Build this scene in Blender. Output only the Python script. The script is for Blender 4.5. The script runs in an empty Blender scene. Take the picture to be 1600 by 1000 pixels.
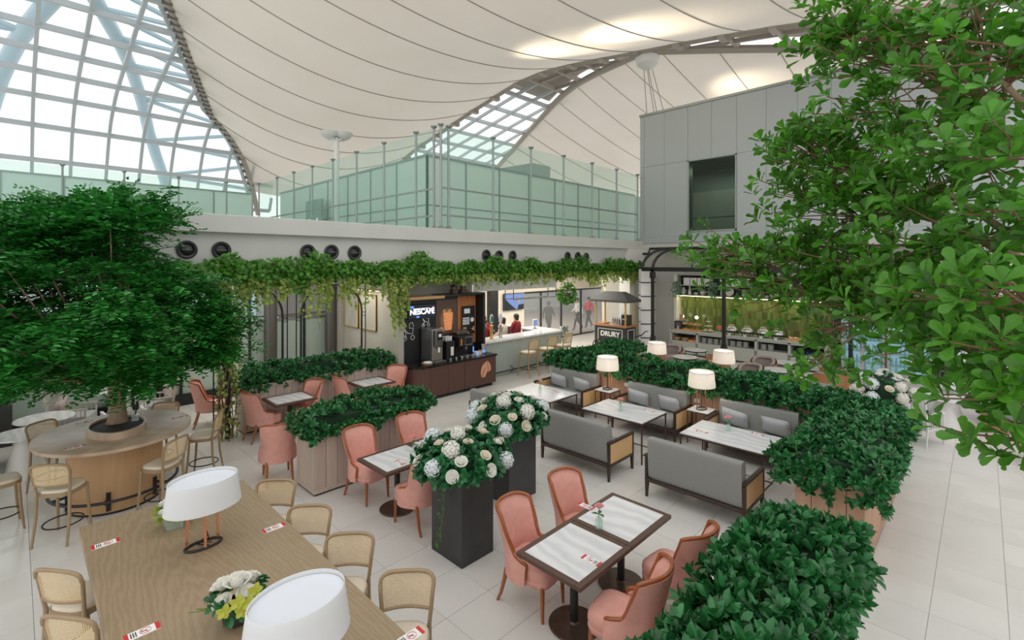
import bpy, bmesh, math, random
import numpy as np
from mathutils import Vector, Matrix
random.seed(7); rng = np.random.default_rng(7)
PI = math.pi
C = bpy.context.scene.collection
scene = bpy.context.scene
# ------------------------------------------------------------------ camera
CH = 3.6; FPX = 757.0; HOR = 411.0; TH = math.radians(44.2)
FW = (math.cos(TH), math.sin(TH)); RT = (math.sin(TH), -math.cos(TH))
cam = bpy.data.cameras.new('camera'); camo = bpy.data.objects.new('camera', cam); C.objects.link(camo)
cam.sensor_width = 36; cam.sensor_fit = 'HORIZONTAL'; cam.lens = 36*FPX/1600
cam.shift_y = (HOR-500)/1600; cam.clip_start = .05; cam.clip_end = 300
camo.location = (0, 0, CH); camo.rotation_euler = (PI/2, 0, TH-PI/2)
scene.camera = camo
# ------------------------------------------------------------------ sky, exposure
w = bpy.data.worlds.new('World'); scene.world = w; w.use_nodes = True
bg = w.node_tree.nodes['Background']; bg.inputs[0].default_value = (.985, .985, .975, 1); bg.inputs[1].default_value = 1.22
scene.view_settings.view_transform = 'Standard'; scene.view_settings.look = 'None'
scene.view_settings.exposure = 0.0; scene.view_settings.gamma = 1; scene.view_settings.use_curve_mapping = False

def area(name, loc, sx, sy, power, col=(1, .93, .82), rot=(0, 0, 0)):
    l = bpy.data.lights.new(name, 'AREA'); l.shape = 'RECTANGLE'; l.size = sx; l.size_y = sy; l.energy = power; l.color = col
    o = bpy.data.objects.new(name, l); C.objects.link(o); o.location = loc; o.rotation_euler = rot; return o
def spot(name, loc, target, power, ang, col=(1, .9, .75), blend=.6, r=.08):
    l = bpy.data.lights.new(name, 'SPOT'); l.energy = power; l.spot_size = math.radians(ang); l.spot_blend = blend; l.color = col; l.shadow_soft_size = r
    o = bpy.data.objects.new(name, l); C.objects.link(o); o.location = loc
    o.rotation_euler = (Vector(target)-Vector(loc)).to_track_quat('-Z', 'Y').to_euler(); return o
# recessed downlights under the mezzanine soffit, picture lights, uplights on the membrane
area('soffit_light', (3.5, 12.6, 3.24), 6, 2.2, 95, (1, .95, .88))
area('soffit_light', (12.5, 12.4, 3.24), 7, 2.0, 210, (1, .93, .82))
area('soffit_light', (17.2, 12.2, 3.24), 3, 2.5, 80, (1, .93, .82))
spot('picture_light', (6.2, 12.5, 3.1), (7.05, 12.4, 2.0), 26, 75)
spot('picture_light', (6.2, 11.6, 3.1), (7.05, 11.7, 2.0), 26, 75)
spot('membrane_uplight', (14.2, 15.2, 8.6), (14.2, 10.6, 11.7), 3200, 48, (1, .88, .66), 1, .3)
spot('membrane_uplight', (14.2, 11.6, 8.6), (14.0, 7.4, 11.6), 3200, 48, (1, .88, .66), 1, .3)
spot('membrane_uplight', (21.5, 8.5, 9.6), (24.0, 7.0, 12.5), 450, 95, (1, .88, .66), .9, .3)

# ------------------------------------------------------------------ pixel to place helpers
def ray(px, py):
    r = (px-800)/FPX
    return Vector((FW[0]+RT[0]*r, FW[1]+RT[1]*r, (HOR-py)/FPX))
def at_z(px, py, z): v = ray(px, py); t = (z-CH)/v.z; return Vector((v.x*t, v.y*t, z))
def at_x(px, py, X): v = ray(px, py); t = X/v.x; return Vector((X, v.y*t, CH+v.z*t))
def at_y(px, py, Y): v = ray(px, py); t = Y/v.y; return Vector((v.x*t, Y, CH+v.z*t))
def at_d(px, py, d): v = ray(px, py); return Vector((v.x*d, v.y*d, CH+v.z*d))

# ------------------------------------------------------------------ materials
MT = {}
def mat(name, col, rough=.5, metal=0., var=None, scale=(1, 1, 1), bump=0., spec=.5, coat=0., obrand=0., island=0., emit=None, trans=0., alpha=None):
    """var = (kind, texture scale, second colour, sharpness): object-space procedural colour"""
    m = bpy.data.materials.new(name); m.use_nodes = True; N = m.node_tree.nodes; L = m.node_tree.links
    b = N['Principled BSDF']; out = N['Material Output']
    c4 = lambda c: (c[0], c[1], c[2], 1)
    b.inputs['Base Color'].default_value = c4(col); b.inputs['Roughness'].default_value = rough; b.inputs['Metallic'].default_value = metal
    b.inputs['Specular IOR Level'].default_value = spec; b.inputs['Coat Weight'].default_value = coat
    src = None
    if var:
        tc = N.new('ShaderNodeTexCoord'); mp = N.new('ShaderNodeMapping'); mp.inputs['Scale'].default_value = scale
        L.new(tc.outputs['Object'], mp.inputs[0])
        vec = mp.outputs[0]
        if obrand:
            oi = N.new('ShaderNodeObjectInfo'); ad = N.new('ShaderNodeVectorMath'); ad.operation = 'ADD'
            mu = N.new('ShaderNodeMath'); mu.operation = 'MULTIPLY'; mu.inputs[1].default_value = 37
            L.new(oi.outputs['Random'], mu.inputs[0]); L.new(vec, ad.inputs[0]); L.new(mu.outputs[0], ad.inputs[1]); vec = ad.outputs[0]
        k = var[0]
        if k == 'noise':
            t = N.new('ShaderNodeTexNoise'); t.inputs['Scale'].default_value = var[1]; t.inputs['Detail'].default_value = 6; fac = t.outputs['Fac']
        elif k == 'wave':
            t = N.new('ShaderNodeTexWave'); t.inputs['Scale'].default_value = var[1]; t.inputs['Distortion'].default_value = 6; t.inputs['Detail'].default_value = 3
            t.inputs['Detail Scale'].default_value = 1.2; fac = t.outputs['Fac']
        elif k == 'ring':
            t = N.new('ShaderNodeTexWave'); t.wave_type = 'RINGS'; t.rings_direction = 'Z'; t.inputs['Scale'].default_value = var[1]; t.inputs['Distortion'].default_value = 11; t.inputs['Detail'].default_value = 5
            t.inputs['Detail Scale'].default_value = 1.3; t.inputs['Detail Roughness'].default_value = .62; fac = t.outputs['Fac']; mp.inputs['Location'].default_value = (.35, .4, 0)
        elif k == 'vein':
            t = N.new('ShaderNodeTexWave'); t.inputs['Scale'].default_value = var[1]; t.inputs['Distortion'].default_value = 14; t.inputs['Detail'].default_value = 4
            t.inputs['Detail Scale'].default_value = .8; t.wave_profile = 'SIN'; fac = t.outputs['Fac']
        elif k == 'voronoi':
            t = N.new('ShaderNodeTexVoronoi'); t.inputs['Scale'].default_value = var[1]; fac = t.outputs['Distance']
        L.new(vec, t.inputs['Vector'])
        r = N.new('ShaderNodeValToRGB'); s = var[3] if len(var) > 3 else .5
        r.color_ramp.elements[0].position = .5-.5*s; r.color_ramp.elements[1].position = .5+.5*s
        r.color_ramp.elements[0].color = c4(col); r.color_ramp.elements[1].color = c4(var[2])
        L.new(fac, r.inputs[0]); src = r.outputs[0]
        if bump:
            bp = N.new('ShaderNodeBump'); bp.inputs['Strength'].default_value = bump; bp.inputs['Distance'].default_value = .01
            L.new(fac, bp.inputs['Height']); L.new(bp.outputs[0], b.inputs['Normal'])
    amt = obrand or island
    if amt:
        hs = N.new('ShaderNodeHueSaturation'); mr = N.new('ShaderNodeMapRange')
        mr.inputs['To Min'].default_value = 1-amt; mr.inputs['To Max'].default_value = 1+amt
        if island: g = N.new('ShaderNodeNewGeometry'); L.new(g.outputs['Random Per Island'], mr.inputs[0])
        else: g = N.new('ShaderNodeObjectInfo'); L.new(g.outputs['Random'], mr.inputs[0])
        L.new(mr.outputs[0], hs.inputs['Value'])
        if src: L.new(src, hs.inputs['Color'])
        else: hs.inputs['Color'].default_value = c4(col)
        src = hs.outputs[0]
    if src: L.new(src, b.inputs['Base Color'])
    if emit: b.inputs['Emission Color'].default_value = c4(emit[0]); b.inputs['Emission Strength'].default_value = emit[1]
    if trans:
        tl = N.new('ShaderNodeBsdfTranslucent'); mx = N.new('ShaderNodeMixShader'); mx.inputs[0].default_value = trans
        tl.inputs[0].default_value = c4(col)
        if src: L.new(src, tl.inputs[0])
        L.new(b.outputs[0], mx.inputs[1]); L.new(tl.outputs[0], mx.inputs[2]); L.new(mx.outputs[0], out.inputs[0])
    if alpha is not None:
        tp = N.new('ShaderNodeBsdfTransparent'); mx = N.new('ShaderNodeMixShader'); mx.inputs[0].default_value = alpha
        tp.inputs[0].default_value = c4(alpha_tint.get(name, (1, 1, 1)))
        L.new(tp.outputs[0], mx.inputs[1]); L.new(b.outputs[0], mx.inputs[2]); L.new(mx.outputs[0], out.inputs[0])
    MT[name] = m; return m
alpha_tint = {'glass': (.90, .965, .94), 'pane': (.97, 1, 1), 'clear': (.97, .99, .99), 'awning': (.75, .73, .70), 'vase': (.9, .96, .93), 'winglass': (.55, .62, .55), 'fridge_glass': (.85, .95, .97)}
def leafmat(name, a, b, rough=.38, tr=.25, amt=.35):
    return mat(name, a, rough, var=('noise', 9, b, .6), island=amt, trans=tr, spec=.5)
mat('tile', (.68, .66, .62), .24, var=('noise', 1.3, (.80, .775, .73), .6), obrand=.03)
mat('grout', (.42, .41, .39), .8)
mat('concrete', (.52, .53, .49), .85, var=('noise', 1.1, (.62, .62, .58), .7), bump=.15)
mat('plaster', (.36, .35, .30), .85, var=('noise', 1.5, (.45, .43, .37), .7))
mat('cream', (.74, .68, .58), .6)
mat('membrane', (.74, .67, .595), .75, var=('noise', .35, (.80, .735, .66), .6), trans=.35)
mat('seam', (.36, .33, .29), .8)
mat('white_steel', (.54, .57, .59), .45)
mat('blue_steel', (.52, .66, .74), .4)
mat('arch_steel', (.42, .37, .32), .5)
mat('dark_steel', (.16, .14, .12), .5)
mat('post_steel', (.30, .34, .32), .35, .6)
mat('panel_grey', (.395, .43, .43), .45, .1, obrand=.02)
mat('glass', (.60, .78, .72), .03, alpha=.10)
mat('pane', (.9, .96, 1), .05, alpha=.10)
mat('clear', (.9, .95, .95), .02, alpha=.10)
mat('awning', (.30, .29, .27), .15, alpha=.30)
mat('vase', (.80, .9, .86), .05, alpha=.25)
mat('winglass', (.05, .07, .05), .05, alpha=.25)
mat('fridge_glass', (.6, .8, .85), .05, alpha=.12)
mat('frosted', (.84, .91, .87), .30, trans=.4, obrand=.04)
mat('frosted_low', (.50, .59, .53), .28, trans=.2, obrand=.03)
mat('kiosk', (.33, .42, .39), .5)
mat('black', (.015, .015, .016), .42)
mat('black_gloss', (.012, .012, .014), .12)
mat('charcoal', (.028, .029, .030), .38, var=('noise', 6, (.045, .046, .047), .5))
mat('plank', (.47, .36, .30), .65, var=('noise', 3, (.62, .51, .44), .7), scale=(6, 6, .6), obrand=.07, bump=.2)
mat('plank_warm', (.44, .25, .155), .6, var=('noise', 3, (.55, .345, .23), .7), scale=(6, 6, .6), obrand=.06, bump=.2)
mat('pink', (.70, .34, .28), .85, var=('noise', 14, (.78, .41, .345), .6), spec=.2)
mat('chair_wood', (.27, .065, .014), .28, var=('noise', 5, (.40, .115, .026), .7), scale=(4, 4, .7), coat=.3)
mat('marble', (.80, .80, .80), .16, var=('vein', 1.0, (.67, .67, .69), 1.0), scale=(1.7, 1.0, 1), obrand=.001)
mat('dark_wood', (.075, .040, .028), .4, var=('noise', 8, (.12, .068, .048), .7), scale=(1, 8, 8))
mat('espresso', (.085, .040, .030), .45, var=('noise', 10, (.12, .06, .045), .6), scale=(7, 7, .5), obrand=.05)
mat('frame_dark', (.045, .026, .019), .4)
mat('bronze', (.10, .062, .045), .35, .3)
mat('oak', (.305, .22, .132), .38, var=('ring', 4.2, (.355, .262, .165), 1.0), scale=(2.2, .30, 1), bump=.03)
mat('oak_oval', (.56, .42, .30), .38, var=('wave', 2.2, (.47, .34, .235), .9), scale=(.35, 2.2, 1))
mat('oak_base', (.46, .27, .13), .4, var=('noise', 4, (.55, .34, .17), .7), scale=(6, 6, .5))
mat('bent', (.30, .205, .11), .4, var=('noise', 8, (.37, .26, .15), .6))
mat('bar_bent', (.42, .28, .13), .4)
mat('seat_cream', (.74, .65, .52), .6)
mat('sofa', (.265, .265, .25), .8, var=('noise', 60, (.30, .30, .285), .5), spec=.25)
mat('cushion', (.42, .43, .445), .85, var=('noise', 30, (.48, .49, .505), .5), spec=.2)
mat('rattan', (.60, .36, .15), .6, var=('voronoi', 120, (.78, .53, .27), .8))
mat('shade', (.86, .87, .885), .7, trans=.25)
mat('shade_lit', (.92, .89, .85), .7, trans=.3)
mat('diffuser', (.74, .77, .82), .7)
mat('copper', (.85, .38, .22), .25, .75)
mat('white', (.82, .82, .80), .5)
mat('offwhite', (.75, .74, .70), .5)
mat('ceramic', (.72, .72, .69), .25)
mat('paper', (.86, .86, .84), .6)
mat('red', (.62, .03, .04), .5)
mat('print_dark', (.10, .08, .08), .6)
mat('faint_red', (.72, .42, .40), .5)
mat('soil', (.02, .016, .013), .7, var=('voronoi', 40, (.05, .045, .04), .7))
mat('bark', (.24, .155, .10), .85, var=('noise', 14, (.40, .285, .195), .7), bump=.6)
mat('twig', (.22, .12, .07), .8)
mat('stem', (.16, .24, .05), .7)
mat('petal', (.86, .85, .78), .6, trans=.2, island=.06)
mat('petal_blue', (.80, .85, .85), .6, trans=.2, island=.06)
mat('petal_cream', (.84, .77, .62), .6, trans=.2, island=.06)
mat('petal_pink', (.88, .44, .44), .6, trans=.2, island=.08)
mat('orchid', (.55, .58, .07), .5, trans=.2, island=.1)
leafmat('hedge_leaf', (.015, .115, .028), (.040, .215, .060), .30, .16, .5)
leafmat('tree_leaf', (.016, .15, .018), (.045, .27, .040), .30, .25, .5)
leafmat('fig_leaf', (.045, .18, .012), (.11, .34, .025), .34, .34, .45)
leafmat('rose_leaf', (.014, .12, .038), (.035, .20, .065), .30, .16, .45)
leafmat('ivy', (.045, .18, .012), (.10, .30, .025), .45, .3, .4)
leafmat('ivy_pale', (.24, .36, .05), (.40, .48, .12), .45, .35, .35)
leafmat('hang_leaf', (.12, .25, .15), (.2, .34, .22), .5, .2, .3)
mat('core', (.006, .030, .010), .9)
mat('sage', (.40, .45, .41), .5)
mat('buffet', (.44, .455, .41), .5)
mat('tile_green', (.135, .17, .045), .22, obrand=.42)
mat('grout_green', (.24, .27, .12), .7)
mat('led', (1, .95, .6), .5, emit=((1, .93, .42), 5))
mat('led_warm', (1, .9, .75), .5, emit=((1, .85, .6), 7))
mat('lamp_glow', (1, .95, .85), .5, emit=((1, .9, .75), 6))
mat('fridge_in', (.55, .68, .74), .4, emit=((.62, .82, .95), .35))
mat('fridge_frame', (.55, .52, .46), .35, .4)
mat('bottle', (.32, .60, .56), .12, obrand=.1)
mat('bottle_cap', (.02, .22, .16), .4)
mat('spindle', (.50, .45, .39), .55)
mat('spindle_white', (.72, .71, .69), .5)
mat('tub', (.32, .27, .245), .8)
mat('tub_wood', (.40, .18, .075), .4)
mat('pattern', (.36, .26, .25), .8, var=('voronoi', 16, (.55, .50, .46), .8))
mat('plastic', (.50, .56, .66), .2, var=('noise', 9, (.78, .82, .88), .6))
mat('maroon', (.22, .012, .022), .8)
mat('beige', (.58, .49, .40), .8)
mat('skin', (.50, .27, .18), .55)
mat('hair', (.012, .009, .008), .5)
mat('hair_brown', (.10, .04, .025), .5)
mat('trousers', (.02, .02, .025), .8)
mat('steel', (.45, .45, .44), .28, .85)
mat('gunmetal', (.16, .15, .14), .35, .7)
mat('screen', (.03, .05, .12), .2, emit=((.25, .38, .75), .7))
mat('screen_dark', (.02, .025, .035), .15)
mat('sign_blue', (.02, .03, .05), .3)
mat('sign_white', (.9, .9, .95), .4, emit=((1, 1, 1), 1.0))
mat('sign_sky', (.15, .35, .9), .4, emit=((.12, .35, .95), .8))
mat('glowpic', (.10, .05, .03), .5)
mat('icecoffee', (.55, .16, .05), .3, var=('voronoi', 22, (.98, .55, .28), .9), emit=((.7, .2, .05), .35))
mat('slat', (.48, .17, .05), .4)
mat('sandwood', (.50, .30, .14), .5)
mat('bean', (.72, .36, .22), .5)
mat('gold', (.62, .40, .12), .35, .5)
mat('roof_slate', (.055, .056, .058), .6, var=('voronoi', 30, (.09, .09, .092), .6))
mat('food_a', (.62, .22, .05), .5, var=('noise', 25, (.80, .45, .18), .7))
mat('food_b', (.65, .05, .04), .4, var=('noise', 25, (.8, .15, .1), .7))
mat('juice', (.80, .30, .03), .2)
mat('jam', (.20, .05, .03), .2)
mat('blue_cup', (.02, .05, .14), .4)
mat('canvas', (.55, .54, .48), .7, var=('noise', 2.5, (.30, .28, .23), .9), scale=(1, 1, .35))
mat('hall_floor', (.46, .34, .30), .12, var=('noise', .6, (.56, .47, .42), .6))
mat('hall_wall', (.62, .63, .62), .4)
mat('booth', (.25, .255, .26), .7)
mat('lavender', (.66, .66, .74), .25)
def cane(name, c, s):
    m = mat(name, c, .55); N = m.node_tree.nodes; L = m.node_tree.links
    tc = N.new('ShaderNodeTexCoord'); mp = N.new('ShaderNodeMapping'); mp.inputs['Scale'].default_value = (s, s, s); L.new(tc.outputs['UV'], mp.inputs[0])
    sx = N.new('ShaderNodeSeparateXYZ'); L.new(mp.outputs[0], sx.inputs[0]); fr = []
    for i in (0, 1):
        f = N.new('ShaderNodeMath'); f.operation = 'FRACT'; L.new(sx.outputs[i], f.inputs[0])
        g = N.new('ShaderNodeMath'); g.operation = 'SUBTRACT'; L.new(f.outputs[0], g.inputs[0]); g.inputs[1].default_value = .5
        h = N.new('ShaderNodeMath'); h.operation = 'ABSOLUTE'; L.new(g.outputs[0], h.inputs[0]); fr.append(h)
    mx = N.new('ShaderNodeMath'); mx.operation = 'MAXIMUM'; L.new(fr[0].outputs[0], mx.inputs[0]); L.new(fr[1].outputs[0], mx.inputs[1])
    gt = N.new('ShaderNodeMath'); gt.operation = 'GREATER_THAN'; gt.inputs[1].default_value = .27; L.new(mx.outputs[0], gt.inputs[0])
    tp = N.new('ShaderNodeBsdfTransparent'); ms = N.new('ShaderNodeMixShader')
    L.new(gt.outputs[0], ms.inputs[0]); L.new(tp.outputs[0], ms.inputs[1]); L.new(N['Principled BSDF'].outputs[0], ms.inputs[2])
    L.new(ms.outputs[0], N['Material Output'].inputs[0])
cane('cane', (.70, .52, .29), 70)
def glowpic():
    # printed picture: warm centre fading to dark brown
    m = MT['glowpic']; N = m.node_tree.nodes; L = m.node_tree.links; b = N['Principled BSDF']
    tc = N.new('ShaderNodeTexCoord'); mp = N.new('ShaderNodeMapping'); mp.vector_type = 'POINT'; mp.inputs['Location'].default_value = (-.5, -.5, -.42); L.new(tc.outputs['Generated'], mp.inputs[0])
    ln = N.new('ShaderNodeVectorMath'); ln.operation = 'LENGTH'; L.new(mp.outputs[0], ln.inputs[0]); r = N.new('ShaderNodeValToRGB')
    r.color_ramp.elements[0].color = (.95, .50, .30, 1); r.color_ramp.elements[1].color = (.05, .03, .02, 1); r.color_ramp.elements[1].position = .62
    L.new(ln.outputs['Value'], r.inputs[0]); L.new(r.outputs[0], b.inputs['Base Color']); L.new(r.outputs[0], b.inputs['Emission Color']); b.inputs['Emission Strength'].default_value = .6
glowpic()

# ------------------------------------------------------------------ mesh builder
class MB:
    def __init__(s): s.v = []; s.f = []; s.m = []; s.M = None
    def add(s, vs, fs, mi=0):
        o = len(s.v)
        s.v += [tuple(s.M @ Vector(v)) for v in vs] if s.M else [tuple(v) for v in vs]
        s.f += [tuple(i+o for i in f) for f in fs]; s.m += [mi]*len(fs); return s
    def box(s, x0, y0, z0, x1, y1, z1, b=0, mi=0):
        if x0 > x1: x0, x1 = x1, x0
        if y0 > y1: y0, y1 = y1, y0
        if z0 > z1: z0, z1 = z1, z0
        if not b:
            return s.add([(x0,y0,z0),(x1,y0,z0),(x1,y1,z0),(x0,y1,z0),(x0,y0,z1),(x1,y0,z1),(x1,y1,z1),(x0,y1,z1)],
                  [(0,3,2,1),(4,5,6,7),(0,1,5,4),(1,2,6,5),(2,3,7,6),(3,0,4,7)], mi)
        b = min(b, .49*(x1-x0), .49*(y1-y0), .49*(z1-z0)); vs = []; ix = {}
        for sx in (0, 1):
            for sy in (0, 1):
                for sz in (0, 1):
                    X = (x0, x1)[sx]; Y = (y0, y1)[sy]; Z = (z0, z1)[sz]; ax = X+(b if sx == 0 else -b); ay = Y+(b if sy == 0 else -b); az = Z+(b if sz == 0 else -b)
                    for a, p in enumerate(((X, ay, az), (ax, Y, az), (ax, ay, Z))): ix[sx, sy, sz, a] = len(vs); vs.append(p)
        fs = []
        cyc = ((0, 0), (1, 0), (1, 1), (0, 1))
        for sd in (0, 1):
            fs.append(tuple(ix[sd, p, q, 0] for p, q in cyc)); fs.append(tuple(ix[p, sd, q, 1] for p, q in cyc)); fs.append(tuple(ix[p, q, sd, 2] for p, q in cyc))
        for p in (0, 1):
            for q in (0, 1):
                fs.append((ix[p,q,0,0], ix[p,q,1,0], ix[p,q,1,1], ix[p,q,0,1]))
                fs.append((ix[p,0,q,0], ix[p,1,q,0], ix[p,1,q,2], ix[p,0,q,2]))
                fs.append((ix[0,p,q,1], ix[1,p,q,1], ix[1,p,q,2], ix[0,p,q,2]))
                for r in (0, 1): fs.append((ix[p,q,r,0], ix[p,q,r,1], ix[p,q,r,2]))
        return s.add(vs, fs, mi)
    def prism(s, poly, z0, z1, mi=0):
        n = len(poly)
        return s.add([(x, y, z0) for x, y in poly]+[(x, y, z1) for x, y in poly],
              [tuple(range(n-1, -1, -1)), tuple(range(n, 2*n))]+[(i, (i+1) % n, n+(i+1) % n, n+i) for i in range(n)], mi)
    def lathe(s, prof, n=20, c=(0, 0, 0), sx=1, sy=1, mi=0, cap=True):
        vs = []; fs = []; k = len(prof)
        for i in range(n):
            a = 2*PI*i/n; ca, sa = math.cos(a)*sx, math.sin(a)*sy
            for r, z in prof: vs.append((c[0]+r*ca, c[1]+r*sa, c[2]+z))
        for i in range(n):
            j = (i+1) % n
            for q in range(k-1): fs.append((i*k+q, j*k+q, j*k+q+1, i*k+q+1))
        if cap:
            if prof[0][0] > 1e-5: fs.append(tuple(i*k for i in range(n-1, -1, -1)))
            if prof[-1][0] > 1e-5: fs.append(tuple(i*k+k-1 for i in range(n)))
        return s.add(vs, fs, mi)
    def cyl(s, x, y, z0, z1, r, n=16, r2=None, mi=0): return s.lathe([(r, z0), (r if r2 is None else r2, z1)], n, (x, y, 0), mi=mi)
    def tube(s, pts, r, n=6, closed=False, mi=0, cap=True, flat=1.):
        P = [Vector(p) for p in pts]; k = len(P); rs = list(r) if hasattr(r, '__len__') else [r]*k; vs = []; fs = []
        T = []
        for i in range(k):
            a = P[(i-1) % k] if (i > 0 or closed) else P[i]; b = P[(i+1) % k] if (i < k-1 or closed) else P[i]
            t = b-a; T.append(t.normalized() if t.length > 1e-9 else Vector((0, 0, 1)))
        u = T[0].orthogonal().normalized()
        if abs(T[0].z) < .9: u = (Vector((0, 0, 1))-T[0]*T[0].z).normalized()
        for i in range(k):
            u = (u-T[i]*u.dot(T[i]))
            u = u.normalized() if u.length > 1e-6 else T[i].orthogonal().normalized()
            w_ = T[i].cross(u)
            for j in range(n):
                a = 2*PI*j/n; vs.append(P[i]+(u*math.cos(a)+w_*math.sin(a)*flat)*rs[i])
        for i in range(k if closed else k-1):
            i2 = (i+1) % k
            for j in range(n): fs.append((i*n+j, i*n+(j+1) % n, i2*n+(j+1) % n, i2*n+j))
        if not closed and cap: fs.append(tuple(range(n-1, -1, -1))); fs.append(tuple((k-1)*n+j for j in range(n)))
        return s.add(vs, fs, mi)
    def bar(s, a, b, wx, wz=None, mi=0):
        """square bar from a to b"""
        wz = wz or wx; A = Vector(a); B = Vector(b); t = (B-A).normalized()
        up = Vector((0, 0, 1)) if abs(t.z) < .95 else Vector((0, 1, 0))
        u = t.cross(up).normalized(); v = u.cross(t).normalized(); vs = []
        for p in (A, B):
            for a_, b_ in ((-1, -1), (1, -1), (1, 1), (-1, 1)): vs.append(p+u*a_*wx/2+v*b_*wz/2)
        return s.add(vs, [(3, 2, 1, 0), (4, 5, 6, 7), (0, 1, 5, 4), (1, 2, 6, 5), (2, 3, 7, 6), (3, 0, 4, 7)], mi)
    def grid(s, fn, nu, nv, mi=0, closeu=False):
        vs = [fn(i/nu, j/nv) for i in range(nu+(0 if closeu else 1)) for j in range(nv+1)]; k = nv+1; fs = []
        mu = nu if closeu else nu+1
        for i in range(nu):
            i2 = (i+1) % mu
            for j in range(nv): fs.append((i*k+j, i2*k+j, i2*k+j+1, i*k+j+1))
        return s.add(vs, fs, mi)
    def squad(s, c, r, e1=.4, e2=.4, nu=20, nv=10, mi=0):
        def pw(x, e): return math.copysign(abs(x)**e, x)
        vs = []; fs = []
        for j in range(1, nv):
            v = -PI/2+PI*j/nv
            for i in range(nu):
                u = 2*PI*i/nu
                vs.append((c[0]+r[0]*pw(math.cos(v), e1)*pw(math.cos(u), e2), c[1]+r[1]*pw(math.cos(v), e1)*pw(math.sin(u), e2), c[2]+r[2]*pw(math.sin(v), e1)))
        b = len(vs); vs += [(c[0], c[1], c[2]-r[2]), (c[0], c[1], c[2]+r[2])]
        for j in range(nv-2):
            for i in range(nu): fs.append((j*nu+i, j*nu+(i+1) % nu, (j+1)*nu+(i+1) % nu, (j+1)*nu+i))
        for i in range(nu): fs.append((b, (i+1) % nu, i)); fs.append((b+1, (nv-2)*nu+i, (nv-2)*nu+(i+1) % nu))
        return s.add(vs, fs, mi)
    def build(s, name, mats, parent=None, smooth=40, fix=True):
        me = bpy.data.meshes.new(name); me.from_pydata(s.v, [], s.f)
        ms = mats if isinstance(mats, (list, tuple)) else [mats]
        for m in ms: me.materials.append(MT[m])
        if len(ms) > 1: me.polygons.foreach_set('material_index', s.m)
        if fix:
            bm = bmesh.new(); bm.from_mesh(me); bmesh.ops.recalc_face_normals(bm, faces=bm.faces); bm.to_mesh(me); bm.free()
        if smooth:
            me.polygons.foreach_set('use_smooth', [True]*len(me.polygons)); me.set_sharp_from_angle(angle=math.radians(smooth))
        return link(name, me, parent)
def link(name, me, parent=None):
    o = bpy.data.objects.new(name, me); C.objects.link(o)
    if parent: o.parent = parent
    return o
def tag(o, label, cat, group=None, kind=None):
    o['label'] = label; o['category'] = cat
    if group: o['group'] = group
    if kind: o['kind'] = kind
    return o
def thing(name, label, cat, loc=(0, 0, 0), rz=0, group=None):
    o = bpy.data.objects.new(name, None); C.objects.link(o); o.empty_display_size = .1
    o.location = loc; o.rotation_euler = (0, 0, rz); return tag(o, label, cat, group)
def struct(o): o['kind'] = 'structure'; return o
def setting(name, loc=(0, 0, 0)):
    o = bpy.data.objects.new(name, None); C.objects.link(o); o.location = loc; o.empty_display_size = .1; o['kind'] = 'structure'; return o
KIDS = {}
def copy_tree(o, parent=None):
    c = o.copy(); C.objects.link(c)
    if parent: c.parent = parent
    for ch in KIDS.get(o.name, ()) or [x for x in C.objects if x.parent == o]: copy_tree(ch, c)
    return c
def place(first, spots, group=None):
    """spots = (x, y, z, rz, label[, scale]); the first spot moves the prototype itself"""
    def reg(o):
        KIDS[o.name] = [x for x in C.objects if x.parent == o]
        for k in KIDS[o.name]: reg(k)
    reg(first); res = []
    for i, sp in enumerate(spots):
        o = first if i == 0 else copy_tree(first)
        res.append(o)
    for o, sp in zip(res, spots):
        o.location = sp[:3]; o.rotation_euler = (0, 0, sp[3]); o['label'] = sp[4]
        if len(sp) > 5: o.scale = (sp[5],)*3
        if group: o['group'] = group
    return res
def text_mesh(txt, size, name, material, parent, M, extrude=.002, bold=0.):
    cu = bpy.data.curves.new(name, 'FONT'); cu.body = txt; cu.size = size; cu.extrude = extrude; cu.align_x = 'CENTER'; cu.align_y = 'CENTER'; cu.offset = bold
    t = bpy.data.objects.new(name+'_tmp', cu); C.objects.link(t); bpy.context.view_layer.update()
    me = bpy.data.meshes.new_from_object(t.evaluated_get(bpy.context.evaluated_depsgraph_get())); bpy.data.objects.remove(t)
    me.transform(M); me.materials.clear(); me.materials.append(MT[material]); me.name = name
    return link(name, me, parent)
def basis(o, ex, ey, ez):
    return Matrix(((ex[0], ey[0], ez[0], o[0]), (ex[1], ey[1], ez[1], o[1]), (ex[2], ey[2], ez[2], o[2]), (0, 0, 0, 1)))

# ------------------------------------------------------------------ leaves
# templates: vertices (across, along, up) for length 1 and half width 1
LEAF = (np.array([(0, 0, 0), (0, .35, -.03), (0, .68, -.02), (0, 1, -.10), (-.62, .16, .04), (-1, .42, .06), (-.80, .74, .04), (.62, .16, .04), (1, .42, .06), (.80, .74, .04)], float),
        [(0, 1, 5, 4), (1, 2, 6, 5), (2, 3, 6), (0, 7, 8, 1), (1, 8, 9, 2), (2, 9, 3)])
OBOV = (np.array([(0, 0, 0), (0, .4, -.03), (0, .75, .0), (0, 1, -.06), (-.42, .38, .05), (-1, .78, .07), (-.55, .96, .0), (.42, .38, .05), (1, .78, .07), (.55, .96, .0)], float),
        [(0, 1, 4), (1, 2, 5, 4), (2, 3, 6, 5), (0, 7, 1), (1, 7, 8, 2), (2, 8, 9, 3)])
SMALL = (np.array([(0, 0, 0), (-.9, .35, .05), (-.75, .8, .03), (0, 1, -.04), (.75, .8, .03), (.9, .35, .05)], float), [(0, 3, 2, 1), (0, 5, 4, 3)])
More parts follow.
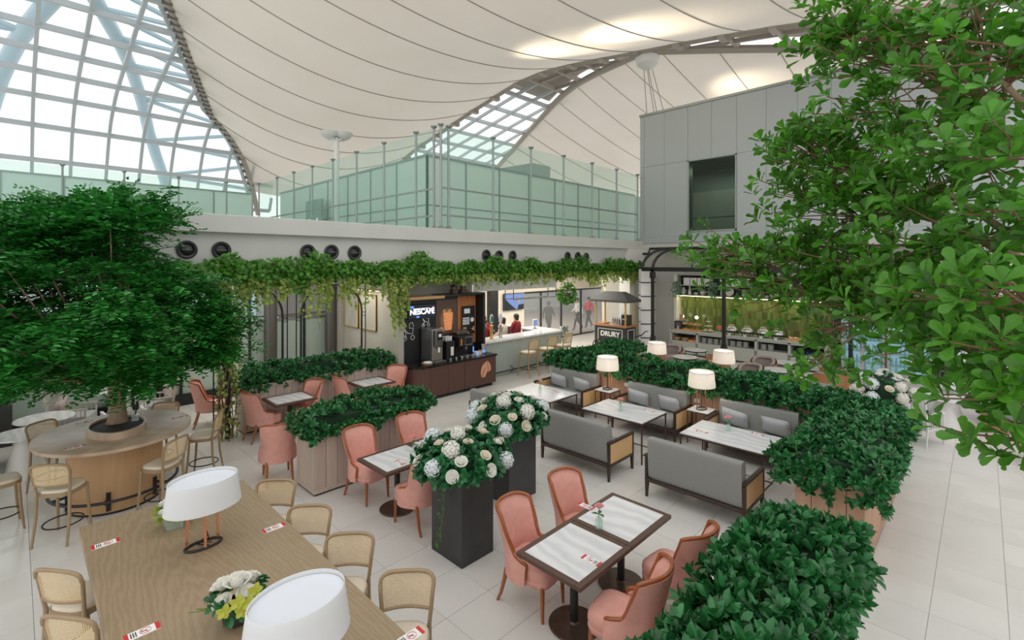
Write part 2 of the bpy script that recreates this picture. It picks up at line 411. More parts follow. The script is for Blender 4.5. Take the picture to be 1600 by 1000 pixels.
IVY = (np.array([(0, 0, 0), (-.9, .1, .03), (-.55, .45, .02), (-1.1, .75, -.05), (-.35, .7, 0), (0, 1.15, -.1), (.35, .7, 0), (1.1, .75, -.05), (.55, .45, .02), (.9, .1, .03)], float),
       [(0, 2, 1), (0, 4, 2), (2, 4, 3), (0, 6, 4), (4, 6, 5), (0, 8, 6), (8, 7, 6), (0, 9, 8)])
def nrm(a): return a/np.maximum(np.linalg.norm(a, axis=1, keepdims=True), 1e-9)
def frames(D, U):
    D = nrm(D); X = nrm(np.cross(D, U)); Z = np.cross(X, D); return X, D, Z
def leaf_mesh(name, O, D, U, Ln, W, tpl, material):
    V, Fc = tpl; X, Y, Z = frames(D, U); n = len(O); k = len(V)
    P = O[:, None, :]+X[:, None, :]*(V[None, :, 0, None]*W[:, None, None])+Y[:, None, :]*(V[None, :, 1, None]*Ln[:, None, None])+Z[:, None, :]*(V[None, :, 2, None]*Ln[:, None, None])
    lt = np.array([len(f) for f in Fc]); flat = np.concatenate([np.array(f) for f in Fc])
    idx = (flat[None, :]+(np.arange(n)*k)[:, None]).ravel(); tot = np.tile(lt, n); st = np.concatenate([[0], np.cumsum(tot)[:-1]])
    me = bpy.data.meshes.new(name); me.vertices.add(n*k); me.vertices.foreach_set('co', P.astype(np.float32).ravel())
    me.loops.add(len(idx)); me.loops.foreach_set('vertex_index', idx.astype(np.int32))
    me.polygons.add(len(tot)); me.polygons.foreach_set('loop_start', st.astype(np.int32)); me.polygons.foreach_set('loop_total', tot.astype(np.int32))
    me.update(calc_edges=True); me.polygons.foreach_set('use_smooth', [True]*len(tot)); me.materials.append(MT[material]); return me
_one = {}
def leaf_parts(parent, O, D, U, Ln, W, tpl, material, nobj, name='leaf', stuff='foliage'):
    """the nobj leaves that show largest become parts of their own, the rest one part"""
    d = O[:, 0]*FW[0]+O[:, 1]*FW[1]; r = O[:, 0]*RT[0]+O[:, 1]*RT[1]; px = 800+FPX*r/np.maximum(d, .1); py = HOR-(O[:, 2]-CH)/np.maximum(d, .1)*FPX
    sc = Ln/np.maximum(d, .3)*((px > 0) & (px < 1600) & (py > 0) & (py < 1000) & (d > .5)); od = np.argsort(-sc)
    big = od[:nobj]; rest = od[nobj:]
    if len(big):
        key = (id(tpl), material)
        if key not in _one:
            _one[key] = leaf_mesh(name, np.zeros((1, 3)), np.array([[0, 1., 0]]), np.array([[0, 0, 1.]]), np.ones(1), np.ones(1), tpl, material)
        X, Y, Z = frames(D[big], U[big]); pl = np.array(parent.location)
        for q, i in enumerate(big):
            o = link(name, _one[key], parent); L_ = float(Ln[i]); w_ = float(W[i])
            o.matrix_basis = basis(O[i]-pl, X[q]*w_, Y[q]*L_, Z[q]*L_)
    if len(rest):
        o = link(stuff, leaf_mesh(stuff, O[rest]-np.array(parent.location)[None, :], D[rest], U[rest], Ln[rest], W[rest], tpl, material), parent); o['kind'] = 'stuff'
def whorls(P, N, k, L0, aspect=.27, tilt=(50, 80), jit=.25, stem=.3):
    """k leaves around each sprig tip P with direction N"""
    n = len(P); N = nrm(N); A = nrm(np.cross(N, rng.normal(size=(n, 3)))); B = np.cross(N, A); out = []
    for j in range(k):
        a = 2.4*j+rng.normal(0, .25, n); t = np.radians(rng.uniform(tilt[0], tilt[1], n)*(1-.45*(j/k)))
        rad = A*np.cos(a)[:, None]+B*np.sin(a)[:, None]
        D = N*np.cos(t)[:, None]+rad*np.sin(t)[:, None]; Ln = L0*rng.uniform(.75, 1.2, n)*(1-.25*j/k)
        O = P+N*((j/k-.5)*stem*L0*2)[..., None] if np.ndim(j) else P+N*((j/k-.5)*stem*L0*2)
        U = N+rng.normal(0, jit, (n, 3)); out.append((O, D, U, Ln, Ln*aspect))
    return [np.concatenate([o[i] for o in out]) for i in range(5)]
# ================================================================== SETTING
FY = 10.88      # fascia / back wall plane
WX = 19.3       # right wall plane
GY = 14.6       # glazed wall under the mezzanine
KZ = 4.56       # kerb top
# ---- floor of square tiles
TS = .583; X0 = 7.72-TS*22; Y0 = .40-TS*10
fl = struct(MB().box(-6, -6, -.2, 21, GY+.3, -.006).build('floor', 'grout', smooth=0))
tm = MB().box(.0025, .0025, -.03, TS-.0025, TS-.0025, 0, b=.002).build('tile', 'tile', smooth=0).data
bpy.data.objects.remove(bpy.data.objects['tile'])
cells = []
for i in range(44):
    for j in range(36):
        x = X0+i*TS; y = Y0+j*TS
        if x > 20.2 or y > GY-.2: continue
        d = (x+.3)*FW[0]+(y+.3)*FW[1]; r = (x+.3)*RT[0]+(y+.3)*RT[1]
        vis = d > 1 and abs(r/d) < 1.12 and HOR+CH/d*FPX < 1050
        cells.append((0 if vis else 1, d, x, y))
cells.sort(); rest = MB()
for n, (vis, d, x, y) in enumerate(cells):
    if n < 300: o = link('tile', tm, fl); o.location = (x, y, 0)
    else: rest.box(x+.0025, y+.0025, -.03, x+TS-.0025, y+TS-.0025, 0)
o = rest.build('tile_field', 'tile', fl, smooth=0, fix=False); o['kind'] = 'stuff'
# ---- mezzanine fascia
wb = setting('wall_back')
MB().box(-6, FY, 3.28, WX+.2, FY+.35, 4.22).build('fascia', 'concrete', wb, smooth=0)
MB().box(-6, FY-.16, 4.20, WX+.2, FY+.5, KZ, b=.012).build('kerb', 'concrete', wb, smooth=0)
MB().box(6.98, FY+.02, 0, 7.14, GY, 3.28).build('plaster_wall', 'plaster', wb, smooth=0)
MB().box(7.14, 11.35, 0, 9.9, 11.55, 3.28).build('plaster_wall', 'plaster', wb, smooth=0)
MB().box(6.86, GY-.75, 0, 6.98, GY-.05, 3.28).build('marble_pier', 'canvas', wb, smooth=0)
MB().box(19.2, 12.6, 0, 23, 12.8, 3.28).build('cream_wall', 'cream', wb, smooth=0)
pil = MB().box(18.1, FY-.2, 0, WX+.3, FY+.3, 4.2).build('pilaster', 'offwhite', wb, smooth=0)
for z in (.7, 1.35, 2.0, 2.65): MB().box(18.09, FY-.21, z, WX, FY-.19, z+.015).build('joint', 'concrete', wb, smooth=0)
so = struct(MB().box(-6, FY+.3, 3.28, 40, 30.3, 3.45).build('ceiling', 'concrete', smooth=0))
up = struct(MB().box(-6, FY+.45, 4.1, 40, 30.4, 4.3).build('floor_upper', 'concrete', smooth=0))
# ---- right wall: grey clad box above, plain wall below
wr = setting('wall_right')
for y0, z0, y1, z1 in ((-9, 4.5, 6.70, 10.05), (8.75, 4.5, FY-.02, 10.05), (6.70, 4.5, 8.75, 4.80), (6.70, 7.86, 8.75, 10.05)):
    MB().box(WX+.05, y0, z0, WX+.6, y1, z1).build('backing', 'concrete', wr, smooth=0)
MB().box(WX, -9, 0, WX+.3, FY, 4.5).build('lower_wall', 'concrete', wr, smooth=0)
MB().box(WX-.06, -9, 10.02, WX+.6, FY+.0, 10.12).build('coping', 'post_steel', wr, smooth=0)
MB().box(WX-.05, -9, 4.46, WX+.3, FY, 4.72).build('sill_band', 'panel_grey', wr, smooth=0)
WY0, WY1, WZ0, WZ1 = 6.76, 8.69, 4.86, 7.80
ys = [FY-.02-.19]
y = FY-.2
edges = [FY-.02, FY-.22, 9.72, WY1, 7.72, WY0, 5.72, 4.7, 3.68, 2.66, 1.64, .62, -.4, -1.42, -2.44, -3.5, -4.6, -6, -7.5, -9]
for a, b in zip(edges[:-1], edges[1:]):
    for z0, z1 in ((4.72, WZ1), (WZ1, 10.02)):
        zz = z0
        if b >= WY0-.01 and a <= WY1+.01 and z0 < 7: z1 = WZ0
        MB().box(WX-.02, b+.004, zz+.004, WX+.04, a-.004, z1-.004, b=.003).build('panel', 'panel_grey', wr, smooth=0)
wn = setting('window_1')
f = MB(); f.box(WX-.05, WY0, WZ0, WX+.3, WY0+.05, WZ1); f.box(WX-.05, WY1-.06, WZ0, WX+.3, WY1, WZ1); f.box(WX-.05, WY0, WZ0, WX+.3, WY1, WZ0+.06); f.box(WX-.05, WY0, WZ1-.05, WX+.3, WY1, WZ1)
f.build('window_frame', 'post_steel', wn, smooth=0)
MB().box(WX+.02, WY0+.05, WZ0+.06, WX+.03, WY1-.06, WZ1-.05).build('pane', 'winglass', wn, smooth=0)
rx = WX+.6
MB().box(rx, 3.0, 4.6, rx+3.2, 10.6, 4.7).build('room_floor', 'dark_steel', wn, smooth=0); MB().box(rx, 3.0, 7.85, rx+3.2, 10.6, 7.95).build('room_ceiling', 'dark_steel', wn, smooth=0)
MB().box(rx+3.1, 6.6, 4.7, rx+3.2, 10.6, 7.0).build('room_screen', 'frosted', wn, smooth=0); MB().box(rx+3.2, 3.0, 4.7, rx+3.3, 10.6, 7.85).build('room_wall', 'kiosk', wn, smooth=0); MB().box(rx, 2.9, 4.7, rx+3.2, 3.0, 7.85).build('room_wall', 'dark_steel', wn, smooth=0); MB().box(rx, 10.6, 4.7, rx+3.2, 10.7, 7.85).build('room_wall', 'kiosk', wn, smooth=0)
for k in range(6): MB().box(rx+.4*k+.2, 3.0, 7.80, rx+.4*k+.28, 10.6, 7.85).build('ceiling_slat', 'gunmetal', wn, smooth=0)
MB().bar((rx+2.9, 6.4, 4.7), (rx+2.9, 6.4, 7.85), .12).build('room_post', 'post_steel', wn, smooth=0); MB().bar((rx+1.5, 3.2, 5.6), (rx+1.5, 10.4, 5.6), .05).build('room_rail', 'post_steel', wn, smooth=0)
area('room_fill_light', (rx+1.6, 8.3, 7.75), 1.2, 2.5, 55, (1, 1, .9))  # unseen area lamp added to brighten the room behind the window
# ---- glazed wall under the mezzanine
win = setting('window_2')
MB().box(-6, GY-.12, 0, 6.86, GY+.1, .28).build('sill', 'black', win, smooth=0)
mull = [-2.6, -.18, 2.0, 2.95, 4.55, 6.05, 6.8]
for a, b in zip(mull[:-1], mull[1:]):
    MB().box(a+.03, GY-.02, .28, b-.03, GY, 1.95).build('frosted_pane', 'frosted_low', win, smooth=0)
    MB().box(a+.03, GY-.02, 2.12, b-.03, GY, 3.28).build('clear_pane', 'clear', win, smooth=0)
    MB().box(a, GY-.06, 1.95, b, GY+.04, 2.0).build('rail', 'post_steel', win, smooth=0)
    MB().box(a, GY-.06, 2.07, b, GY+.04, 2.12).build('rail', 'dark_steel', win, smooth=0)
for a in mull: MB().box(a-.03, GY-.08, .28, a+.03, GY+.06, 3.28).build('mullion', 'black', win, smooth=0)
for x in (2.55, 4.98, 6.72): tag(MB().lathe([(.17, 0), (.17, 3.28)], 20, (0, 0, 0)).build('column', 'black' if x < 3 else 'gunmetal'), {2.55: 'thick black round column behind the leafy tree by frosted glass', 4.98: 'grey round column between the two arched black trellises', 6.72: 'grey round column beside the speckled stone pier'}[x], 'column').location = (x, GY-.38, 0)
# what lies beyond the glazing
ob = setting('wall_outer')
MB().box(-8, 19.5, 0, 7, 19.7, 3.3).build('far_wall', 'hall_wall', ob, smooth=0)
MB().box(-8, GY+.3, -.1, 42, 26, -.02).build('far_floor', 'hall_floor', ob, smooth=0)
for i in range(12): MB().box(-4+i*.92, 19.2, .2, -3.9+i*.92, 19.45, 3.28).build('far_mullion', 'blue_steel', ob, smooth=0)
MB().box(-8, 19.15, 1.5, 7, 19.35, 1.62).build('far_rail', 'white_steel', ob, smooth=0)
MB().box(7.0, 25.8, 0, 40, 26, 3.4).build('far_wall', 'hall_wall', ob, smooth=0)
area('hall_light', (2, 17.2, 3.2), 8, 3, 260, (.9, .97, 1)); area('hall_light', (20, 19, 3.2), 8, 6, 300, (1, .95, .9))
# doors right of the bar
d1 = setting('door_1')
for x0, x1 in ((15.7, 16.9), (16.9, 18.4), (18.4, 20.0), (20.0, 21.8)):
    MB().box(x0+.03, GY-.02, .06, x1-.03, GY, 2.24).build('pane', 'clear', d1, smooth=0)
    MB().box(x0-.03, GY-.05, 0, x0+.03, GY+.05, 2.3).build('mullion', 'black', d1, smooth=0)
MB().box(15.7, GY-.05, 2.24, 21.85, GY+.05, 2.32).build('head', 'black', d1, smooth=0)
MB().box(15.7, GY-.05, 0, 21.85, GY+.05, .06).build('threshold', 'black', d1, smooth=0)
MB().box(9.9, GY-.1, 2.32, 23, GY+.1, 3.28).build('lintel', 'cream', wb, smooth=0)
MB().box(9.9, GY-.1, 0, 15.68, GY+.1, 2.32).build('back_wall', 'cream', wb, smooth=0)
# ---- nozzles in the fascia
def nozzle():
    t = thing('air_nozzle', 'x', 'air nozzle')
    M = Matrix.Rotation(PI/2, 4, 'X')
    m = MB(); m.M = M; m.lathe([(.115, -.02), (.17, .0), (.175, .03), (.15, .045), (.12, .03), (.115, -.02)], 24, cap=False); m.build('rim', 'charcoal', t)
    m = MB(); m.M = M; m.lathe([(.125, -.005), (.10, .005), (.06, .03), (.001, .035)], 20); m.build('ball', 'black', t)
    m = MB(); m.M = M; m.box(-.085, -.006, .02, .085, .006, .055); m.build('fin', 'gunmetal', t)
    return t
vp = [(292, 390), (346, 391), (481, 394), (518, 394), (554, 395), (760, 399), (780, 400), (801, 400), (887, 401), (903, 401), (916, 402)]
vg = ['black round air nozzle in the pair beside the leafy tree crown'] * 2 + ['black round air nozzle in the trio above the framed pictures'] * 3 + ['black round air nozzle in the trio above the bar'] * 3 + ['black round air nozzle in the trio above the black cart roof'] * 3
sp = []
pos = ['end towards the tree', 'end away from the tree']+['end towards the tree', 'middle one', 'end away from the tree']*3
for p, l, e in zip(vp, vg, pos): q = at_y(*p, FY-.02); sp.append((q.x, FY-.005, q.z, 0, l.replace('black round', 'black')+', '+e))
nz = place(nozzle(), sp)
for o, l in zip(nz, vg): o['group'] = l.replace('black round air nozzle', 'nozzles')
# ---- glass screens of the mezzanine
def screen(name, label, pts, tops, ends=()):
    t = thing(name, label, 'glass screen', (0, 0, 0))
    for i, (a, b) in enumerate(zip(pts[:-1], pts[1:])):
        A = Vector((*a, KZ)); B = Vector((*b, KZ)); dr = (B-A).normalized(); m = MB(); nv = dr.cross(Vector((0, 0, 1)))*.008
        z1 = tops; A2 = A+dr*.03; B2 = B-dr*.03
        vs = [A2-nv, B2-nv, B2+nv, A2+nv]; m.add([(v.x, v.y, KZ+.02) for v in vs]+[(v.x, v.y, z1) for v in vs], [(0, 3, 2, 1), (4, 5, 6, 7), (0, 1, 5, 4), (1, 2, 6, 5), (2, 3, 7, 6), (3, 0, 4, 7)])
        m.build('glass_panel', 'glass', t, smooth=0)
        for zr in (5.72, 4.95): MB().bar((A.x, A.y, zr), (B.x, B.y, zr), .045).build('handrail', 'post_steel', t, smooth=0)
    for a in list(pts)+list(ends):
        m = MB(); m.cyl(0, 0, KZ-.05, tops+.02, .035, 8); m.lathe([(.035, 0), (.09, .06), (.09, .09)], 10, (0, 0, tops-.02)); m.lathe([(.13, 0), (.13, .05), (.04, .14)], 8, (0, 0, KZ-.05))
        o = m.build('post', 'post_steel', t); o.location = (a[0], a[1], 0)
    return t
screen('glass_screen', 'tall green glass screen with steel posts standing on the concrete kerb', [(8.33, FY)]+[(x, FY) for x in (10.35, 12.1, 13.87, 15.65, 17.4, 19.1)], 7.43, [(8.6, FY)])
screen('glass_screen', 'tall green glass screen running back from the kerb corner', [(8.33, FY+.32), (8.33, 12.08), (8.33, 13.86), (8.33, 15.66), (8.33, 17.46), (8.33, 19.25), (8.33, 21.09), (8.33, 22.97), (8.33, 25.3)], 7.43)
screen('glass_screen', 'green glass screen below the gridded roof glazing', [(x, 25.5) for x in (8.1, 6.97, 5.08, 3.19, 1.31, -.5, -2.4, -4.2)], 7.35)
# inner frosted glass walls of the mezzanine
def frost_wall(label, a, b, n, z1, zr):
    t = thing('frosted_wall', label, 'glass wall'); A = Vector((*a, 0)); B = Vector((*b, 0)); dr = (B-A)/n; nv = dr.normalized().cross(Vector((0, 0, 1)))*.03
    for i in range(n):
        p = A+dr*i; q = A+dr*(i+1); e = dr.normalized()*.03; p2 = p+e; q2 = q-e
        vs = [p2-nv*.3, q2-nv*.3, q2+nv*.3, p2+nv*.3]
        MB().add([(v.x, v.y, 4.35) for v in vs]+[(v.x, v.y, z1-.03) for v in vs], [(0, 3, 2, 1), (4, 5, 6, 7), (0, 1, 5, 4), (1, 2, 6, 5), (2, 3, 7, 6), (3, 0, 4, 7)]).build('frosted_pane', 'frosted', t, smooth=0)
        MB().bar((p.x, p.y, 4.3), (p.x, p.y, z1), .06).build('stile', 'post_steel', t, smooth=0)
    MB().bar((A.x, A.y, z1), (B.x, B.y, z1), .09, .07).build('head_rail', 'post_steel', t, smooth=0)
    for z in zr: MB().bar((A.x, A.y, z), (B.x, B.y, z), .05, .04).build('rail', 'post_steel', t, smooth=0)
frost_wall('pale green frosted glass wall behind the tall glass screen', (9.4, 13.0), (22.5, 13.0), 8, 7.12, (5.5,))
frost_wall('pale green frosted glass wall turning back from the corner behind the handrails', (9.4, 13.0), (9.4, 25.5), 7, 7.12, (5.5,))
frost_wall('pale green frosted glass parapet along the foot of the gridded glazing', (-6, 28.2), (9.0, 28.2), 8, 7.3, (5.9,))
# wedge shaped stair head, dark sign, lamp posts
k = MB(); M = basis((0, 0, 0), (1, 0, 0), (0, 0, 1), (0, -1, 0))
k.M = basis((0, 16.6, 0), (1, 0, 0), (0, 0, 1), (0, 1, 0)); k.prism([(13.2, 4.3), (20.0, 4.3), (20.0, 8.75), (18.6, 8.75), (13.2, 7.35)], 0, 2.2)
tag(k.build('stair_head', 'kiosk', smooth=0), 'grey green wedge topped stair enclosure behind the frosted glass wall', 'stair enclosure')
b_ = MB().box(20.4, 14.5, 4.3, 33, 17, 7.5).build('low_annex', 'kiosk', smooth=0); tag(b_, 'long low grey green enclosure beside the wedge topped one', 'enclosure')
s_ = thing('direction_sign', 'dark teal direction sign with white gate letters behind glass', 'sign', (9.0, 20.6, 4.3))
MB().box(-.06, -.75, .35, .06, .75, 2.0, b=.02).build('sign_board', 'kiosk', s_, smooth=0)
for yy in (-.5, .5): MB().cyl(0, yy, 0, .4, .04, 8).build('leg', 'post_steel', s_)
text_mesh('A1-6', .55, 'lettering', 'sign_white', s_, basis((-.065, 0, 1.0), (0, -1, 0), (0, 0, 1), (-1, 0, 0)))
def uplight(label, loc, h):
    t = thing('uplight_post', label, 'lamp post', loc)
    MB().cyl(0, 0, 0, h, .10, 12).build('post', 'white', t)
    for k in range(4):
        a = k*PI/2+.4; m = MB(); m.lathe([(.08, 0), (.30, .12), (.36, .2), (.30, .2), (.1, .1)], 14, (.34*math.cos(a), .34*math.sin(a), h-.06)); m.build('lamp_head', 'white', t)
        MB().bar((0, 0, h-.2), (.3*math.cos(a), .3*math.sin(a), h-.02), .05).build('arm', 'white', t, smooth=0)
q = at_y(526, 215, 18.5); uplight('white post with four dish uplights behind the glass screen', (q.x, 18.5, 4.3), q.z-4.3)
# ---- roof: section (Y, Z) extruded along X
SEC = [(31.0, 6.2), (30.6, 7.2), (30.0, 8.3), (29.0, 9.75), (27.4, 10.75), (25.5, 11.3), (23.6, 11.7), (20, 12.5), (15.8, 13.1), (10.2, 12.5), (4.7, 11.7), (0, 10.7), (-5, 9.2)]
def sec(s):
    s = max(0., min(len(SEC)-1.001, s)); i = int(s); t = s-i
    p = [SEC[max(0, min(len(SEC)-1, i+k))] for k in (-1, 0, 1, 2)]
    f = lambda a, b, c, d: .5*((2*b)+(-a+c)*t+(2*a-5*b+4*c-d)*t*t+(-a+3*b-3*c+d)*t**3)
    return (f(*[q[0] for q in p]), f(*[q[1] for q in p]))
TAB = [sec(i*.02) for i in range(601)]; ARC = [0.]
for a, b in zip(TAB[:-1], TAB[1:]): ARC.append(ARC[-1]+math.hypot(b[0]-a[0], b[1]-a[1]))
def sat(l):      # point of the section at arc length l
    return (float(np.interp(l, ARC, [p[0] for p in TAB])), float(np.interp(l, ARC, [p[1] for p in TAB])))
def arc_of_y(y): return float(np.interp(-y, [-p[0] for p in TAB], ARC))
def e1x(y): return float(np.interp(y, [4, 12, 20, 27, 30, 31], [-.6, 1.3, 3.7, 6.7, 9.4, 10.2]))
def e2x(y): return 18.2
def e3x(y): return 18.5+abs(y-10.2)*.45
ce = setting('ceiling_membrane')
def limit(x): return max(-1., 12.6-.95*(x-3))
def membrane(xa, xb, sag, l0, l1fn, nu, dl, seam_every):
    m = MB(); rows = []; l = l0; L = []
    while l < ARC[-1]: L.append(l); l += dl
    def pt(u, l):
        y, z = sat(l); x = xa(y)+(xb(y)-xa(y))*u; k = 4*u*(1-u)*min(1, (l-l0)/3+.15); return (x, y+sag*.35*k*(1 if y > 15 else 0), z-sag*k-.05)
    idx = {}; vs = []; fs = []
    for j, l in enumerate(L):
        for i in range(nu+1): idx[i, j] = len(vs); vs.append(pt(i/nu, l))
    for j in range(len(L)-1):
        for i in range(nu):
            x, y, z = pt((i+.5)/nu, L[j])
            if y > l1fn(x): fs.append((idx[i, j], idx[i+1, j], idx[i+1, j+1], idx[i, j+1]))
    m.add(vs, fs); m.build('membrane', 'membrane', ce, smooth=60)
    j = seam_every
    while j < len(L):
        P = [Vector(pt(i/40, L[j])) for i in range(41)]; P = [p for p in P if p.y > l1fn(p.x)]
        if len(P) > 3: MB().tube([(p.x, p.y, p.z-.012) for p in P], .022, 4).build('seam', 'seam', ce, smooth=0)
        j += seam_every
membrane(e1x, e2x, 1.5, arc_of_y(30.3), limit, 28, .36, 6)
membrane(e3x, lambda y: 62+0*y, 2.2, arc_of_y(29), lambda x: -2, 34, .40, 5)
def edge(fn, dx, r, material, ya, yb, off=0., name='edge_beam', stop=True):
    la, lb = arc_of_y(ya), arc_of_y(yb); P = []
    for i in range(61):
        y, z = sat(la+(lb-la)*i/60); P.append((fn(y)+dx, y, z+off))
    return MB().tube(P, r, 8).build(name, material, ce)
edge(e1x, 0, .14, 'arch_steel', 30.9, 15); edge(e1x, -.35, .10, 'white_steel', 30.9, 15, .15)
for i in range(44):      # lacing of the membrane edge
    l = arc_of_y(30.4)+i*.36; y, z = sat(l)
    if y > 17: MB().box(e1x(y)-.18, y-.05, z-.17, e1x(y)+.12, y+.05, z-.02).build('lacing', 'dark_steel', ce, smooth=0)
edge(e2x, 0, .20, 'arch_steel', 30.2, -2); edge(e2x, .3, .11, 'arch_steel', 30.2, -2, .22); edge(e3x, 0, .16, 'arch_steel', 29.5, -2)
for i in range(16):
    y, z = sat(arc_of_y(29)+i*1.75); MB().box(17.95, y-.12, z-.24, 18.5, y+.12, z+.2).build('clamp', 'arch_steel', ce, smooth=0)
# wedge between the two membranes: steel grid, opaque panels near the pin, glass lower down
wg = setting('window_3')
for sgn, ye in ((1, 29), (-1, -1)):
    ls = []; l = arc_of_y(10.2)-sgn*1.6
    while True:
        y, z = sat(l)
        if (sgn > 0 and y > ye) or (sgn < 0 and y < ye): break
        ls.append(l); l -= sgn*1.7
    prev = None
    for l in ls:
        y, z = sat(l); xs = np.arange(18.5, e3x(y), 1.35)
        MB().bar((18.4, y, z+.1), (e3x(y), y, z+.1), .14, .2).build('crossbar', 'arch_steel' if y < 18.4 else 'white_steel', wg, smooth=0)
        if prev is not None:
            y0, z0 = sat(prev)
            glass = y > 18.6
            MB().add([(18.3, y0, z0+.45), (e3x(y0), y0, z0+.45), (e3x(y), y, z+.45), (18.3, y, z+.45)], [(0, 1, 2, 3)]).build('roof_pane' if glass else 'roof_panel', 'pane' if glass else 'arch_steel', wg, smooth=0, fix=False)
            for x in np.arange(19.4, max(e3x(y), e3x(y0)), 1.35):
                if x < e3x(y0) or x < e3x(y): MB().bar((x, y0, z0+.12), (x, y, z+.12), .10, .16).build('rafter', 'arch_steel' if y < 18.4 else 'white_steel', wg, smooth=0)
        prev = l
# pin joint, cables and pendant lamp cluster
pn = thing('pendant_lamp', 'pendant cluster lamp hung on long cables from the arch', 'pendant lamp', (20.6, 10.6, 0))
zt = 12.3
MB().lathe([(.15, -.5), (.45, -.3), (.5, .0), (.2, .15)], 14, (-1.9, -.4, zt)).build('pin_joint', 'white', pn)
for k in range(4):
    a = k*PI/2+.6; MB().tube([(-1.9+.15*math.cos(a), -.4+.15*math.sin(a), zt-.3), (.5*math.cos(a), .5*math.sin(a), 9.25)], .018, 4).build('cable', 'arch_steel', pn, smooth=0)
MB().lathe([(.5, 0), (.62, .06), (.62, .12), (.5, .16)], 20, (0, 0, 9.1), cap=False).build('ring', 'arch_steel', pn)
for k in range(6):
    a = k*PI/3; MB().lathe([(.05, .1), (.16, 0), (.2, -.1), (.001, -.1)], 12, (.62*math.cos(a), .62*math.sin(a), 9.15)).build('lamp_head', ('lamp_glow', 'white')[k % 2], pn)
# gridded glazing with tube trusses outside
gz = setting('window_4')
L0 = arc_of_y(30.8); ls = [L0+i*1.62 for i in range(11)]; xs = [-9.6+i*1.27 for i in range(17)]
for i in range(len(ls)):
    y, z = sat(ls[i]); MB().bar((xs[0], y, z), (min(xs[-1], e1x(y)+1.2), y, z), .13, .20).build('transom', 'white_steel', gz, smooth=0)
for x in xs:
    P = []
    for i in range(len(ls)*2-1):
        y, z = sat(L0+i*.81)
        if x < e1x(y)+1.0: P.append((x, y, z+.02))
    for a, b in zip(P[:-1], P[1:]): MB().bar(a, b, .12, .16).build('rafter', 'white_steel', gz, smooth=0)
for i in range(len(ls)-1):
    for x0, x1 in zip(xs[:-1], xs[1:]):
        y0, z0 = sat(ls[i]); y1, z1 = sat(ls[i+1])
        if x0 < e1x(y1)+.8: MB().add([(x0, y0, z0+.1), (x1, y0, z0+.1), (x1, y1, z1+.1), (x0, y1, z1+.1)], [(0, 1, 2, 3)]).build('roof_pane', 'pane', gz, smooth=0, fix=False)
def ol(l, off):
    y, z = sat(l); y2, z2 = sat(l+.1); n = Vector((0, -(z2-z), (y2-y))); n = -n if n.z < 0 else n; n.normalize(); return (y+n.y*off, z+n.z*off)
for xa, xb, r in ((-1.5, 2.8, .30), (6.0, -.3, .26)):
    P = []
    for i in range(17):
        y, z = ol(L0+i, 1.5); P.append((xa+(xb-xa)*i/16, y, z))
    MB().tube(P, r, 10).build('truss_tube', 'blue_steel', gz)
for k in range(8):
    l = L0+1.0+k*1.7; x0 = 6.0-6.3*(k*1.7+1)/16; y0, z0 = ol(l, 1.5); y1, z1 = ol(l, .5); y2, z2 = ol(l+1.6, .6); xe = e1x(y1)+.2
    for e in ((xe, y1, z1), (xe-.1, y2, z2)): MB().tube([(x0, y0, z0), e], .10, 6).build('brace', 'blue_steel', gz)
for k in range(7):
    l = L0+k*2.2; f = (k*2.2)/16; x0 = -1.5+4.3*f; y0, z0 = ol(l, 1.5); y2, z2 = ol(l+2, 1.7)
    MB().tube([(x0, y0, z0), (x0-5, y2, z2)], .12, 6).build('brace', 'blue_steel', gz); MB().tube([(x0, y0, z0), (x0-5, *ol(l-.8, 1.9))], .10, 6).build('brace', 'blue_steel', gz)
# ================================================================== FURNITURE
def uvxz(o, a=0, b=2):
    me = o.data; uv = me.uv_layers.new(name='UVMap')
    for lp in me.loops: c = me.vertices[lp.vertex_index].co; uv.data[lp.index].uv = (c[a]+2, c[b]+2)
    return o
def sm(t): t = max(0, min(1, t)); return t*t*(3-2*t)
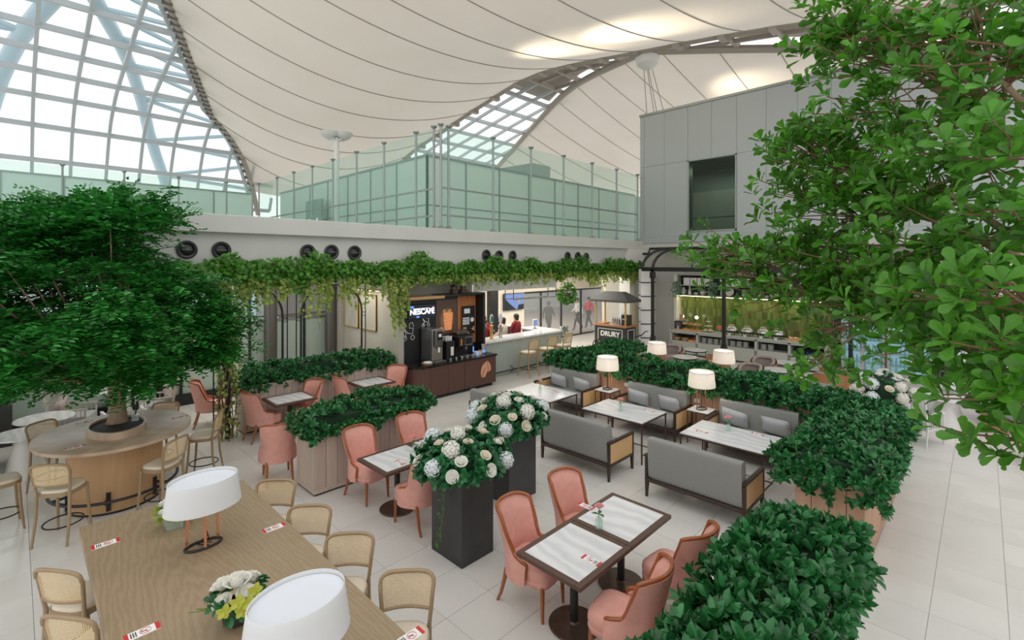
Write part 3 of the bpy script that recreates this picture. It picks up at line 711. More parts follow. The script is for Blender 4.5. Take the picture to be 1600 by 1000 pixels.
# ---- pink upholstered chair (front is +Y)
def pink_chair():
    t = thing('dining_chair', 'x', 'chair')
    def top(s):
        a = abs(s)
        if a < .50: return 1.0-.045*(a/.50)**4
        if a < .70: return .955-.365*(.35*sm((a-.50)/.20)+.65*((a-.50)/.20)**.6)
        return .59-.05*(a-.70)/.30
    def plan(s, z, off):
        ph = s*math.radians(112); a = abs(s); k = max(0, z-.45)
        w_ = .245+.02*sm((a-.5)/.4); waist = 1-.10*math.exp(-((z-.62)/.11)**2)*sm((a-.2)/.3)+.62*max(0, z-.60)
        x = math.copysign(abs(math.sin(ph))**.85, ph)*(w_+off)*waist; y = -math.cos(ph)*(.245+off)-(k*.24)*max(0, math.cos(ph))
        return x, y
    def shell(u, v):
        s = -1+2*u; zt = top(s); z0 = .335
        if v <= .5: z = z0+(zt-z0)*(v*2); off = .032
        else: z = zt-(zt-z0)*(v-.5)*2; off = -.022
        x, y = plan(s, z, off); return (x, y, z)
    m = MB(); m.grid(shell, 36, 14); n0 = len(m.v)
    for i in (0, 36): m.f.append(tuple(i*15+j for j in range(15))); m.m.append(0)
    m.build('backrest', 'pink', t, smooth=60)
    m = MB(); m.squad((0, .045, .435), (.235, .275, .085), .45, .45, 24, 10); m.squad((0, .045, .375), (.232, .27, .055), .25, .4, 24, 6)
    m.build('seat', 'pink', t, smooth=70)
    P = []
    for i in range(61):
        s = -1+2*i/60; z = top(s); x, y = plan(s, z, .006); P.append((x, y, z+.004))
    x, y = plan(-1, .42, .006); P = [(x, y, .40)]+P+[(-x, y, .40)]
    MB().tube(P, .019, 8).build('wood_trim', 'chair_wood', t, smooth=60)
    for sx in (-1, 1):
        MB().tube([(sx*.185, .255, .36), (sx*.19, .262, .2), (sx*.195, .268, 0)], (.027, .022, .015), 8).build('leg', 'chair_wood', t)
        MB().tube([(sx*.18, -.20, .37), (sx*.185, -.225, .25), (sx*.19, -.265, .1), (sx*.195, -.31, 0)], (.026, .023, .019, .015), 8).build('leg', 'chair_wood', t)
    return t
CHL = 'pink upholstered chair '
chairs = place(pink_chair(), [
    (3.84, 3.44, 0, PI+.12, CHL+'beside the black flower box, at the pair of joined tables'),
    (4.72, 3.46, 0, PI-.05, CHL+'at the joined tables, nearest the grey sofa back'),
    (3.80, 2.27, 0, .14, CHL+'tucked under the table with the red no-smoking card, back to the hedge'),
    (4.72, 2.24, 0, -.10, CHL+'squeezed between the joined tables and the large leafy hedge'),
    (3.80, 6.82, 0, PI+.10, CHL+'against the grey-washed planter box, facing the marble table'),
    (4.72, 6.80, 0, PI-.05, CHL+'against the planter box, beside the pink rose vase'),
    (3.90, 5.60, 0, .05, CHL+'pushed in beside the white flower arrangement'),
    (3.56, 10.60, 0, -PI/2+.1, CHL+'at the far marble table beside the ivy post'),
    (4.40, 10.58, 0, PI/2+.2, CHL+'between the two far tables, turned to the ivy side'),
    (5.46, 10.56, 0, -PI/2-.1, CHL+'between the two far tables, turned to the coffee counter'),
    (6.55, 10.50, 0, PI/2+.5, CHL+'next to the brown coffee counter'),
    (3.05, 12.35, 0, -PI/2-.25, CHL+'by the frosted glass wall behind the ivy post'),
    (3.08, 8.46, 0, -.25, CHL+'at the short end of the grey-washed planter box')], 'pink dining chairs')
# ---- marble topped dining table
def dining_table():
    t = thing('dining_table', 'x', 'table'); w, d, z = .86, .78, .75; e = .062
    for x0, y0, x1, y1 in ((-w/2, -d/2, w/2, -d/2+e), (-w/2, d/2-e, w/2, d/2), (-w/2, -d/2+e, -w/2+e, d/2-e), (w/2-e, -d/2+e, w/2, d/2-e)):
        MB().box(x0, y0, z-.045, x1, y1, z, b=.004).build('border_rail', 'dark_wood', t, smooth=0)
    MB().box(-w/2+e, -d/2+e, z-.03, w/2-e, d/2-e, z-.002).build('marble_inlay', 'marble', t, smooth=0)
    MB().box(-.25, -.25, z-.06, .25, .25, z-.03).build('mount_plate', 'black', t, smooth=0)
    MB().cyl(0, 0, .03, z-.05, .042, 14).build('column', 'black', t)
    MB().lathe([(.25, 0), (.255, .012), (.25, .022), (.06, .035), (.045, .05)], 32).build('base_disc', 'bronze', t)
    return t
TL = 'square marble table '
place(dining_table(), [
    (3.89, 2.92, 0, 0, TL+'carrying the red no-smoking card, joined to another'),
    (4.76, 2.92, 0, 0, TL+'with a pink peony vase, joined to another'),
    (3.92, 6.16, 0, 0, TL+'beside the white flower box, chairs against planter'),
    (4.79, 6.16, 0, 0, TL+'half hidden behind the white flower arrangement'),
    (4.07, 10.52, 0, 0, TL+'in front of the far hedge, nearer the ivy post'),
    (6.0, 10.55, 0, 0, TL+'in front of the far hedge, nearer the coffee counter')], 'marble dining tables')
# ---- counter stool with cane back (front is +Y)
def cane_stool(name, bent, foot='black', seat='seat_cream'):
    t = thing(name, 'x', 'stool'); z = .67
    for sx in (-1, 1):
        MB().tube([(sx*.175, .15, z-.03), (sx*.185, .17, .3), (sx*.20, .20, 0)], (.019, .018, .014), 8).build('leg', bent, t)
        MB().tube([(sx*.185, -.185, z), (sx*.19, -.195, .35), (sx*.195, -.25, 0)], (.019, .019, .014), 8).build('leg', bent, t)
    def ring(a, r=1.): return (math.copysign(abs(math.cos(a))**.6, math.cos(a))*.205*r, math.copysign(abs(math.sin(a))**.7, math.sin(a))*.205*r-.01)
    MB().prism([ring(2*PI*i/28) for i in range(28)], z-.055, z-.005).build('seat_ring', bent, t)
    m = MB(); m.squad((0, -.01, z), (.198, .198, .035), .4, .65, 28, 6); m.build('seat_pad', seat, t, smooth=70)
    P = [(-.185, -.185, z-.02), (-.20, -.205, .8), (-.215, -.225, .95)]
    for i in range(13):
        a = PI-PI*i/12; P.append((math.copysign(abs(math.cos(a))**.55, math.cos(a))*.218, -.235-.035*math.sin(a), .96+.095*abs(math.sin(a))**.6))
    P += [(.215, -.225, .95), (.20, -.205, .8), (.185, -.185, z-.02)]
    MB().tube(P, .0165, 8).build('back_frame', bent, t, smooth=60)
    MB().tube([(-.20+.4*i/8, -.207-.04*math.sin(PI*i/8), .775) for i in range(9)], .014, 6).build('back_rail', bent, t)
    def pan(u, v):
        x = -1+2*u; zt = .96+.095*(1-min(1, abs(x)**3.6))**.6; zz = .775+(zt-.775)*v
        return (x*(.198+.015*v), -.208-.045*(1-x*x)-.03*v, zz)
    m = MB(); m.grid(pan, 14, 6); uvxz(m.build('cane_panel', 'cane', t, smooth=80))
    P = [(.20*math.cos(a)*(1.0), .21*math.sin(a)-.01, .215) for a in [2*PI*i/24 for i in range(24)]]
    MB().tube(P, .010, 6, closed=True).build('foot_ring', foot, t)
    return t
SL = 'cane-backed stool '
cs = cane_stool('counter_stool', 'bent')
def fc(dx, dy): return math.atan2(-dx, dy)
def stool_from_back(bx, by, dx, dy):
    n = math.hypot(dx, dy); dx /= n; dy /= n; return (bx+.25*dx, by+.25*dy, 0, fc(dx, dy))
place(cs, [
    (.46, 8.66, 0, fc(.59, .8), SL+'standing clear of the wooden drum of the oval tree table'),
    (1.50, 8.60, 0, fc(-.62, .78), SL+'at the tree table, half behind the oval lamp shade'),
    (2.25, 9.52, 0, fc(-.85, .5), SL+'at the tree table on the side of the pink chairs'),
    (1.80, 10.48, 0, fc(-.55, -.84), SL+'behind the tree table, on the side of the thick black column'),
    (.44, 10.62, 0, fc(.55, -.84), SL+'behind the tree table towards the round stone tables'),
    (-.12, 9.5, 0, fc(.95, .1), SL+'at the tree table, its back turned to the grey sofa'),
    (*stool_from_back(2.14, 5.93, -.67, -.74), SL+'at the long oak table, nearest the grey-washed planter'),
    (*stool_from_back(2.16, 5.05, -.67, -.74), SL+'at the long oak table, beside the no-smoking card by the copper lamp'),
    (*stool_from_back(2.20, 4.26, -.67, -.74), SL+'at the long oak table, between the two copper lamps'),
    (*stool_from_back(2.26, 3.40, -.67, -.74), SL+'at the long oak table, its cream seat showing past the edge'),
    (*stool_from_back(.25, 5.52, .8, .6), SL+'at the long oak table, opposite the other four, nearer the tree table'),
    (*stool_from_back(.27, 4.74, .8, .6), SL+'at the long oak table, opposite the four, farther from tree table')], 'cane counter stools')
bs = cane_stool('bar_stool', 'bar_bent', 'black', 'seat_cream')
place(bs, [(11.45, 10.42, 0, 0, 'tall cane bar stool at the sage green bar, nearest the coffee counter', 1.13),
           (12.36, 10.42, 0, 0, 'tall cane bar stool in the middle of the three at the bar', 1.13),
           (13.24, 10.46, 0, 0, 'tall cane bar stool at the bar end by the glass doors', 1.13)], 'bar stools')
# ---- long oak table
lt = thing('long_table', 'long oak communal table with strong wood grain carrying two copper lamps', 'table', (1.2, 4.0, 0))
MB().box(-.75, -2.6, .895, .76, 2.5, .95, b=.006).build('tabletop', 'oak', lt, smooth=0)
MB().box(-.62, -2.3, .78, .62, 2.2, .895).build('apron', 'oak', lt, smooth=0)
for y in (-2.2, 2.0): MB().box(-.5, y, 0, .5, y+.12, .80, b=.005).build('trestle_panel', 'oak', lt, smooth=0)
# ---- oval tree table
ot = thing('tree_table', 'oval wooden table with a tree growing through its middle', 'table', (1.1, 9.55, 0))
m = MB(); m.lathe([(.96, .995), (.985, 1.0), (.99, 1.045), (.98, 1.05)], 64, sx=.965, sy=1.06); m.build('tabletop', 'oak_oval', ot)
m = MB(); m.lathe([(.58, .03), (.58, .995)], 48, sx=1.0, sy=1.04); m.build('drum', 'oak_base', ot)
m = MB(); m.lathe([(.585, 0), (.585, .03)], 48, sx=1.0, sy=1.04); m.build('plinth', 'black', ot)
m = MB(); m.lathe([(1., 1.05), (1., 1.15), (.9, 1.15), (.9, 1.05)], 48, (0, -.06, 0), sx=.36, sy=.54, cap=False); m.build('planter_rim', 'oak_oval', ot)
m = MB(); m.lathe([(.001, 1.13), (.9, 1.115), (.9, 1.06)], 32, (0, -.06, 0), sx=.36, sy=.54); m.build('pebbles', 'soil', ot)
MB().tube([(.77*math.cos(2*PI*i/48), .80*math.sin(2*PI*i/48), .25) for i in range(48)], .021, 8, closed=True).build('foot_rail', 'black', ot)
for i in range(6):
    a = i*PI/3+.25; c, s = math.cos(a), math.sin(a); k = MB(); k.bar((.57*c, .595*s, .25), (.77*c, .80*s, .25), .03); k.bar((.57*c, .595*s, .12), (.76*c, .79*s, .24), .03); k.bar((.585*c, .61*s, .06), (.585*c, .61*s, .32), .05); k.build('rail_bracket', 'black', ot, smooth=0)
# ---- sofa (front is +Y), width 1.48
def sofa(name, arms=True):
    t = thing(name, 'x', 'sofa'); w, d = 1.48, .78
    m = MB(); m.box(-w/2, -d/2, .235, w/2, -d/2+.05, .285, b=.005); m.box(-w/2, d/2-.05, .235, w/2, d/2, .285, b=.005)
    m.box(-w/2, -d/2+.05, .235, -w/2+.05, d/2-.05, .285, b=.005); m.box(w/2-.05, -d/2+.05, .235, w/2, d/2-.05, .285, b=.005); m.build('base_frame', 'frame_dark', t, smooth=0)
    for sx in (-1, 1):
        for sy in (-1, 1):
            k = MB(); k.add([((sx*(w/2-.025)+a*.025), (sy*(d/2-.025)+b*.025), .25) for a, b in ((-1, -1), (1, -1), (1, 1), (-1, 1))]+[((sx*(w/2-.022)+a*.016), (sy*(d/2-.022)+b*.016), 0) for a, b in ((-1, -1), (1, -1), (1, 1), (-1, 1))],
               [(0, 1, 2, 3), (7, 6, 5, 4), (0, 4, 5, 1), (1, 5, 6, 2), (2, 6, 7, 3), (3, 7, 4, 0)]); k.build('leg', 'frame_dark', t, smooth=0)
        x = sx*(w/2-.02)
        a = MB(); a.bar((x, -d/2+.02, .26), (x, -d/2+.02, .60), .04); a.bar((x, d/2-.02, .26), (x, d/2-.02, .62), .04); a.bar((x, -d/2, .63), (x, d/2-.0, .63), .05, .04)
        ao = a.build('arm_frame', 'frame_dark', t, smooth=0)
        MB().box(x-.012, -d/2+.04, .285, x+.012, d/2-.04, .61).build('rattan_panel', 'rattan', ao, smooth=0)
    def slab(u, v):
        a = 2*PI*v
        yy = math.copysign(abs(math.cos(a))**.35, math.cos(a))*.085; zz = math.copysign(abs(math.sin(a))**.3, math.sin(a))*.315
        return (-w/2+.05+(w-.10)*u, -d/2+.105+yy-(zz+.315)*.06, .595+zz)
    m = MB(); m.grid(slab, 8, 28); k = 29
    for i in (0, 8): m.f.append(tuple(i*k+j for j in range(28))); m.m.append(0)
    m.build('backrest', 'sofa', t, smooth=50)
    m = MB(); m.squad((0, .07, .375), (w/2-.05, d/2-.085, .095), .22, .16, 32, 10); m.build('seat_cushion', 'sofa', t, smooth=70)
    return t
so_ = sofa('sofa')
place(so_, [
    (7.19, 3.01, 0, -PI/2, 'grey sofa with rattan arms, its back towards the joined dining tables and large hedge'),
    (7.19, 5.13, 0, -PI/2, 'grey sofa with rattan arms, its back beside the white flower boxes'),
    (7.19, 7.16, 0, -PI/2, 'grey sofa with its back towards the coffee counter and white flowers'),
    (9.5, 3.05, 0, PI/2, 'grey sofa with two pillows in front of hedge, at the end away from the bar'),
    (9.5, 5.10, 0, PI/2, 'grey sofa with two pillows standing between the two lamp tables'),
    (9.5, 7.35, 0, PI/2, 'grey sofa with two pillows in front of hedge, nearest the bar')], 'grey rattan-armed sofas')
def pillow():
    m = MB()
    def f(sg):
        def g(u, v):
            x = -1+2*u; y = -1+2*v; k = max(0, (1-abs(x)**3.2))*max(0, (1-abs(y)**3.2)); pin = 1-.06*(1-abs(x))*abs(y)**2-.06*(1-abs(y))*abs(x)**2
            return (x*.25*pin, sg*.085*k**.55, y*.165*pin)
        return g
    m.grid(f(1), 14, 10); m.grid(f(-1), 14, 10)
    o = m.build('throw_pillow', 'cushion', smooth=80); return tag(o, 'x', 'pillow')
pw = []
for (cy, nm) in ((3.05, 'sofa farthest from the bar'), (5.10, 'sofa between the two lamp tables'), (7.35, 'sofa nearest the bar')):
    for dy, sd in ((.36, 'towards the bar'), (-.36, 'away from the bar')):
        pw.append((9.62, cy+dy, .635, PI/2+random.uniform(-.15, .15), 'grey pillow on '+nm+', '+sd))
for o in place(pillow(), pw, 'light grey sofa pillows'):
    o.rotation_euler = (-.28, random.uniform(-.12, .12), o.rotation_euler[2])
# ---- marble coffee tables
def coffee_table():
    t = thing('coffee_table', 'x', 'table'); w, d, z = .92, 1.3, .75
    MB().box(-w/2, -d/2, z-.018, w/2, d/2, z, b=.003).build('marble_top', 'marble', t, smooth=0)
    f = MB(); e = .022
    for a, b in (((-w/2, -d/2), (w/2, -d/2)), ((w/2, -d/2), (w/2, d/2)), ((w/2, d/2), (-w/2, d/2)), ((-w/2, d/2), (-w/2, -d/2))): f.bar((a[0], a[1], z-.03), (b[0], b[1], z-.03), e)
    f.build('top_frame', 'bronze', t, smooth=0)
    for sx in (-1, 1):
        for sy in (-1, 1): MB().bar((sx*(w/2-.01), sy*(d/2-.01), 0), (sx*(w/2-.01), sy*(d/2-.01), z-.03), e).build('leg', 'bronze', t, smooth=0)
    s = MB(); s.bar((-w/2, -d/2+.01, .16), (w/2, -d/2+.01, .16), .016); s.bar((-w/2, d/2-.01, .16), (w/2, d/2-.01, .16), .016); s.bar((0, -d/2, .16), (0, d/2, .16), .016); s.build('stretcher', 'bronze', t, smooth=0)
    return t
place(coffee_table(), [
    (8.27, 3.01, 0, 0, 'rectangular marble table in front of the sofa farthest from the bar'),
    (8.25, 5.0, 0, 0, 'rectangular marble table at the sofa between the two lamp tables'),
    (8.15, 7.03, 0, 0, 'rectangular marble table by the sofa nearest the bar')], 'marble sofa tables')
# ---- lamp tables and lamps
def side_table():
    t = thing('lamp_table', 'x', 'side table'); w = .42; z = .67
    MB().box(-w/2, -w/2, z-.02, w/2, w/2, z, b=.003).build('marble_top', 'marble', t, smooth=0)
    f = MB()
    for q in (z-.03, .12):
        for a, b in (((-1, -1), (1, -1)), ((1, -1), (1, 1)), ((1, 1), (-1, 1)), ((-1, 1), (-1, -1))): f.bar((a[0]*(w/2-.01), a[1]*(w/2-.01), q), (b[0]*(w/2-.01), b[1]*(w/2-.01), q), .018)
    f.build('frame', 'bronze', t, smooth=0)
    for a, b in ((-1, -1), (1, -1), (1, 1), (-1, 1)): MB().bar((a*(w/2-.01), b*(w/2-.01), 0), (a*(w/2-.01), b*(w/2-.01), z-.03), .018).build('leg', 'bronze', t, smooth=0)
    return t
place(side_table(), [(9.62, 4.05, 0, 0, 'small marble side table with a lamp between the two sofas away from bar'),
                     (9.62, 6.26, 0, 0, 'small marble side table with a lamp between the two sofas towards bar'),
                     (12.3, 6.42, 0, 0, 'small marble side table behind the hedge, nearer the lantern wall'), (12.3, 4.62, 0, 0, 'small marble side table behind the hedge, nearer the fridges')], 'lamp side tables')
def table_lamp(name, sx, sy, shade, hs, zb, lit):
    t = thing(name, 'x', 'lamp'); n = 40; r = .16
    MB().tube([(r*1.25*sx/.25*math.cos(2*PI*i/36)*.62, r*.9*sy/.25*math.sin(2*PI*i/36)*.62, .012) for i in range(36)], .012, 8, closed=True, ).build('base_ring', 'black', t)
    bx = r*1.25*sx/.25*.62; by = r*.9*sy/.25*.62
    for a in (0, PI*.66, PI*1.33):
        x, y = bx*math.cos(a+.5), by*math.sin(a+.5); MB().bar((x, y, .02), (x*.9, y*.9, zb+.02), .022, .012).build('post', 'copper', t, smooth=0)
    MB().tube([(0, 0, zb+.1), (.01, 0, zb-.05), (.02, .01, .16), (.05, .02, .04), (-.04, .03, .015), (.03, -.05, .015), (-.02, -.02, .05), (.04, .03, .07), (-.03, .04, .03), (.06, -.02, .02)], .006, 5).build('cable', 'black', t)
    m = MB(); m.lathe([(1.06, zb), (.94, zb+hs), (.925, zb+hs), (1.045, zb)], n, sx=sx, sy=sy, cap=False); m.build('shade', shade, t)
    m = MB(); m.lathe([(.001, zb+hs-.03), (.925, zb+hs-.03)], n, sx=sx, sy=sy, cap=False); m.build('top_diffuser', 'diffuser' if not lit else 'shade_lit', t)
    MB().lathe([(.02, zb+.02), (.03, zb+.06), (.03, zb+.12), (.001, zb+.14)], 10).build('bulb', 'white', t)
    if lit:
        l = bpy.data.lights.new('bulb_light', 'POINT'); l.energy = lit; l.color = (1, .85, .68); l.shadow_soft_size = .05
        lo = bpy.data.objects.new('bulb_light', l); C.objects.link(lo); lo.parent = t; lo.location = (0, 0, zb+.13)
    return t
place(table_lamp('desk_lamp', .30, .23, 'shade', .26, .38, 0), [
    (1.24, 5.24, .95, 0, 'large oval white lamp on copper posts beside the farther no-smoking card on oak table'),
    (1.20, 2.98, .95, 0, 'large oval white lamp beside the yellow orchid bouquet on oak table')], 'oval table lamps')
place(table_lamp('table_lamp', .25, .25, 'shade_lit', .30, .46, 10), [
    (9.62, 4.05, .67, 0, 'round white shaded copper lamp between the two sofas away from bar'),
    (9.62, 6.26, .67, 0, 'round white shaded copper lamp between the two sofas towards bar'),
    (12.3, 6.42, .67, 0, 'white lamp shade showing above the hedge, nearer the lantern wall'),
    (12.3, 4.62, .67, 0, 'white lamp shade showing above the hedge, nearer the fridges')], 'round table lamps')
# ---- planters
def planter(label, x0, x1, y0, y1, z, material, faces, pw_=.17):
    t = thing('planter_box', label, 'planter', ((x0+x1)/2, (y0+y1)/2, 0)); a = (x1-x0)/2; b = (y1-y0)/2
    MB().box(-a+.03, -b+.03, .03, a-.03, b-.03, z-.12).build('inner_box', 'core', t, smooth=0)
    MB().box(-a+.015, -b+.015, 0, a-.015, b-.015, .05).build('plinth', 'black', t, smooth=0)
    MB().box(-a+.03, -b+.03, z-.12, a-.03, b-.03, z-.10).build('soil_bed', 'soil', t, smooth=0)
    def run(p, q, n):
        L_ = math.hypot(q[0]-p[0], q[1]-p[1]); k = max(1, round(L_/pw_)); s = L_/k; ang = math.atan2(q[1]-p[1], q[0]-p[0])
        me = MB().box(.003, -.011, .07, s-.003, .011, z-.06, b=.004).build('plank', material, None, smooth=0); md = me.data; bpy.data.objects.remove(me)
        for i in range(k):
            o = link('plank', md, t); o.location = (p[0]+(q[0]-p[0])*i/k, p[1]+(q[1]-p[1])*i/k, 0); o.rotation_euler = (0, 0, ang)
        for z0, z1 in ((.03, .08), (z-.07, z)):
            r = MB().box(0, -.02, z0, L_, .02, z1, b=.004).build('rail', material, t, smooth=0); r.location = (p[0], p[1], 0); r.rotation_euler = (0, 0, ang)
    e = .015
    cor = {'-y': ((-a, -b+e), (a, -b+e)), '+x': ((a-e, -b), (a-e, b)), '+y': ((a, b-e), (-a, b-e)), '-x': ((-a+e, b), (-a+e, -b))}
    for f_ in cor: run(*cor[f_], 0)
    return t
planter('brown wooden planter box standing behind the row of pillowed sofas', 9.98, 10.6, 1.78, 8.2, .99, 'plank_warm', None)
planter('brown wooden planter box beside the open walkway, overgrown at its corner', 6.85, 9.9, .98, 1.70, .99, 'plank_warm', None)
planter('brown wooden planter box reaching from the sofas towards the black cart', 10.65, 13.3, 7.5, 8.15, .99, 'plank_warm', None)
planter('wooden planter box hidden under the largest hedge beside pink chairs', 2.3, 5.15, .92, 1.38, .92, 'plank_warm', None)
planter('grey-washed wooden planter box with pink chairs along its side', 3.22, 5.31, 7.37, 8.05, .99, 'plank', None, .19)
planter('grey-washed wooden planter box under the far hedge by the arched trellises', 3.35, 6.85, 11.12, 11.6, .99, 'plank', None)
# ---- black flower boxes
for lab, (x0, x1, y0, y1, z) in (('tall black planter box with white flowers beside pink chairs', (3.67, 4.18, 4.39, 4.98, 1.08)), ('tall black planter box with white flowers beside grey sofa back', (5.1, 5.7, 5.02, 5.6, 1.08)), ('tall black planter box with cream roses by the frosted glass wall', (-.55, -.02, 13.7, 14.2, 1.1)), ('black planter box with white flowers behind hedge corner', (11.6, 12.2, 1.1, 1.7, .9))):
    t = thing('flower_box', lab, 'planter', ((x0+x1)/2, (y0+y1)/2, 0)); a = (x1-x0)/2; b = (y1-y0)/2
    for f_ in ((-a, -b, a, -b+.02), (-a, b-.02, a, b), (-a, -b+.02, -a+.02, b-.02), (a-.02, -b+.02, a, b-.02)): MB().box(f_[0], f_[1], .0, f_[2], f_[3], z, b=.003).build('side_panel', 'charcoal', t, smooth=0)
    MB().box(-a+.02, -b+.02, z-.1, a-.02, b-.02, z-.05).build('soil_bed', 'soil', t, smooth=0)
# ================================================================== PLANTS
def hedge(label, x0, x1, y0, y1, zb, zt, L0, dens, nobj=0, over=.10, drop=.10, cut=None):
    cx, cy = (x0+x1)/2, (y0+y1)/2; a = (x1-x0)/2+over; b = (y1-y0)/2+over
    t = thing('hedge', label, 'hedge', (cx, cy, zb-.11))
    h = zt-zb+drop; areas = np.array([4*a*b, 2*a*h, 2*a*h, 2*b*h, 2*b*h]); n = int(areas.sum()*dens); f = rng.choice(5, n, p=areas/areas.sum())
    u = rng.uniform(-1, 1, n); v = rng.uniform(-1, 1, n); w_ = rng.uniform(0, 1, n); P = np.zeros((n, 3)); N = np.zeros((n, 3))
    tp = f == 0; e = np.maximum(np.abs(u)**(8), np.abs(v)**5)
    bump = .05*np.sin(3.1*(cx+u*a)+1.3*cy)*np.cos(4.3*(cy+v*b))
    P[tp] = np.stack([u*a, v*b, (zt-zb)+bump-.16*e], 1)[tp]; N[tp] = np.stack([u**5*.7, v**3*.7, np.ones(n)], 1)[tp]
    for k, (sx, sy) in ((1, (0, -1)), (2, (0, 1)), (3, (-1, 0)), (4, (1, 0))):
        q = f == k; z = -drop+(h-.12)*w_; bul = .05*np.sin(5*u+7*w_)+.04*(w_-.4)
        if sx == 0: P[q] = np.stack([u*a, sy*(b+bul), z], 1)[q]
        else: P[q] = np.stack([sx*(a+bul), v*b, z], 1)[q]
        N[q] = np.array([sx, sy, .55])
    P += rng.normal(0, .025, P.shape); N = nrm(N)+rng.normal(0, .38, N.shape)
    P += np.array([cx, cy, zb])
    O, D, U, Ln, W = whorls(P, N, 7, L0, .25, (45, 78))
    leaf_parts(t, O, D, U, Ln, W, LEAF, 'hedge_leaf', nobj)
    m = MB(); m.squad((0, 0, (zt-zb)*.5-.05+.11), (a-.09, b-.09, (zt-zb)*.5-.02), .3, .25, 28, 8); m.build('dark_filler', 'core', t)  # added solid filler in dark foliage green, so the hedge is not see-through
    # upright shoots
    k = int(4*a*b*9); s = MB()
    for i in range(k):
        x, y = rng.uniform(-a, a)*.95, rng.uniform(-b, b)*.9; z = zt-zb+.11; s.tube([(x, y, z-.2), (x+rng.normal(0, .02), y+rng.normal(0, .02), z+rng.uniform(.0, .07))], .004, 4)
    o = s.build('shoots', 'stem', t, smooth=0, fix=False); o['kind'] = 'stuff'
    return t
hedge('long glossy green hedge behind the row of pillowed sofas', 9.98, 10.6, 1.78, 8.2, .99, 1.33, .105, 120, over=.12)
hedge('glossy green hedge spilling over its planter beside the open walkway', 6.85, 9.9, .98, 1.70, .99, 1.32, .11, 130, 300, over=.15, drop=.16)
hedge('glossy green hedge reaching towards the black cart', 10.65, 13.3, 7.5, 8.15, .99, 1.22, .10, 120)
hedge('large glossy green hedge beside the pink chairs at joined tables', 2.3, 5.15, .92, 1.38, .92, 1.29, .12, 150, 300, over=.15, drop=.2)
hedge('glossy green hedge in the grey-washed planter with pink chairs', 3.22, 5.31, 7.37, 8.05, .99, 1.24, .095, 150, over=.09)
hedge('far glossy green hedge in front of the arched trellises', 3.35, 6.82, 11.12, 11.6, .99, 1.34, .09, 130, over=.06)
# ---- tree in the oval table: pinnate fronds
def fronds(P, D, n_pair, flen, ll):
    n = len(P); D = nrm(D); X = nrm(np.cross(D, np.array([0, 0, 1.])+rng.normal(0, .25, (n, 3)))); U = np.cross(X, D); out = []
    for i in range(n_pair):
        s = (i+1.)/n_pair; O = P+D*(flen*s)[:, None]-U*(.25*flen*s*s)[:, None]
        for sg in (-1, 1):
            dd = D*.45+X*sg*.9+rng.normal(0, .12, (n, 3)); L_ = ll*rng.uniform(.8, 1.15, n)*(1-.35*abs(s-.5)); out.append((O, dd, U+rng.normal(0, .25, (n, 3)), L_, L_*.24))
    return [np.concatenate([o[k] for o in out]) for k in range(5)]
tr = thing('leafy_tree', 'bushy dark green tree with a single trunk rising from the oval table', 'tree', (1.12, 9.66, 1.10))
TB = np.array([1.12, 9.66, 1.10])
trunk = [(0, 0, 0), (.01, .0, .15), (-.01, .01, .4), (.0, 0, .65), (.02, .01, .85)]
MB().tube(trunk, (.145, .115, .105, .11, .125), 14).build('trunk', 'bark', tr, smooth=60)
cl = []
RR = np.array(RT)
def clump_at(px, py, dd): return np.array(at_d(px, py, dd))
# clumps spread in a flattened crown
for (r, z, n, off) in ((.5, 4.35, 4, .3), (1.1, 4.0, 7, 0), (1.75, 3.55, 11, .2), (1.0, 3.3, 6, .5), (2.0, 3.0, 13, .1), (1.2, 2.75, 7, .3), (1.85, 2.45, 12, .0), (1.2, 2.3, 7, .6), (.5, 3.0, 3, .2), (.6, 3.8, 4, .9)):
    for i in range(n):
        a = 2*PI*(i+off)/n+rng.normal(0, .12); rr = r*rng.uniform(.85, 1.12); cl.append(np.array([1.1+rr*math.cos(a), 9.65+rr*math.sin(a), z+rng.normal(0, .13)]))
for (px, py, dd) in ((318, 505, 7.6), (320, 545, 7.7), (290, 550, 7.5), (310, 475, 7.7), (250, 352, 7.2),  (60, 590, 7.2), (30, 560, 7.2), (110, 570, 7.1), (215, 580, 7.0), (120, 330, 7.6), (200, 320, 7.6), (60, 345, 7.4), (160, 345, 7.3), (205, 345, 7.5), (95, 365, 7.2), (15, 350, 7.3)): cl.append(clump_at(px, py, dd))
def keep(c):
    d = c[0]*FW[0]+c[1]*FW[1]; px = 800+FPX*(c[0]*RT[0]+c[1]*RT[1])/d; py = HOR-(c[2]-CH)/d*FPX
    return not ((px > 222 and py < 440) or px > 322)
cl = [np.array([c[0], min(c[1], 10.25 if c[2] > 2.75 else 11.6), c[2]]) for c in cl if keep(c)]
P = []; D = []
br = MB(); fork = Vector((.02, .01, .83))
for c in cl:
    q = c-TB; hv = q*np.array([1, 1, 0]); n = 120
    pts = rng.normal(0, 1, (n, 3)).clip(-2, 2)*np.array([.27, .24, .12])+c; pts = pts[(pts[:, 1] < 10.55) | (pts[:, 2] < 3.0)]; n = len(pts)
    dr = (pts-TB-np.array([0, 0, 1.9]))*np.array([1, 1, .15])+rng.normal(0, .45, (n, 3))*np.array([1, 1, .4])
    P.append(pts); D.append(dr)
    mid = Vector(q*.45)+Vector((rng.normal(0, .08), rng.normal(0, .08), .25)); r0 = .045 if rng.random() < .3 else .028
    br.tube([fork-Vector((0, 0, .12)), fork+(mid-fork)*.4+Vector((0, 0, .05)), mid, Vector(q*.8)+Vector((0, 0, .02)), Vector(q)], (r0*1.2, r0, r0*.7, .012, .006), 6)
br.build('branches', 'bark', tr, smooth=60)
P = np.concatenate(P); D = np.concatenate(D); n = len(P)
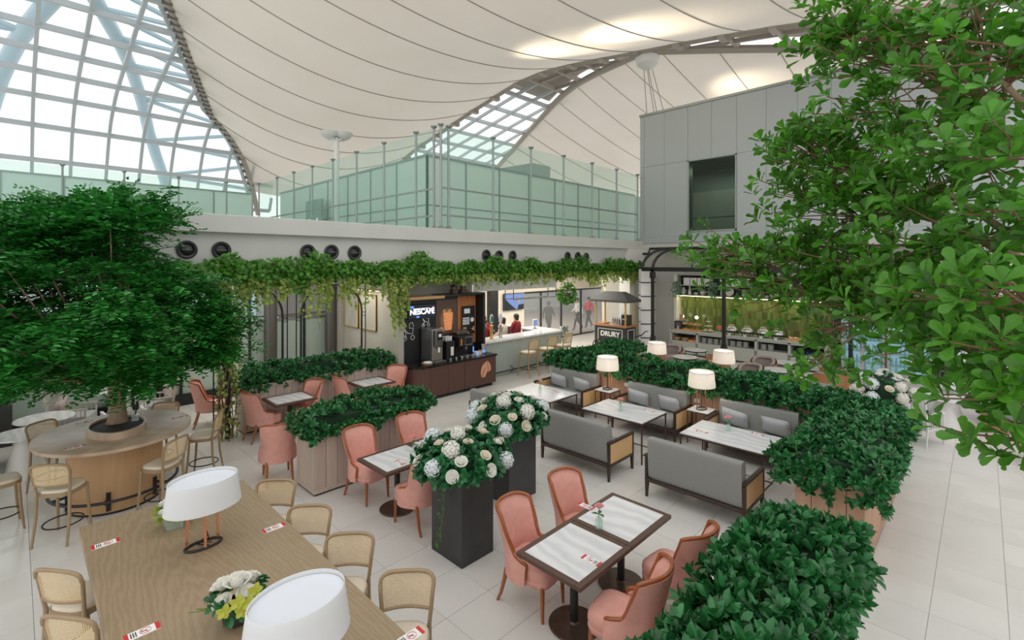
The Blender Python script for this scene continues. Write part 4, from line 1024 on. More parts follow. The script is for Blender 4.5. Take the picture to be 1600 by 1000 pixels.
O, D_, U, Ln, W = fronds(P, D, 5, rng.uniform(.22, .34, n), .085); W = W*1.35; b_ = (O[:, 1] > FY-.22) & (O[:, 2] > 3.2); O, D_, U, Ln, W = [q[~b_] for q in (O, D_, U, Ln, W)]
leaf_parts(tr, O, D_, U, Ln, W, SMALL, 'tree_leaf', 0)
# ---- large fig-like tree by the walkway, its crown reaching in front of the grey wall
FB = Vector((4.3, -1.55, 0)); ft = thing('fig_tree', 'tall bright green tree with broad rounded leaves arching over the walkway', 'tree', FB)
pot = thing('tree_tub', 'dark round tub holding the broad-leaved tree beside the walkway', 'planter', FB)
MB().lathe([(.38, 0), (.48, .55), (.50, .6), (.44, .6), (.42, .5), (.001, .5)], 28).build('tub_body', 'charcoal', pot)
MB().tube([(0, 0, .5), (.03, .02, 1.1), (-.02, .05, 1.8), (.02, .1, 2.4)], (.12, .10, .095, .09), 12).build('trunk', 'bark', ft, smooth=60)
TG = [(1125, 392, 4.8, .8), (1150, 425, 4.7, .9), (1190, 385, 4.6, 1), (1235, 400, 4.5, 1.1), (1225, 225, 4.3, .6), (1265, 225, 4.2, .9), (1310, 205, 4.1, 1), (1240, 300, 4.3, .9), (1290, 290, 4.1, 1.1), (1345, 260, 3.9, 1.2),
      (1315, 45, 3.9, .9), (1345, 75, 3.8, 1), (1375, 25, 3.6, 1.1), (1420, 95, 3.4, 1.1), (1460, 40, 3.2, 1.1), (1530, 25, 2.9, 1), (1390, 170, 3.6, 1), (1450, 200, 3.3, 1.2), (1530, 130, 2.9, 1.1), (1580, 70, 2.6, 1),
      (1280, 375, 4.3, 1.1), (1330, 340, 4.0, 1.2), (1390, 320, 3.7, 1.2), (1450, 300, 3.4, 1.2), (1520, 260, 3.0, 1.2), (1575, 220, 2.5, 1), (1210, 455, 4.5, .9), (1270, 455, 4.3, 1.1), (1330, 430, 4.0, 1.2), (1395, 420, 3.7, 1.2), (1460, 400, 3.3, 1.2), (1530, 370, 2.9, 1.1), (1580, 330, 2.4, 1),
      (1290, 520, 4.3, .9), (1275, 570, 4.3, .5), (1340, 470, 4.0, .9), (1410, 478, 3.7, 1.0), (1465, 480, 3.3, 1.1), (1525, 460, 2.9, 1.1), (1580, 440, 2.3, .9), (1440, 530, 3.5, .7), (1500, 525, 3.2, .9), (1540, 530, 2.8, 1), (1585, 540, 2.4, .9), (1540, 600, 2.7, .6), (1590, 620, 2.3, .8), (1585, 690, 2.4, .5)]
fork = Vector((.02, .1, 2.35)); br = MB(); tw = MB(); P = []; N = []
mains = [at_d(px, py, d)-FB for px, py, d in ((1260, 405, 4.5), (1300, 240, 4.1), (1400, 60, 3.5), (1480, 300, 3.2), (1400, 480, 3.7), (1560, 480, 2.7), (1560, 120, 2.8))]
for q in mains:
    mid = fork+(q-fork)*.45+Vector((0, 0, .12)); br.tube([fork-Vector((0, 0, .15)), fork+(mid-fork)*.5, mid, fork+(q-fork)*.8+Vector((.02, .03, .05)), q], (.075, .055, .042, .026, .012), 8)
for px, py, dd, sz in TG:
    q = at_d(px, py, dd)-FB; mi = min(mains, key=lambda m_: (fork+(m_-fork)*.75-q).length); s0 = fork+(mi-fork)*.72
    br.tube([s0, s0+(q-s0)*.5+Vector((0, 0, .03)), q], (.018, .012, .006), 5); n = int(27*sz)
    for i in range(n):
        e = q+Vector((rng.normal(0, .20), rng.normal(0, .20), rng.normal(0, .105)))*math.sqrt(sz); b0 = q+(s0-q)*rng.uniform(0, .4)
        if rng.random() < .6: tw.tube([b0, b0+(e-b0)*.6+Vector((0, 0, -.02)), e], (.006, .005, .004), 4)
        P.append(np.array(e+FB)); dr = (e-b0); N.append(np.array(dr.normalized()*.7+Vector((rng.normal(0, .3), rng.normal(0, .3), .55))))
br.build('branches', 'bark', ft, smooth=60); tw.build('twigs', 'twig', ft, smooth=0, fix=False)
O, D, U, Ln, W = whorls(np.array(P), np.array(N), 7, .122, .24, (48, 80))
leaf_parts(ft, O, D, U, Ln, W, OBOV, 'fig_leaf', 300)
# ---- ivy garland along the fascia
ga = thing('ivy_garland', 'long green ivy garland hung along the concrete edge above the bar', 'garland', (10, FY-.2, 3.4))
GB = np.array([10, FY-.2, 3.4])
MB().bar((-8.8, 0, .12), (8.9, 0, .12), .05).build('hanging_rail', 'black', ga, smooth=0)
for x in np.arange(-8.5, 9, 2.2): MB().bar((x, .19, .12), (x, 0, .12), .03).build('rail_bracket', 'black', ga, smooth=0)
n = 24000; x = rng.uniform(1.4, 18.9, n); thick = .27+.07*np.sin(1.9*x)+.05*np.sin(4.3*x+1)
z = 3.43+rng.normal(0, .45, n).clip(-1, 1)*thick+.06*np.sin(2.7*x+.5)+.05*np.sin(7*x); y = FY-.22-np.abs(rng.normal(0, .11, n))+.05
O = np.stack([x, y, z], 1); D = np.stack([rng.normal(0, .6, n), rng.normal(-.5, .4, n), rng.normal(-.5, .5, n)], 1); U = np.stack([rng.normal(0, .35, n), -np.ones(n), rng.normal(.6, .35, n)], 1)
Ln = rng.uniform(.06, .10, n); leaf_parts(ga, O, D, U, Ln, Ln*.55, IVY, 'ivy', 0, stuff='ivy_leaves')
O = []; st = MB()
for i in range(640):
    x = rng.uniform(1.5, 18.8); L_ = abs(rng.normal(.0, .25))+.14
    if abs(x-6.72) < .22: L_ += rng.uniform(.2, 1.1)
    if 7.2 < x < 14.6: L_ *= .55
    if abs(x-4.9) < .5: L_ += rng.uniform(0, .4)
    p = Vector((x, FY-.22-rng.uniform(0, .2), 3.28)); pts = [p]
    for k in range(6): p = p+Vector((rng.normal(0, .02), rng.normal(0, .015), -L_/6)); pts.append(p)
    st.tube([q-Vector(GB) for q in pts], .004, 3, cap=False)
    for k in range(int(4+L_*26)): s = rng.random()*5.99; j = int(s); q = pts[j]+(pts[j+1]-pts[j])*(s-j); O.append(np.array(q)+rng.normal(0, .02, 3))
o = st.build('hanging_stems', 'stem', ga, smooth=0, fix=False); o['kind'] = 'stuff'
O = np.array(O); n = len(O); D = np.stack([rng.normal(0, .7, n), rng.normal(-.4, .5, n), rng.normal(-.6, .4, n)], 1); U = np.stack([rng.normal(0, .4, n), -np.ones(n), rng.normal(.5, .4, n)], 1); Ln = rng.uniform(.045, .08, n)
leaf_parts(ga, O, D, U, Ln, Ln*.55, IVY, 'ivy_pale', 0, stuff='pale_backlit_ivy')  # pale colour is part variegation, part lamplight from behind put into it
# ---- ivy twined post
iv = thing('ivy_post', 'black post twined with brown vines and ivy by the far hedge', 'vine post', (3.06, 11.12, 0)); B0 = np.array([3.06, 11.12, 0])
MB().cyl(0, 0, 0, 3.27, .05, 12).build('post', 'black', iv)
for k in range(7):
    ph = k*.9; R = .07+.03*(k % 3); MB().tube([(R*math.cos(ph+z*1.7)*(1.5-.12*z*3), R*math.sin(ph+z*1.7)*(1.5-.12*z*3), z) for z in np.linspace(0, 3.2, 26)], .016-.001*k, 5).build('vine_stem', 'twig', iv)
n = 1500; z = rng.uniform(0, 3.18, n); a = rng.uniform(0, 2*PI, n); keep = rng.random(n) < np.where(z > 2.0, 1., np.where(z < 1.2, .35, .5)); R = .13+.12*rng.random(n)+.22*(z > 2.2)*rng.random(n)
O = np.stack([B0[0]+R*np.cos(a), B0[1]+R*np.sin(a), z], 1)[keep]; n = len(O); D = rng.normal(0, .5, (n, 3))+np.array([0, 0, -.5]); U = np.stack([np.cos(a[keep]), np.sin(a[keep]), .5*np.ones(n)], 1); Ln = rng.uniform(.05, .09, n)
leaf_parts(iv, O, D, U, Ln, Ln*.5, IVY, 'ivy_pale', 0, stuff='ivy_leaves')
# ---- arched trellises behind the far hedge
for lab, xa, xb in (('black arched metal trellis in front of the clear far windows', 4.85, 6.45), ('black arched metal trellis between the ivy post and the grey column', 3.1, 4.42)):
    t = thing('arched_trellis', lab, 'trellis', ((xa+xb)/2, 11.85, 0)); w_ = (xb-xa)/2
    P = [(-w_, 0, 0), (-w_, 0, 2.35)]+[(-w_*math.cos(PI*i/16), 0, 2.35+.72*math.sin(PI*i/16)) for i in range(1, 16)]+[(w_, 0, 2.35), (w_, 0, 0)]
    MB().tube(P, .026, 8).build('arch_bar', 'black', t)
    for x in (-w_-.11, w_+.11):
        MB().tube([(x, 0, 0), (x, 0, 3.2)], .014, 6).build('side_bar', 'black', t)
        for z in (.5, 2.25): MB().tube([(x+(.055 if x < 0 else -.055)+.05*math.cos(2*PI*i/16), 0, z+.05*math.sin(2*PI*i/16)) for i in range(16)], .007, 5, closed=True).build('ring', 'black', t)
# ---- blossoms
def rose_mesh(material):
    m = MB()
    for k, (n, r, tl, h) in enumerate(((3, .14, .95, .75), (4, .30, .8, .85), (5, .52, .45, .80), (6, .80, .1, .62))):
        for i in range(n):
            a0 = 2*PI*(i+.37*k)/n; wd = 2*PI/n*1.05
            def f(u, v, a0=a0, wd=wd, r=r, tl=tl, h=h):
                a = a0+(u-.5)*wd*(.5+.8*v if v < .7 else 1.06); rr = r*(.25+.85*v**.8)+(.10*(1-tl) if v > .8 else 0); z = -.35+h*1.15*v*(1-.25*v*(1-tl))-.22*abs(u-.5)*v
                return (rr*math.cos(a), rr*math.sin(a), z)
            m.grid(f, 3, 3)
    m.squad((0, 0, -.02), (.46, .46, .42), 1, 1, 12, 8)
    o = m.build('rose', material, None, smooth=80, fix=False); me = o.data; bpy.data.objects.remove(o); return me
def hydra_mesh(material):
    m = MB(); n = 85
    for i in range(n):
        z = 1-1.55*(i+.5)/n; r = math.sqrt(max(0, 1-z*z)); a = 2.4*i; N_ = Vector((r*math.cos(a), r*math.sin(a), z))+Vector(rng.normal(0, .06, 3)); N_.normalize(); X = N_.orthogonal().normalized(); X.rotate(Matrix.Rotation(rng.uniform(0, 6), 3, N_)); Y = N_.cross(X); c = N_*rng.uniform(.8, .98); s = .19
        for k in range(4):
            q = k*PI/2; d = X*math.cos(q)+Y*math.sin(q); e = X*math.cos(q+PI/2)+Y*math.sin(q+PI/2)
            m.add([c, c+d*s*.6+e*s*.5+N_*.05, c+d*s*1.05+N_*.03, c+d*s*.6-e*s*.5+N_*.05], [(0, 1, 2, 3)])
    m.squad((0, 0, 0), (.72, .72, .70), 1, 1, 14, 10)
    o = m.build('hydrangea', material, None, smooth=0, fix=False); me = o.data; bpy.data.objects.remove(o); return me
ROSE = {k: rose_mesh(k) for k in ('petal', 'petal_cream', 'petal_pink')}; HYD = {k: hydra_mesh(k) for k in ('petal', 'petal_blue')}
def bloom(parent, name, me, p, n, r):
    o = link(name, me, parent); z = Vector(n).normalized(); x = z.orthogonal().normalized(); x.rotate(Matrix.Rotation(random.uniform(0, 6), 3, z)); y = z.cross(x)
    o.matrix_basis = basis(p, x*r, y*r, z*r); return o
def arrangement(label, c, R, seed, nb, leaves, kinds, nobj=0, ls=.085):
    t = thing('flower_arrangement', label, 'flowers', c); rg = random.Random(seed); spots = []
    for tr_ in range(4000):
        if len(spots) >= nb: break
        z = rg.uniform(.0, 1); a = rg.uniform(0, 2*PI); r = math.sqrt(1-z*z); v = Vector((r*math.cos(a), r*math.sin(a), z))
        if all((v-s).length > .40 for s in spots): spots.append(v)
    for i, v in enumerate(spots):
        k = rg.choice(kinds); p = Vector((v.x*R[0], v.y*R[1], .06+v.z*R[2])); nn = Vector((v.x/R[0], v.y/R[1], v.z/R[2]+.6))
        if k == 'h': bloom(t, 'hydrangea', HYD[rg.choice(('petal', 'petal_blue'))], p, nn, rg.uniform(.10, .125))
        else: bloom(t, 'rose', ROSE[rg.choice(('petal', 'petal_cream', 'petal'))], p, nn, rg.uniform(.065, .09))
    P = []; N = []
    for i in range(leaves):
        z = rg.uniform(-.35, 1); a = rg.uniform(0, 2*PI); r = math.sqrt(max(0, 1-z*z)); v = np.array([r*math.cos(a), r*math.sin(a), z]); k = rg.uniform(.7, 1.0); P.append(np.array(c)+v*np.array([R[0]*1.02, R[1]*1.02, R[2]])*k+np.array([0, 0, .03])); N.append(v+np.array([0, 0, .3]))
    O, D, U, Ln, W = whorls(np.array(P), np.array(N), 6, ls, .34, (50, 85)); leaf_parts(t, O, D, U, Ln, W, LEAF, 'rose_leaf', nobj)
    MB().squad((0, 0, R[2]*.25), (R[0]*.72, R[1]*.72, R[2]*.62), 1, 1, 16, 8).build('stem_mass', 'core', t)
    return t
arrangement('white roses and hydrangeas in the black box beside the pink chairs', (3.93, 4.70, 1.10), (.60, .55, .30), 3, 25, 330, 'hrr', 150, .10)
arrangement('white roses and hydrangeas in the black box beside the grey sofa back', (5.38, 5.30, 1.12), (.62, .55, .36), 8, 25, 330, 'hrr', 150, .10)
arrangement('cream roses in the tall black box by the frosted glass wall', (-.28, 13.95, 1.12), (.34, .34, .34), 5, 14, 60, 'r')
arrangement('white flowers showing above the hedge corner by the fridges', (11.9, 1.4, 1.0), (.62, .45, .42), 11, 24, 60, 'rrh')
# trailing vine on the black flower box
tv = thing('trailing_vine', 'thin light green vine trailing down the black flower box', 'vine', (3.66, 4.66, 1.08)); P = [Vector((-.02, 0, .02))]
for k in range(10): P.append(P[-1]+Vector((rng.normal(0, .006)-.002, rng.normal(0, .015)+.006, -.088)))
P = [Vector((min(p.x, -.012), p.y, p.z)) for p in P]; MB().tube(P, .004, 4).build('vine_stem', 'stem', tv)
O = np.array([np.array(P[int(i)]+Vector((3.66, 4.66, 1.08)))+rng.normal(0, .012, 3)-np.array([.02, 0, 0]) for i in rng.uniform(0, 10.99, 26)]); n = len(O)
leaf_parts(tv, O, np.stack([-.3*np.ones(n), rng.normal(0, .8, n), rng.normal(-.2, .5, n)], 1), np.stack([-np.ones(n), rng.normal(0, .3, n), .4*np.ones(n)], 1), rng.uniform(.035, .06, n), rng.uniform(.012, .02, n), LEAF, 'ivy', n)
# ---- bud vases on the tables
def bud_vase():
    t = thing('bud_vase', 'x', 'vase')
    MB().lathe([(.028, 0), (.034, .01), (.034, .07), (.026, .085), (.028, .095), (.024, .095), (.022, .085), (.030, .07), (.030, .012), (.001, .012)], 16).build('glass_jar', 'vase', t)
    MB().tube([(.005, 0, .015), (0, .005, .12), (.004, 0, .17)], .003, 5).build('stem', 'stem', t)
    bloom(t, 'blossom', ROSE['petal_pink'], (.004, 0, .19), (.1, .1, 1), .048)
    for a in (.4, 2.2, 4.4):
        o = link('leaf', _one.get((id(LEAF), 'rose_leaf')) or leaf_mesh('leaf', np.zeros((1, 3)), np.array([[0, 1., 0]]), np.array([[0, 0, 1.]]), np.ones(1), np.ones(1), LEAF, 'rose_leaf'), t)
        o.matrix_basis = basis((0, 0, .125), Vector((math.sin(a), -math.cos(a), 0))*.016, Vector((math.cos(a), math.sin(a), .25))*.065, Vector((0, 0, 1))*.065)
    return t
BV = 'small glass vase holding one pink peony on the '
def vz(px, py, z): q = at_z(px, py, z); return (q.x, q.y, z)
place(bud_vase(), [(*vz(936, 826, .75), 0, BV+'joined dining tables', 1.25), (*vz(648, 706, .75), 1, BV+'table beside the planter chairs', 1.2), (*vz(1138, 673, .75), 2, BV+'sofa table away from bar', 1.2),
    (*vz(970, 642, .75), 3, BV+'sofa table between the lamp tables', 1.2), (*vz(844, 609, .75), 4, BV+'sofa table nearest the bar', 1.1)], 'bud vases with pink peonies')
# ---- bouquets on the long table
def bouquet(label, c, kind):
    t = thing('bouquet', label, 'flowers', c)
    if kind == 'box':
        m = MB()
        for x0, y0, x1, y1 in ((-.07, -.07, .07, -.062), (-.07, .062, .07, .07), (-.07, -.07, -.062, .07), (.062, -.07, .07, .07)): m.box(x0, y0, 0, x1, y1, .09)
        m.build('square_vase', 'vase', t, smooth=0)
    else: MB().lathe([(.055, 0), (.08, .03), (.09, .09), (.075, .13), (.07, .13), (.08, .09), (.001, .02)], 20).build('round_vase', 'charcoal', t)
    h = .13
    for i, (x, y, z, r) in enumerate(((0, 0, .12, .085), (.09, .02, .09, .07), (-.06, .08, .09, .075), (.03, -.09, .07, .07), (-.09, -.03, .05, .06), (.05, .10, .06, .065))):
        bloom(t, 'rose', ROSE['petal'], (x, y, z+h), (x*3, y*3, .7), r)
    P = np.array([[math.cos(a)*.13, math.sin(a)*.13, h+.02+rng.uniform(-.03, .05)] for a in np.linspace(0, 6.2, 16)])+np.array(c); N = P-np.array(c)-np.array([0, 0, h])
    O, D, U, Ln, W = whorls(P, N+np.array([0, 0, .02]), 5, .065, .33, (40, 80)); leaf_parts(t, O, D, U, Ln, W, LEAF, 'ivy_pale' if kind == 'box' else 'rose_leaf', 40)
    if kind != 'box':
        for (x, y, z) in ((.0, -.17, .10), (.06, -.17, .07), (-.06, -.14, .06), (.11, -.13, .10), (.03, -.16, .03)):
            for k in range(5):
                a = k*2*PI/5; o = link('orchid_petal', _one.setdefault('orc', leaf_mesh('orchid_petal', np.zeros((1, 3)), np.array([[0, 1., 0]]), np.array([[0, 0, 1.]]), np.ones(1), np.ones(1), LEAF, 'orchid')), t)
                d = Vector((math.cos(a)*.9, -.25, math.sin(a)*.9)); n_ = Vector((-.3, -1, .4)); o.matrix_basis = basis((x-.05, y, z+h), d.cross(n_).normalized()*.017, d.normalized()*.045, n_.normalized()*.045)
        for s in ((-.17, .02, .16), (-.25, .03, .17), (-.22, -.02, .20)):
            a = Vector((-.1, 0, h)); MB().tube([a, Vector(s)], .004, 4).build('sprig_stem', 'stem', t)
    return t
bouquet('white rose bouquet with yellow green leaves in a square glass vase', (1.12, 5.84, .95), 'box')
bouquet('white rose bouquet with yellow orchids in a round dark vase', (1.15, 3.95, .95), 'round').scale = (1.2,)*3
# ================================================================== COFFEE STATION
cst = thing('coffee_counter', 'dark brown coffee counter with black stone top and lit back panel', 'counter', (8.5, 10.7, 0))
ox, oy = 8.5, 10.7
def cb(name, x0, y0, z0, x1, y1, z1, material, b=.004, parent=None): return MB().box(x0-ox, y0-oy, z0, x1-ox, y1-oy, z1, b=b).build(name, material, parent or cst, smooth=0)
arcp = [(7.45-ox-.38*math.sin(a), 10.70-oy-.38*math.cos(a)) for a in np.linspace(0, PI/2, 9)]
MB().prism([(7.57-ox, 10.32-oy)]+arcp+[(7.07-ox, 11.28-oy), (7.57-ox, 11.28-oy)], .1, .875).build('curved_end', 'espresso', cst)
for x0, x1 in ((7.58, 8.155), (8.16, 8.735), (8.745, 9.93)): cb('front_panel', x0, 10.32, .1, x1, 10.36, .875, 'espresso')
cb('carcass', 7.6, 10.36, .1, 9.93, 11.28, .87, 'espresso'); cb('plinth', 7.3, 10.42, 0, 9.88, 11.25, .1, 'black')
arct = [(7.45-ox-.41*math.sin(a), 10.70-oy-.41*math.cos(a)) for a in np.linspace(0, PI/2, 9)]
MB().prism([(9.96-ox, 10.29-oy)]+arct+[(7.04-ox, 11.3-oy), (9.96-ox, 11.3-oy)], .875, .92).build('worktop', 'black_gloss', cst)
cb('back_panel', 7.15, 11.1, .92, 9.87, 11.2, 2.66, 'black'); cb('side_wing', 9.82, 10.72, .92, 9.9, 11.2, 2.68, 'black', .03)
cb('shelf_top', 8.25, 10.75, 2.66, 9.9, 11.2, 2.72, 'black'); cb('wood_shelf', 7.15, 10.72, 2.62, 8.35, 11.15, 2.70, 'sandwood')
for i in range(9): cb('slat', 9.10+i*.078, 11.06, 1.2, 9.165+i*.078, 11.1, 2.62, 'slat', .006)
g = cb('light_picture', 8.33, 11.075, 1.55, 9.08, 11.099, 2.55, 'glowpic', 0)
m = MB(); m.M = basis((8.72-ox, 11.05-oy, 1.95), (1, 0, 0), (0, 0, 1), (0, -1, 0)); m.prism([(-.12, -.28), (.12, -.28), (.17, .22), (-.17, .22)], -.005, .01); m.build('iced_coffee_print', 'icecoffee', cst, smooth=0)
for i in range(8): MB().squad((8.72-ox+random.uniform(-.15, .15), 11.055-oy, 2.14+random.uniform(0, .10)), (.05, .008, .04), .5, .5, 8, 6).build('ice_print', 'food_a', cst)
MB().squad((8.47-ox, 11.05-oy, 1.68), (.11, .01, .10), 1, 1, 14, 6).build('bean_print', 'bean', cst)
# coffee bean emblem on the front
for k, (bx, bz, s, ti) in enumerate(((9.45, .50, 1., .25), (9.60, .60, .85, -.45))):
    for sg in (-1, 1):
        pts = []
        for i in range(13): a = -PI/2+PI*i/12; pts.append((sg*(.02+.10*math.cos(a))*s, .20*math.sin(a)*s))
        for i in range(12, -1, -1): a = -PI/2+PI*i/12; pts.append((sg*.012*s+.035*math.sin(2*a)*s, .185*math.sin(a)*s))
        m = MB(); m.M = basis((bx-ox, 10.318-oy-.004*(1-k), bz), (math.cos(ti), 0, -math.sin(ti)), (math.sin(ti), 0, math.cos(ti)), (0, -1, 0)); m.prism(pts, 0, .006); m.build('bean_emblem', 'bean', cst, smooth=0)
# white chalk doodles: delivery scooter and cups
for c_, s in (((7.42, 1.72), 1.), ((7.98, 1.98), .7)):
    d = MB(); q = lambda x, z: (c_[0]-ox+x*s, 11.092-oy, c_[1]+z*s)
    for cx_ in (-.13, .12): d.tube([q(cx_+.06*math.cos(a), -.14+.06*math.sin(a)) for a in np.linspace(0, 6.28, 14)], .008, 4)
    d.tube([q(-.13, -.14), q(-.08, .0), q(-.16, .08), q(.0, -.02), q(.12, -.04), q(.14, .12), q(.02, .12), q(.02, .24), q(.12, .27), q(.15, .16)], .010, 4); d.tube([q(-.2, .22), q(-.08, .02)], .012, 4); d.build('chalk_drawing', 'white', cst, smooth=0)
sg = thing('brand_sign', 'dark lit sign reading NESCAFE in white letters with blue splashes', 'sign', (7.83, 11.085, 2.27))
MB().box(-.46, -.035, -.2, .44, .0, .2, b=.03).build('sign_board', 'sign_blue', sg, smooth=0)
text_mesh('NESCAFÉ', .20, 'lettering', 'sign_white', sg, basis((0, -.04, -.01), (1, 0, 0), (0, 0, 1), (0, -1, 0)), .004, .006)
MB().box(-.3, -.044, .075, .22, -.036, .09).build('letter_bar', 'sign_white', sg, smooth=0)
for x, z, s in ((-.34, .13, .09), (-.15, -.14, .07), (.36, -.07, .06)):
    m = MB(); m.M = basis((x, -.037, z), (1, 0, 0), (0, 0, 1), (0, -1, 0)); m.prism([(s*math.cos(a)*(1 if i % 2 else .55), .45*s*math.sin(a)*(1 if i % 2 else .6)) for i, a in enumerate(np.linspace(0, 2*PI, 15)[:-1])], 0, .004); m.build('blue_splash', 'sign_sky', sg, smooth=0)
m = MB(); m.M = basis((.31, -.037, .11), (1, 0, 0), (0, 0, 1), (0, -1, 0)); m.prism([(-.025, -.03), (.01, -.02), (.03, .04), (0, .025)], 0, .006); m.build('red_accent', 'red', sg, smooth=0)
mb_ = thing('menu_board', 'black menu board with small white print beside the slatted panel', 'menu board', (9.47, 11.05, 1.9))
MB().box(-.26, -.02, -.42, .26, .0, .42, b=.005).build('board', 'black', mb_, smooth=0)
pr = MB()
for z, wd in ((.06, .26), (.0, .26), (-.055, .26), (-.11, .26)): pr.box(-.22, -.024, z-.018, -.22+wd, -.02, z+.018)
pr.box(-.16, -.024, .20, .06, -.02, .34); pr.build('white_print', 'white', mb_, smooth=0)
m = MB(); m.M = basis((.15, -.021, 0), (1, 0, 0), (0, 0, 1), (0, -1, 0)); m.prism([(.07*math.cos(a), .07*math.sin(a)) for a in np.linspace(0, 2*PI, 18)[:-1]], 0, .004); m.build('round_badge', 'white', mb_, smooth=0)
for i in range(16): MB().squad((random.uniform(-.22, .22), -.024, random.uniform(-.4, -.2)), (.04, .006, .025), 1, 1, 8, 4).build('bean_print', 'bean', mb_)
# machines
wd = thing('water_dispenser', 'tall brushed steel dispenser on the coffee counter', 'dispenser', (7.96, 10.75, .92))
MB().box(-.18, -.22, .06, .17, .30, .90, b=.012).build('body', 'steel', wd, smooth=0); MB().box(-.2, -.36, 0, .19, .30, .06, b=.008).build('drip_base', 'gunmetal', wd, smooth=0)
def dfr(u, v): return (-.15+.29*u, -.22-.10*math.sin(PI*min(1, v*1.1))**.7-.02, .42+.47*v)
MB().box(-.14, -.32, .42, .13, -.22, .89, b=.04).build('front_hood', 'gunmetal', wd, smooth=0); MB().box(-.08, -.327, .62, .07, -.318, .84).build('control_panel', 'screen_dark', wd, smooth=0)
MB().box(-.05, -.332, .70, .04, -.326, .78).build('screen_icon', 'white', wd, smooth=0); MB().cyl(0, -.27, .28, .42, .03, 10).build('spout', 'white', wd)
hp = thing('bean_hopper', 'black grinder box with white cups stacked on top', 'grinder', (8.42, 10.75, .92))
MB().box(-.14, -.2, 0, .15, .25, .52, b=.01).build('body', 'black', hp, smooth=0); MB().box(.0, -.205, .12, .10, -.2, .36).build('label_plate', 'offwhite', hp, smooth=0)
for i in range(3):
    for j in range(2): MB().lathe([(.03, 0), (.04, .12), (.036, .12), (.027, .01)], 12, (-.08+i*.08, -.1+j*.12, .52)).build('cup', 'ceramic', hp)
cm = thing('coffee_machine', 'black coffee machine with touch screen on the counter', 'coffee machine', (8.98, 10.78, .92))
MB().box(-.26, -.05, 0, .26, .28, .62, b=.02).build('body', 'black_gloss', cm, smooth=0); MB().box(-.26, -.24, .30, .26, -.05, .62, b=.02).build('head', 'black', cm, smooth=0)
MB().box(-.05, -.25, .34, .22, -.235, .58).build('screen_frame', 'steel', cm, smooth=0); MB().box(-.03, -.256, .37, .20, -.249, .55).build('touch_screen', 'screen_dark', cm, smooth=0)
MB().box(-.2, -.26, 0, .24, -.04, .05, b=.01).build('drip_tray', 'gunmetal', cm, smooth=0); MB().box(.24, -.26, .12, .262, -.235, .28).build('blue_light', 'sign_sky', cm, smooth=0); MB().box(-.20, -.246, .36, -.165, -.238, .54).build('orange_strip', 'juice', cm, smooth=0)
MB().cyl(.06, -.15, .22, .30, .035, 10).build('nozzle', 'steel', cm); MB().box(-.2, -.1, .62, .2, .22, .74, b=.03).build('bean_lid', 'gunmetal', cm, smooth=0)
bk = thing('snack_tray', 'round wooden tray with white paper on the coffee counter', 'tray', (7.62, 10.52, .92)); MB().lathe([(.13, 0), (.16, .05), (.15, .05), (.12, .01), (.001, .01)], 20).build('tray', 'sandwood', bk); MB().squad((0, 0, .05), (.11, .09, .03), .4, .6, 14, 6).build('paper_stack', 'paper', bk)
sh = thing('straw_holder', 'clear cup of white straws with blue band on coffee counter', 'straw holder', (9.70, 10.62, .92)); MB().lathe([(.05, 0), (.06, .14), (.055, .14), (.045, .01), (.001, .01)], 14).build('cup', 'clear', sh); MB().lathe([(.056, .04), (.06, .10)], 14, cap=False).build('blue_band', 'sign_sky', sh)
for k in range(9): MB().tube([(.025*math.cos(k), .025*math.sin(k), .01), (.05*math.cos(k), .05*math.sin(k), .28)], .007, 5).build('straw', 'white', sh)
tb = thing('condiment_box', 'clear box of sachets at the end of the coffee counter', 'box', (9.42, 10.55, .92)); 
for k in range(5): MB().box(-.12+k*.05, -.07, .0, -.08+k*.05, .07, .10+random.uniform(0, .05), b=.008).build('sachet', ('white', 'sign_sky', 'petal_cream', 'white', 'food_a')[k], tb, smooth=0)
for k in range(6): tag(MB().lathe([(.028, 0), (.035, .09), (.031, .09), (.025, .008), (.001, .008)], 12).build('glass_cup', 'clear'), 'small clear tasting glass at the edge of the black stone top', 'glass', 'glasses on the coffee counter').location = (8.3+k*.2, 10.4, .92)
for k in range(2):
    t = thing('coffee_grinder', ('old wooden coffee mill with brass top on the high shelf', 'small dark coffee mill beside the ivy on the high shelf')[k], 'coffee mill', (9.2-.35*k, 10.95, 2.72))
    MB().box(-.12+.03*k, -.1, 0, .12-.03*k, .1, .10, b=.01).build('box', 'dark_wood', t, smooth=0); MB().lathe([(.10, .10), (.08, .15), (.10, .22), (.03, .26), (.001, .27)], 14).build('bowl', 'bronze', t); MB().tube([(0, 0, .26), (0, 0, .30), (.12, 0, .31)], .009, 5).build('crank', 'black', t); MB().squad((.12, 0, .33), (.018, .018, .022), 1, 1, 8, 6).build('knob', 'black', t)
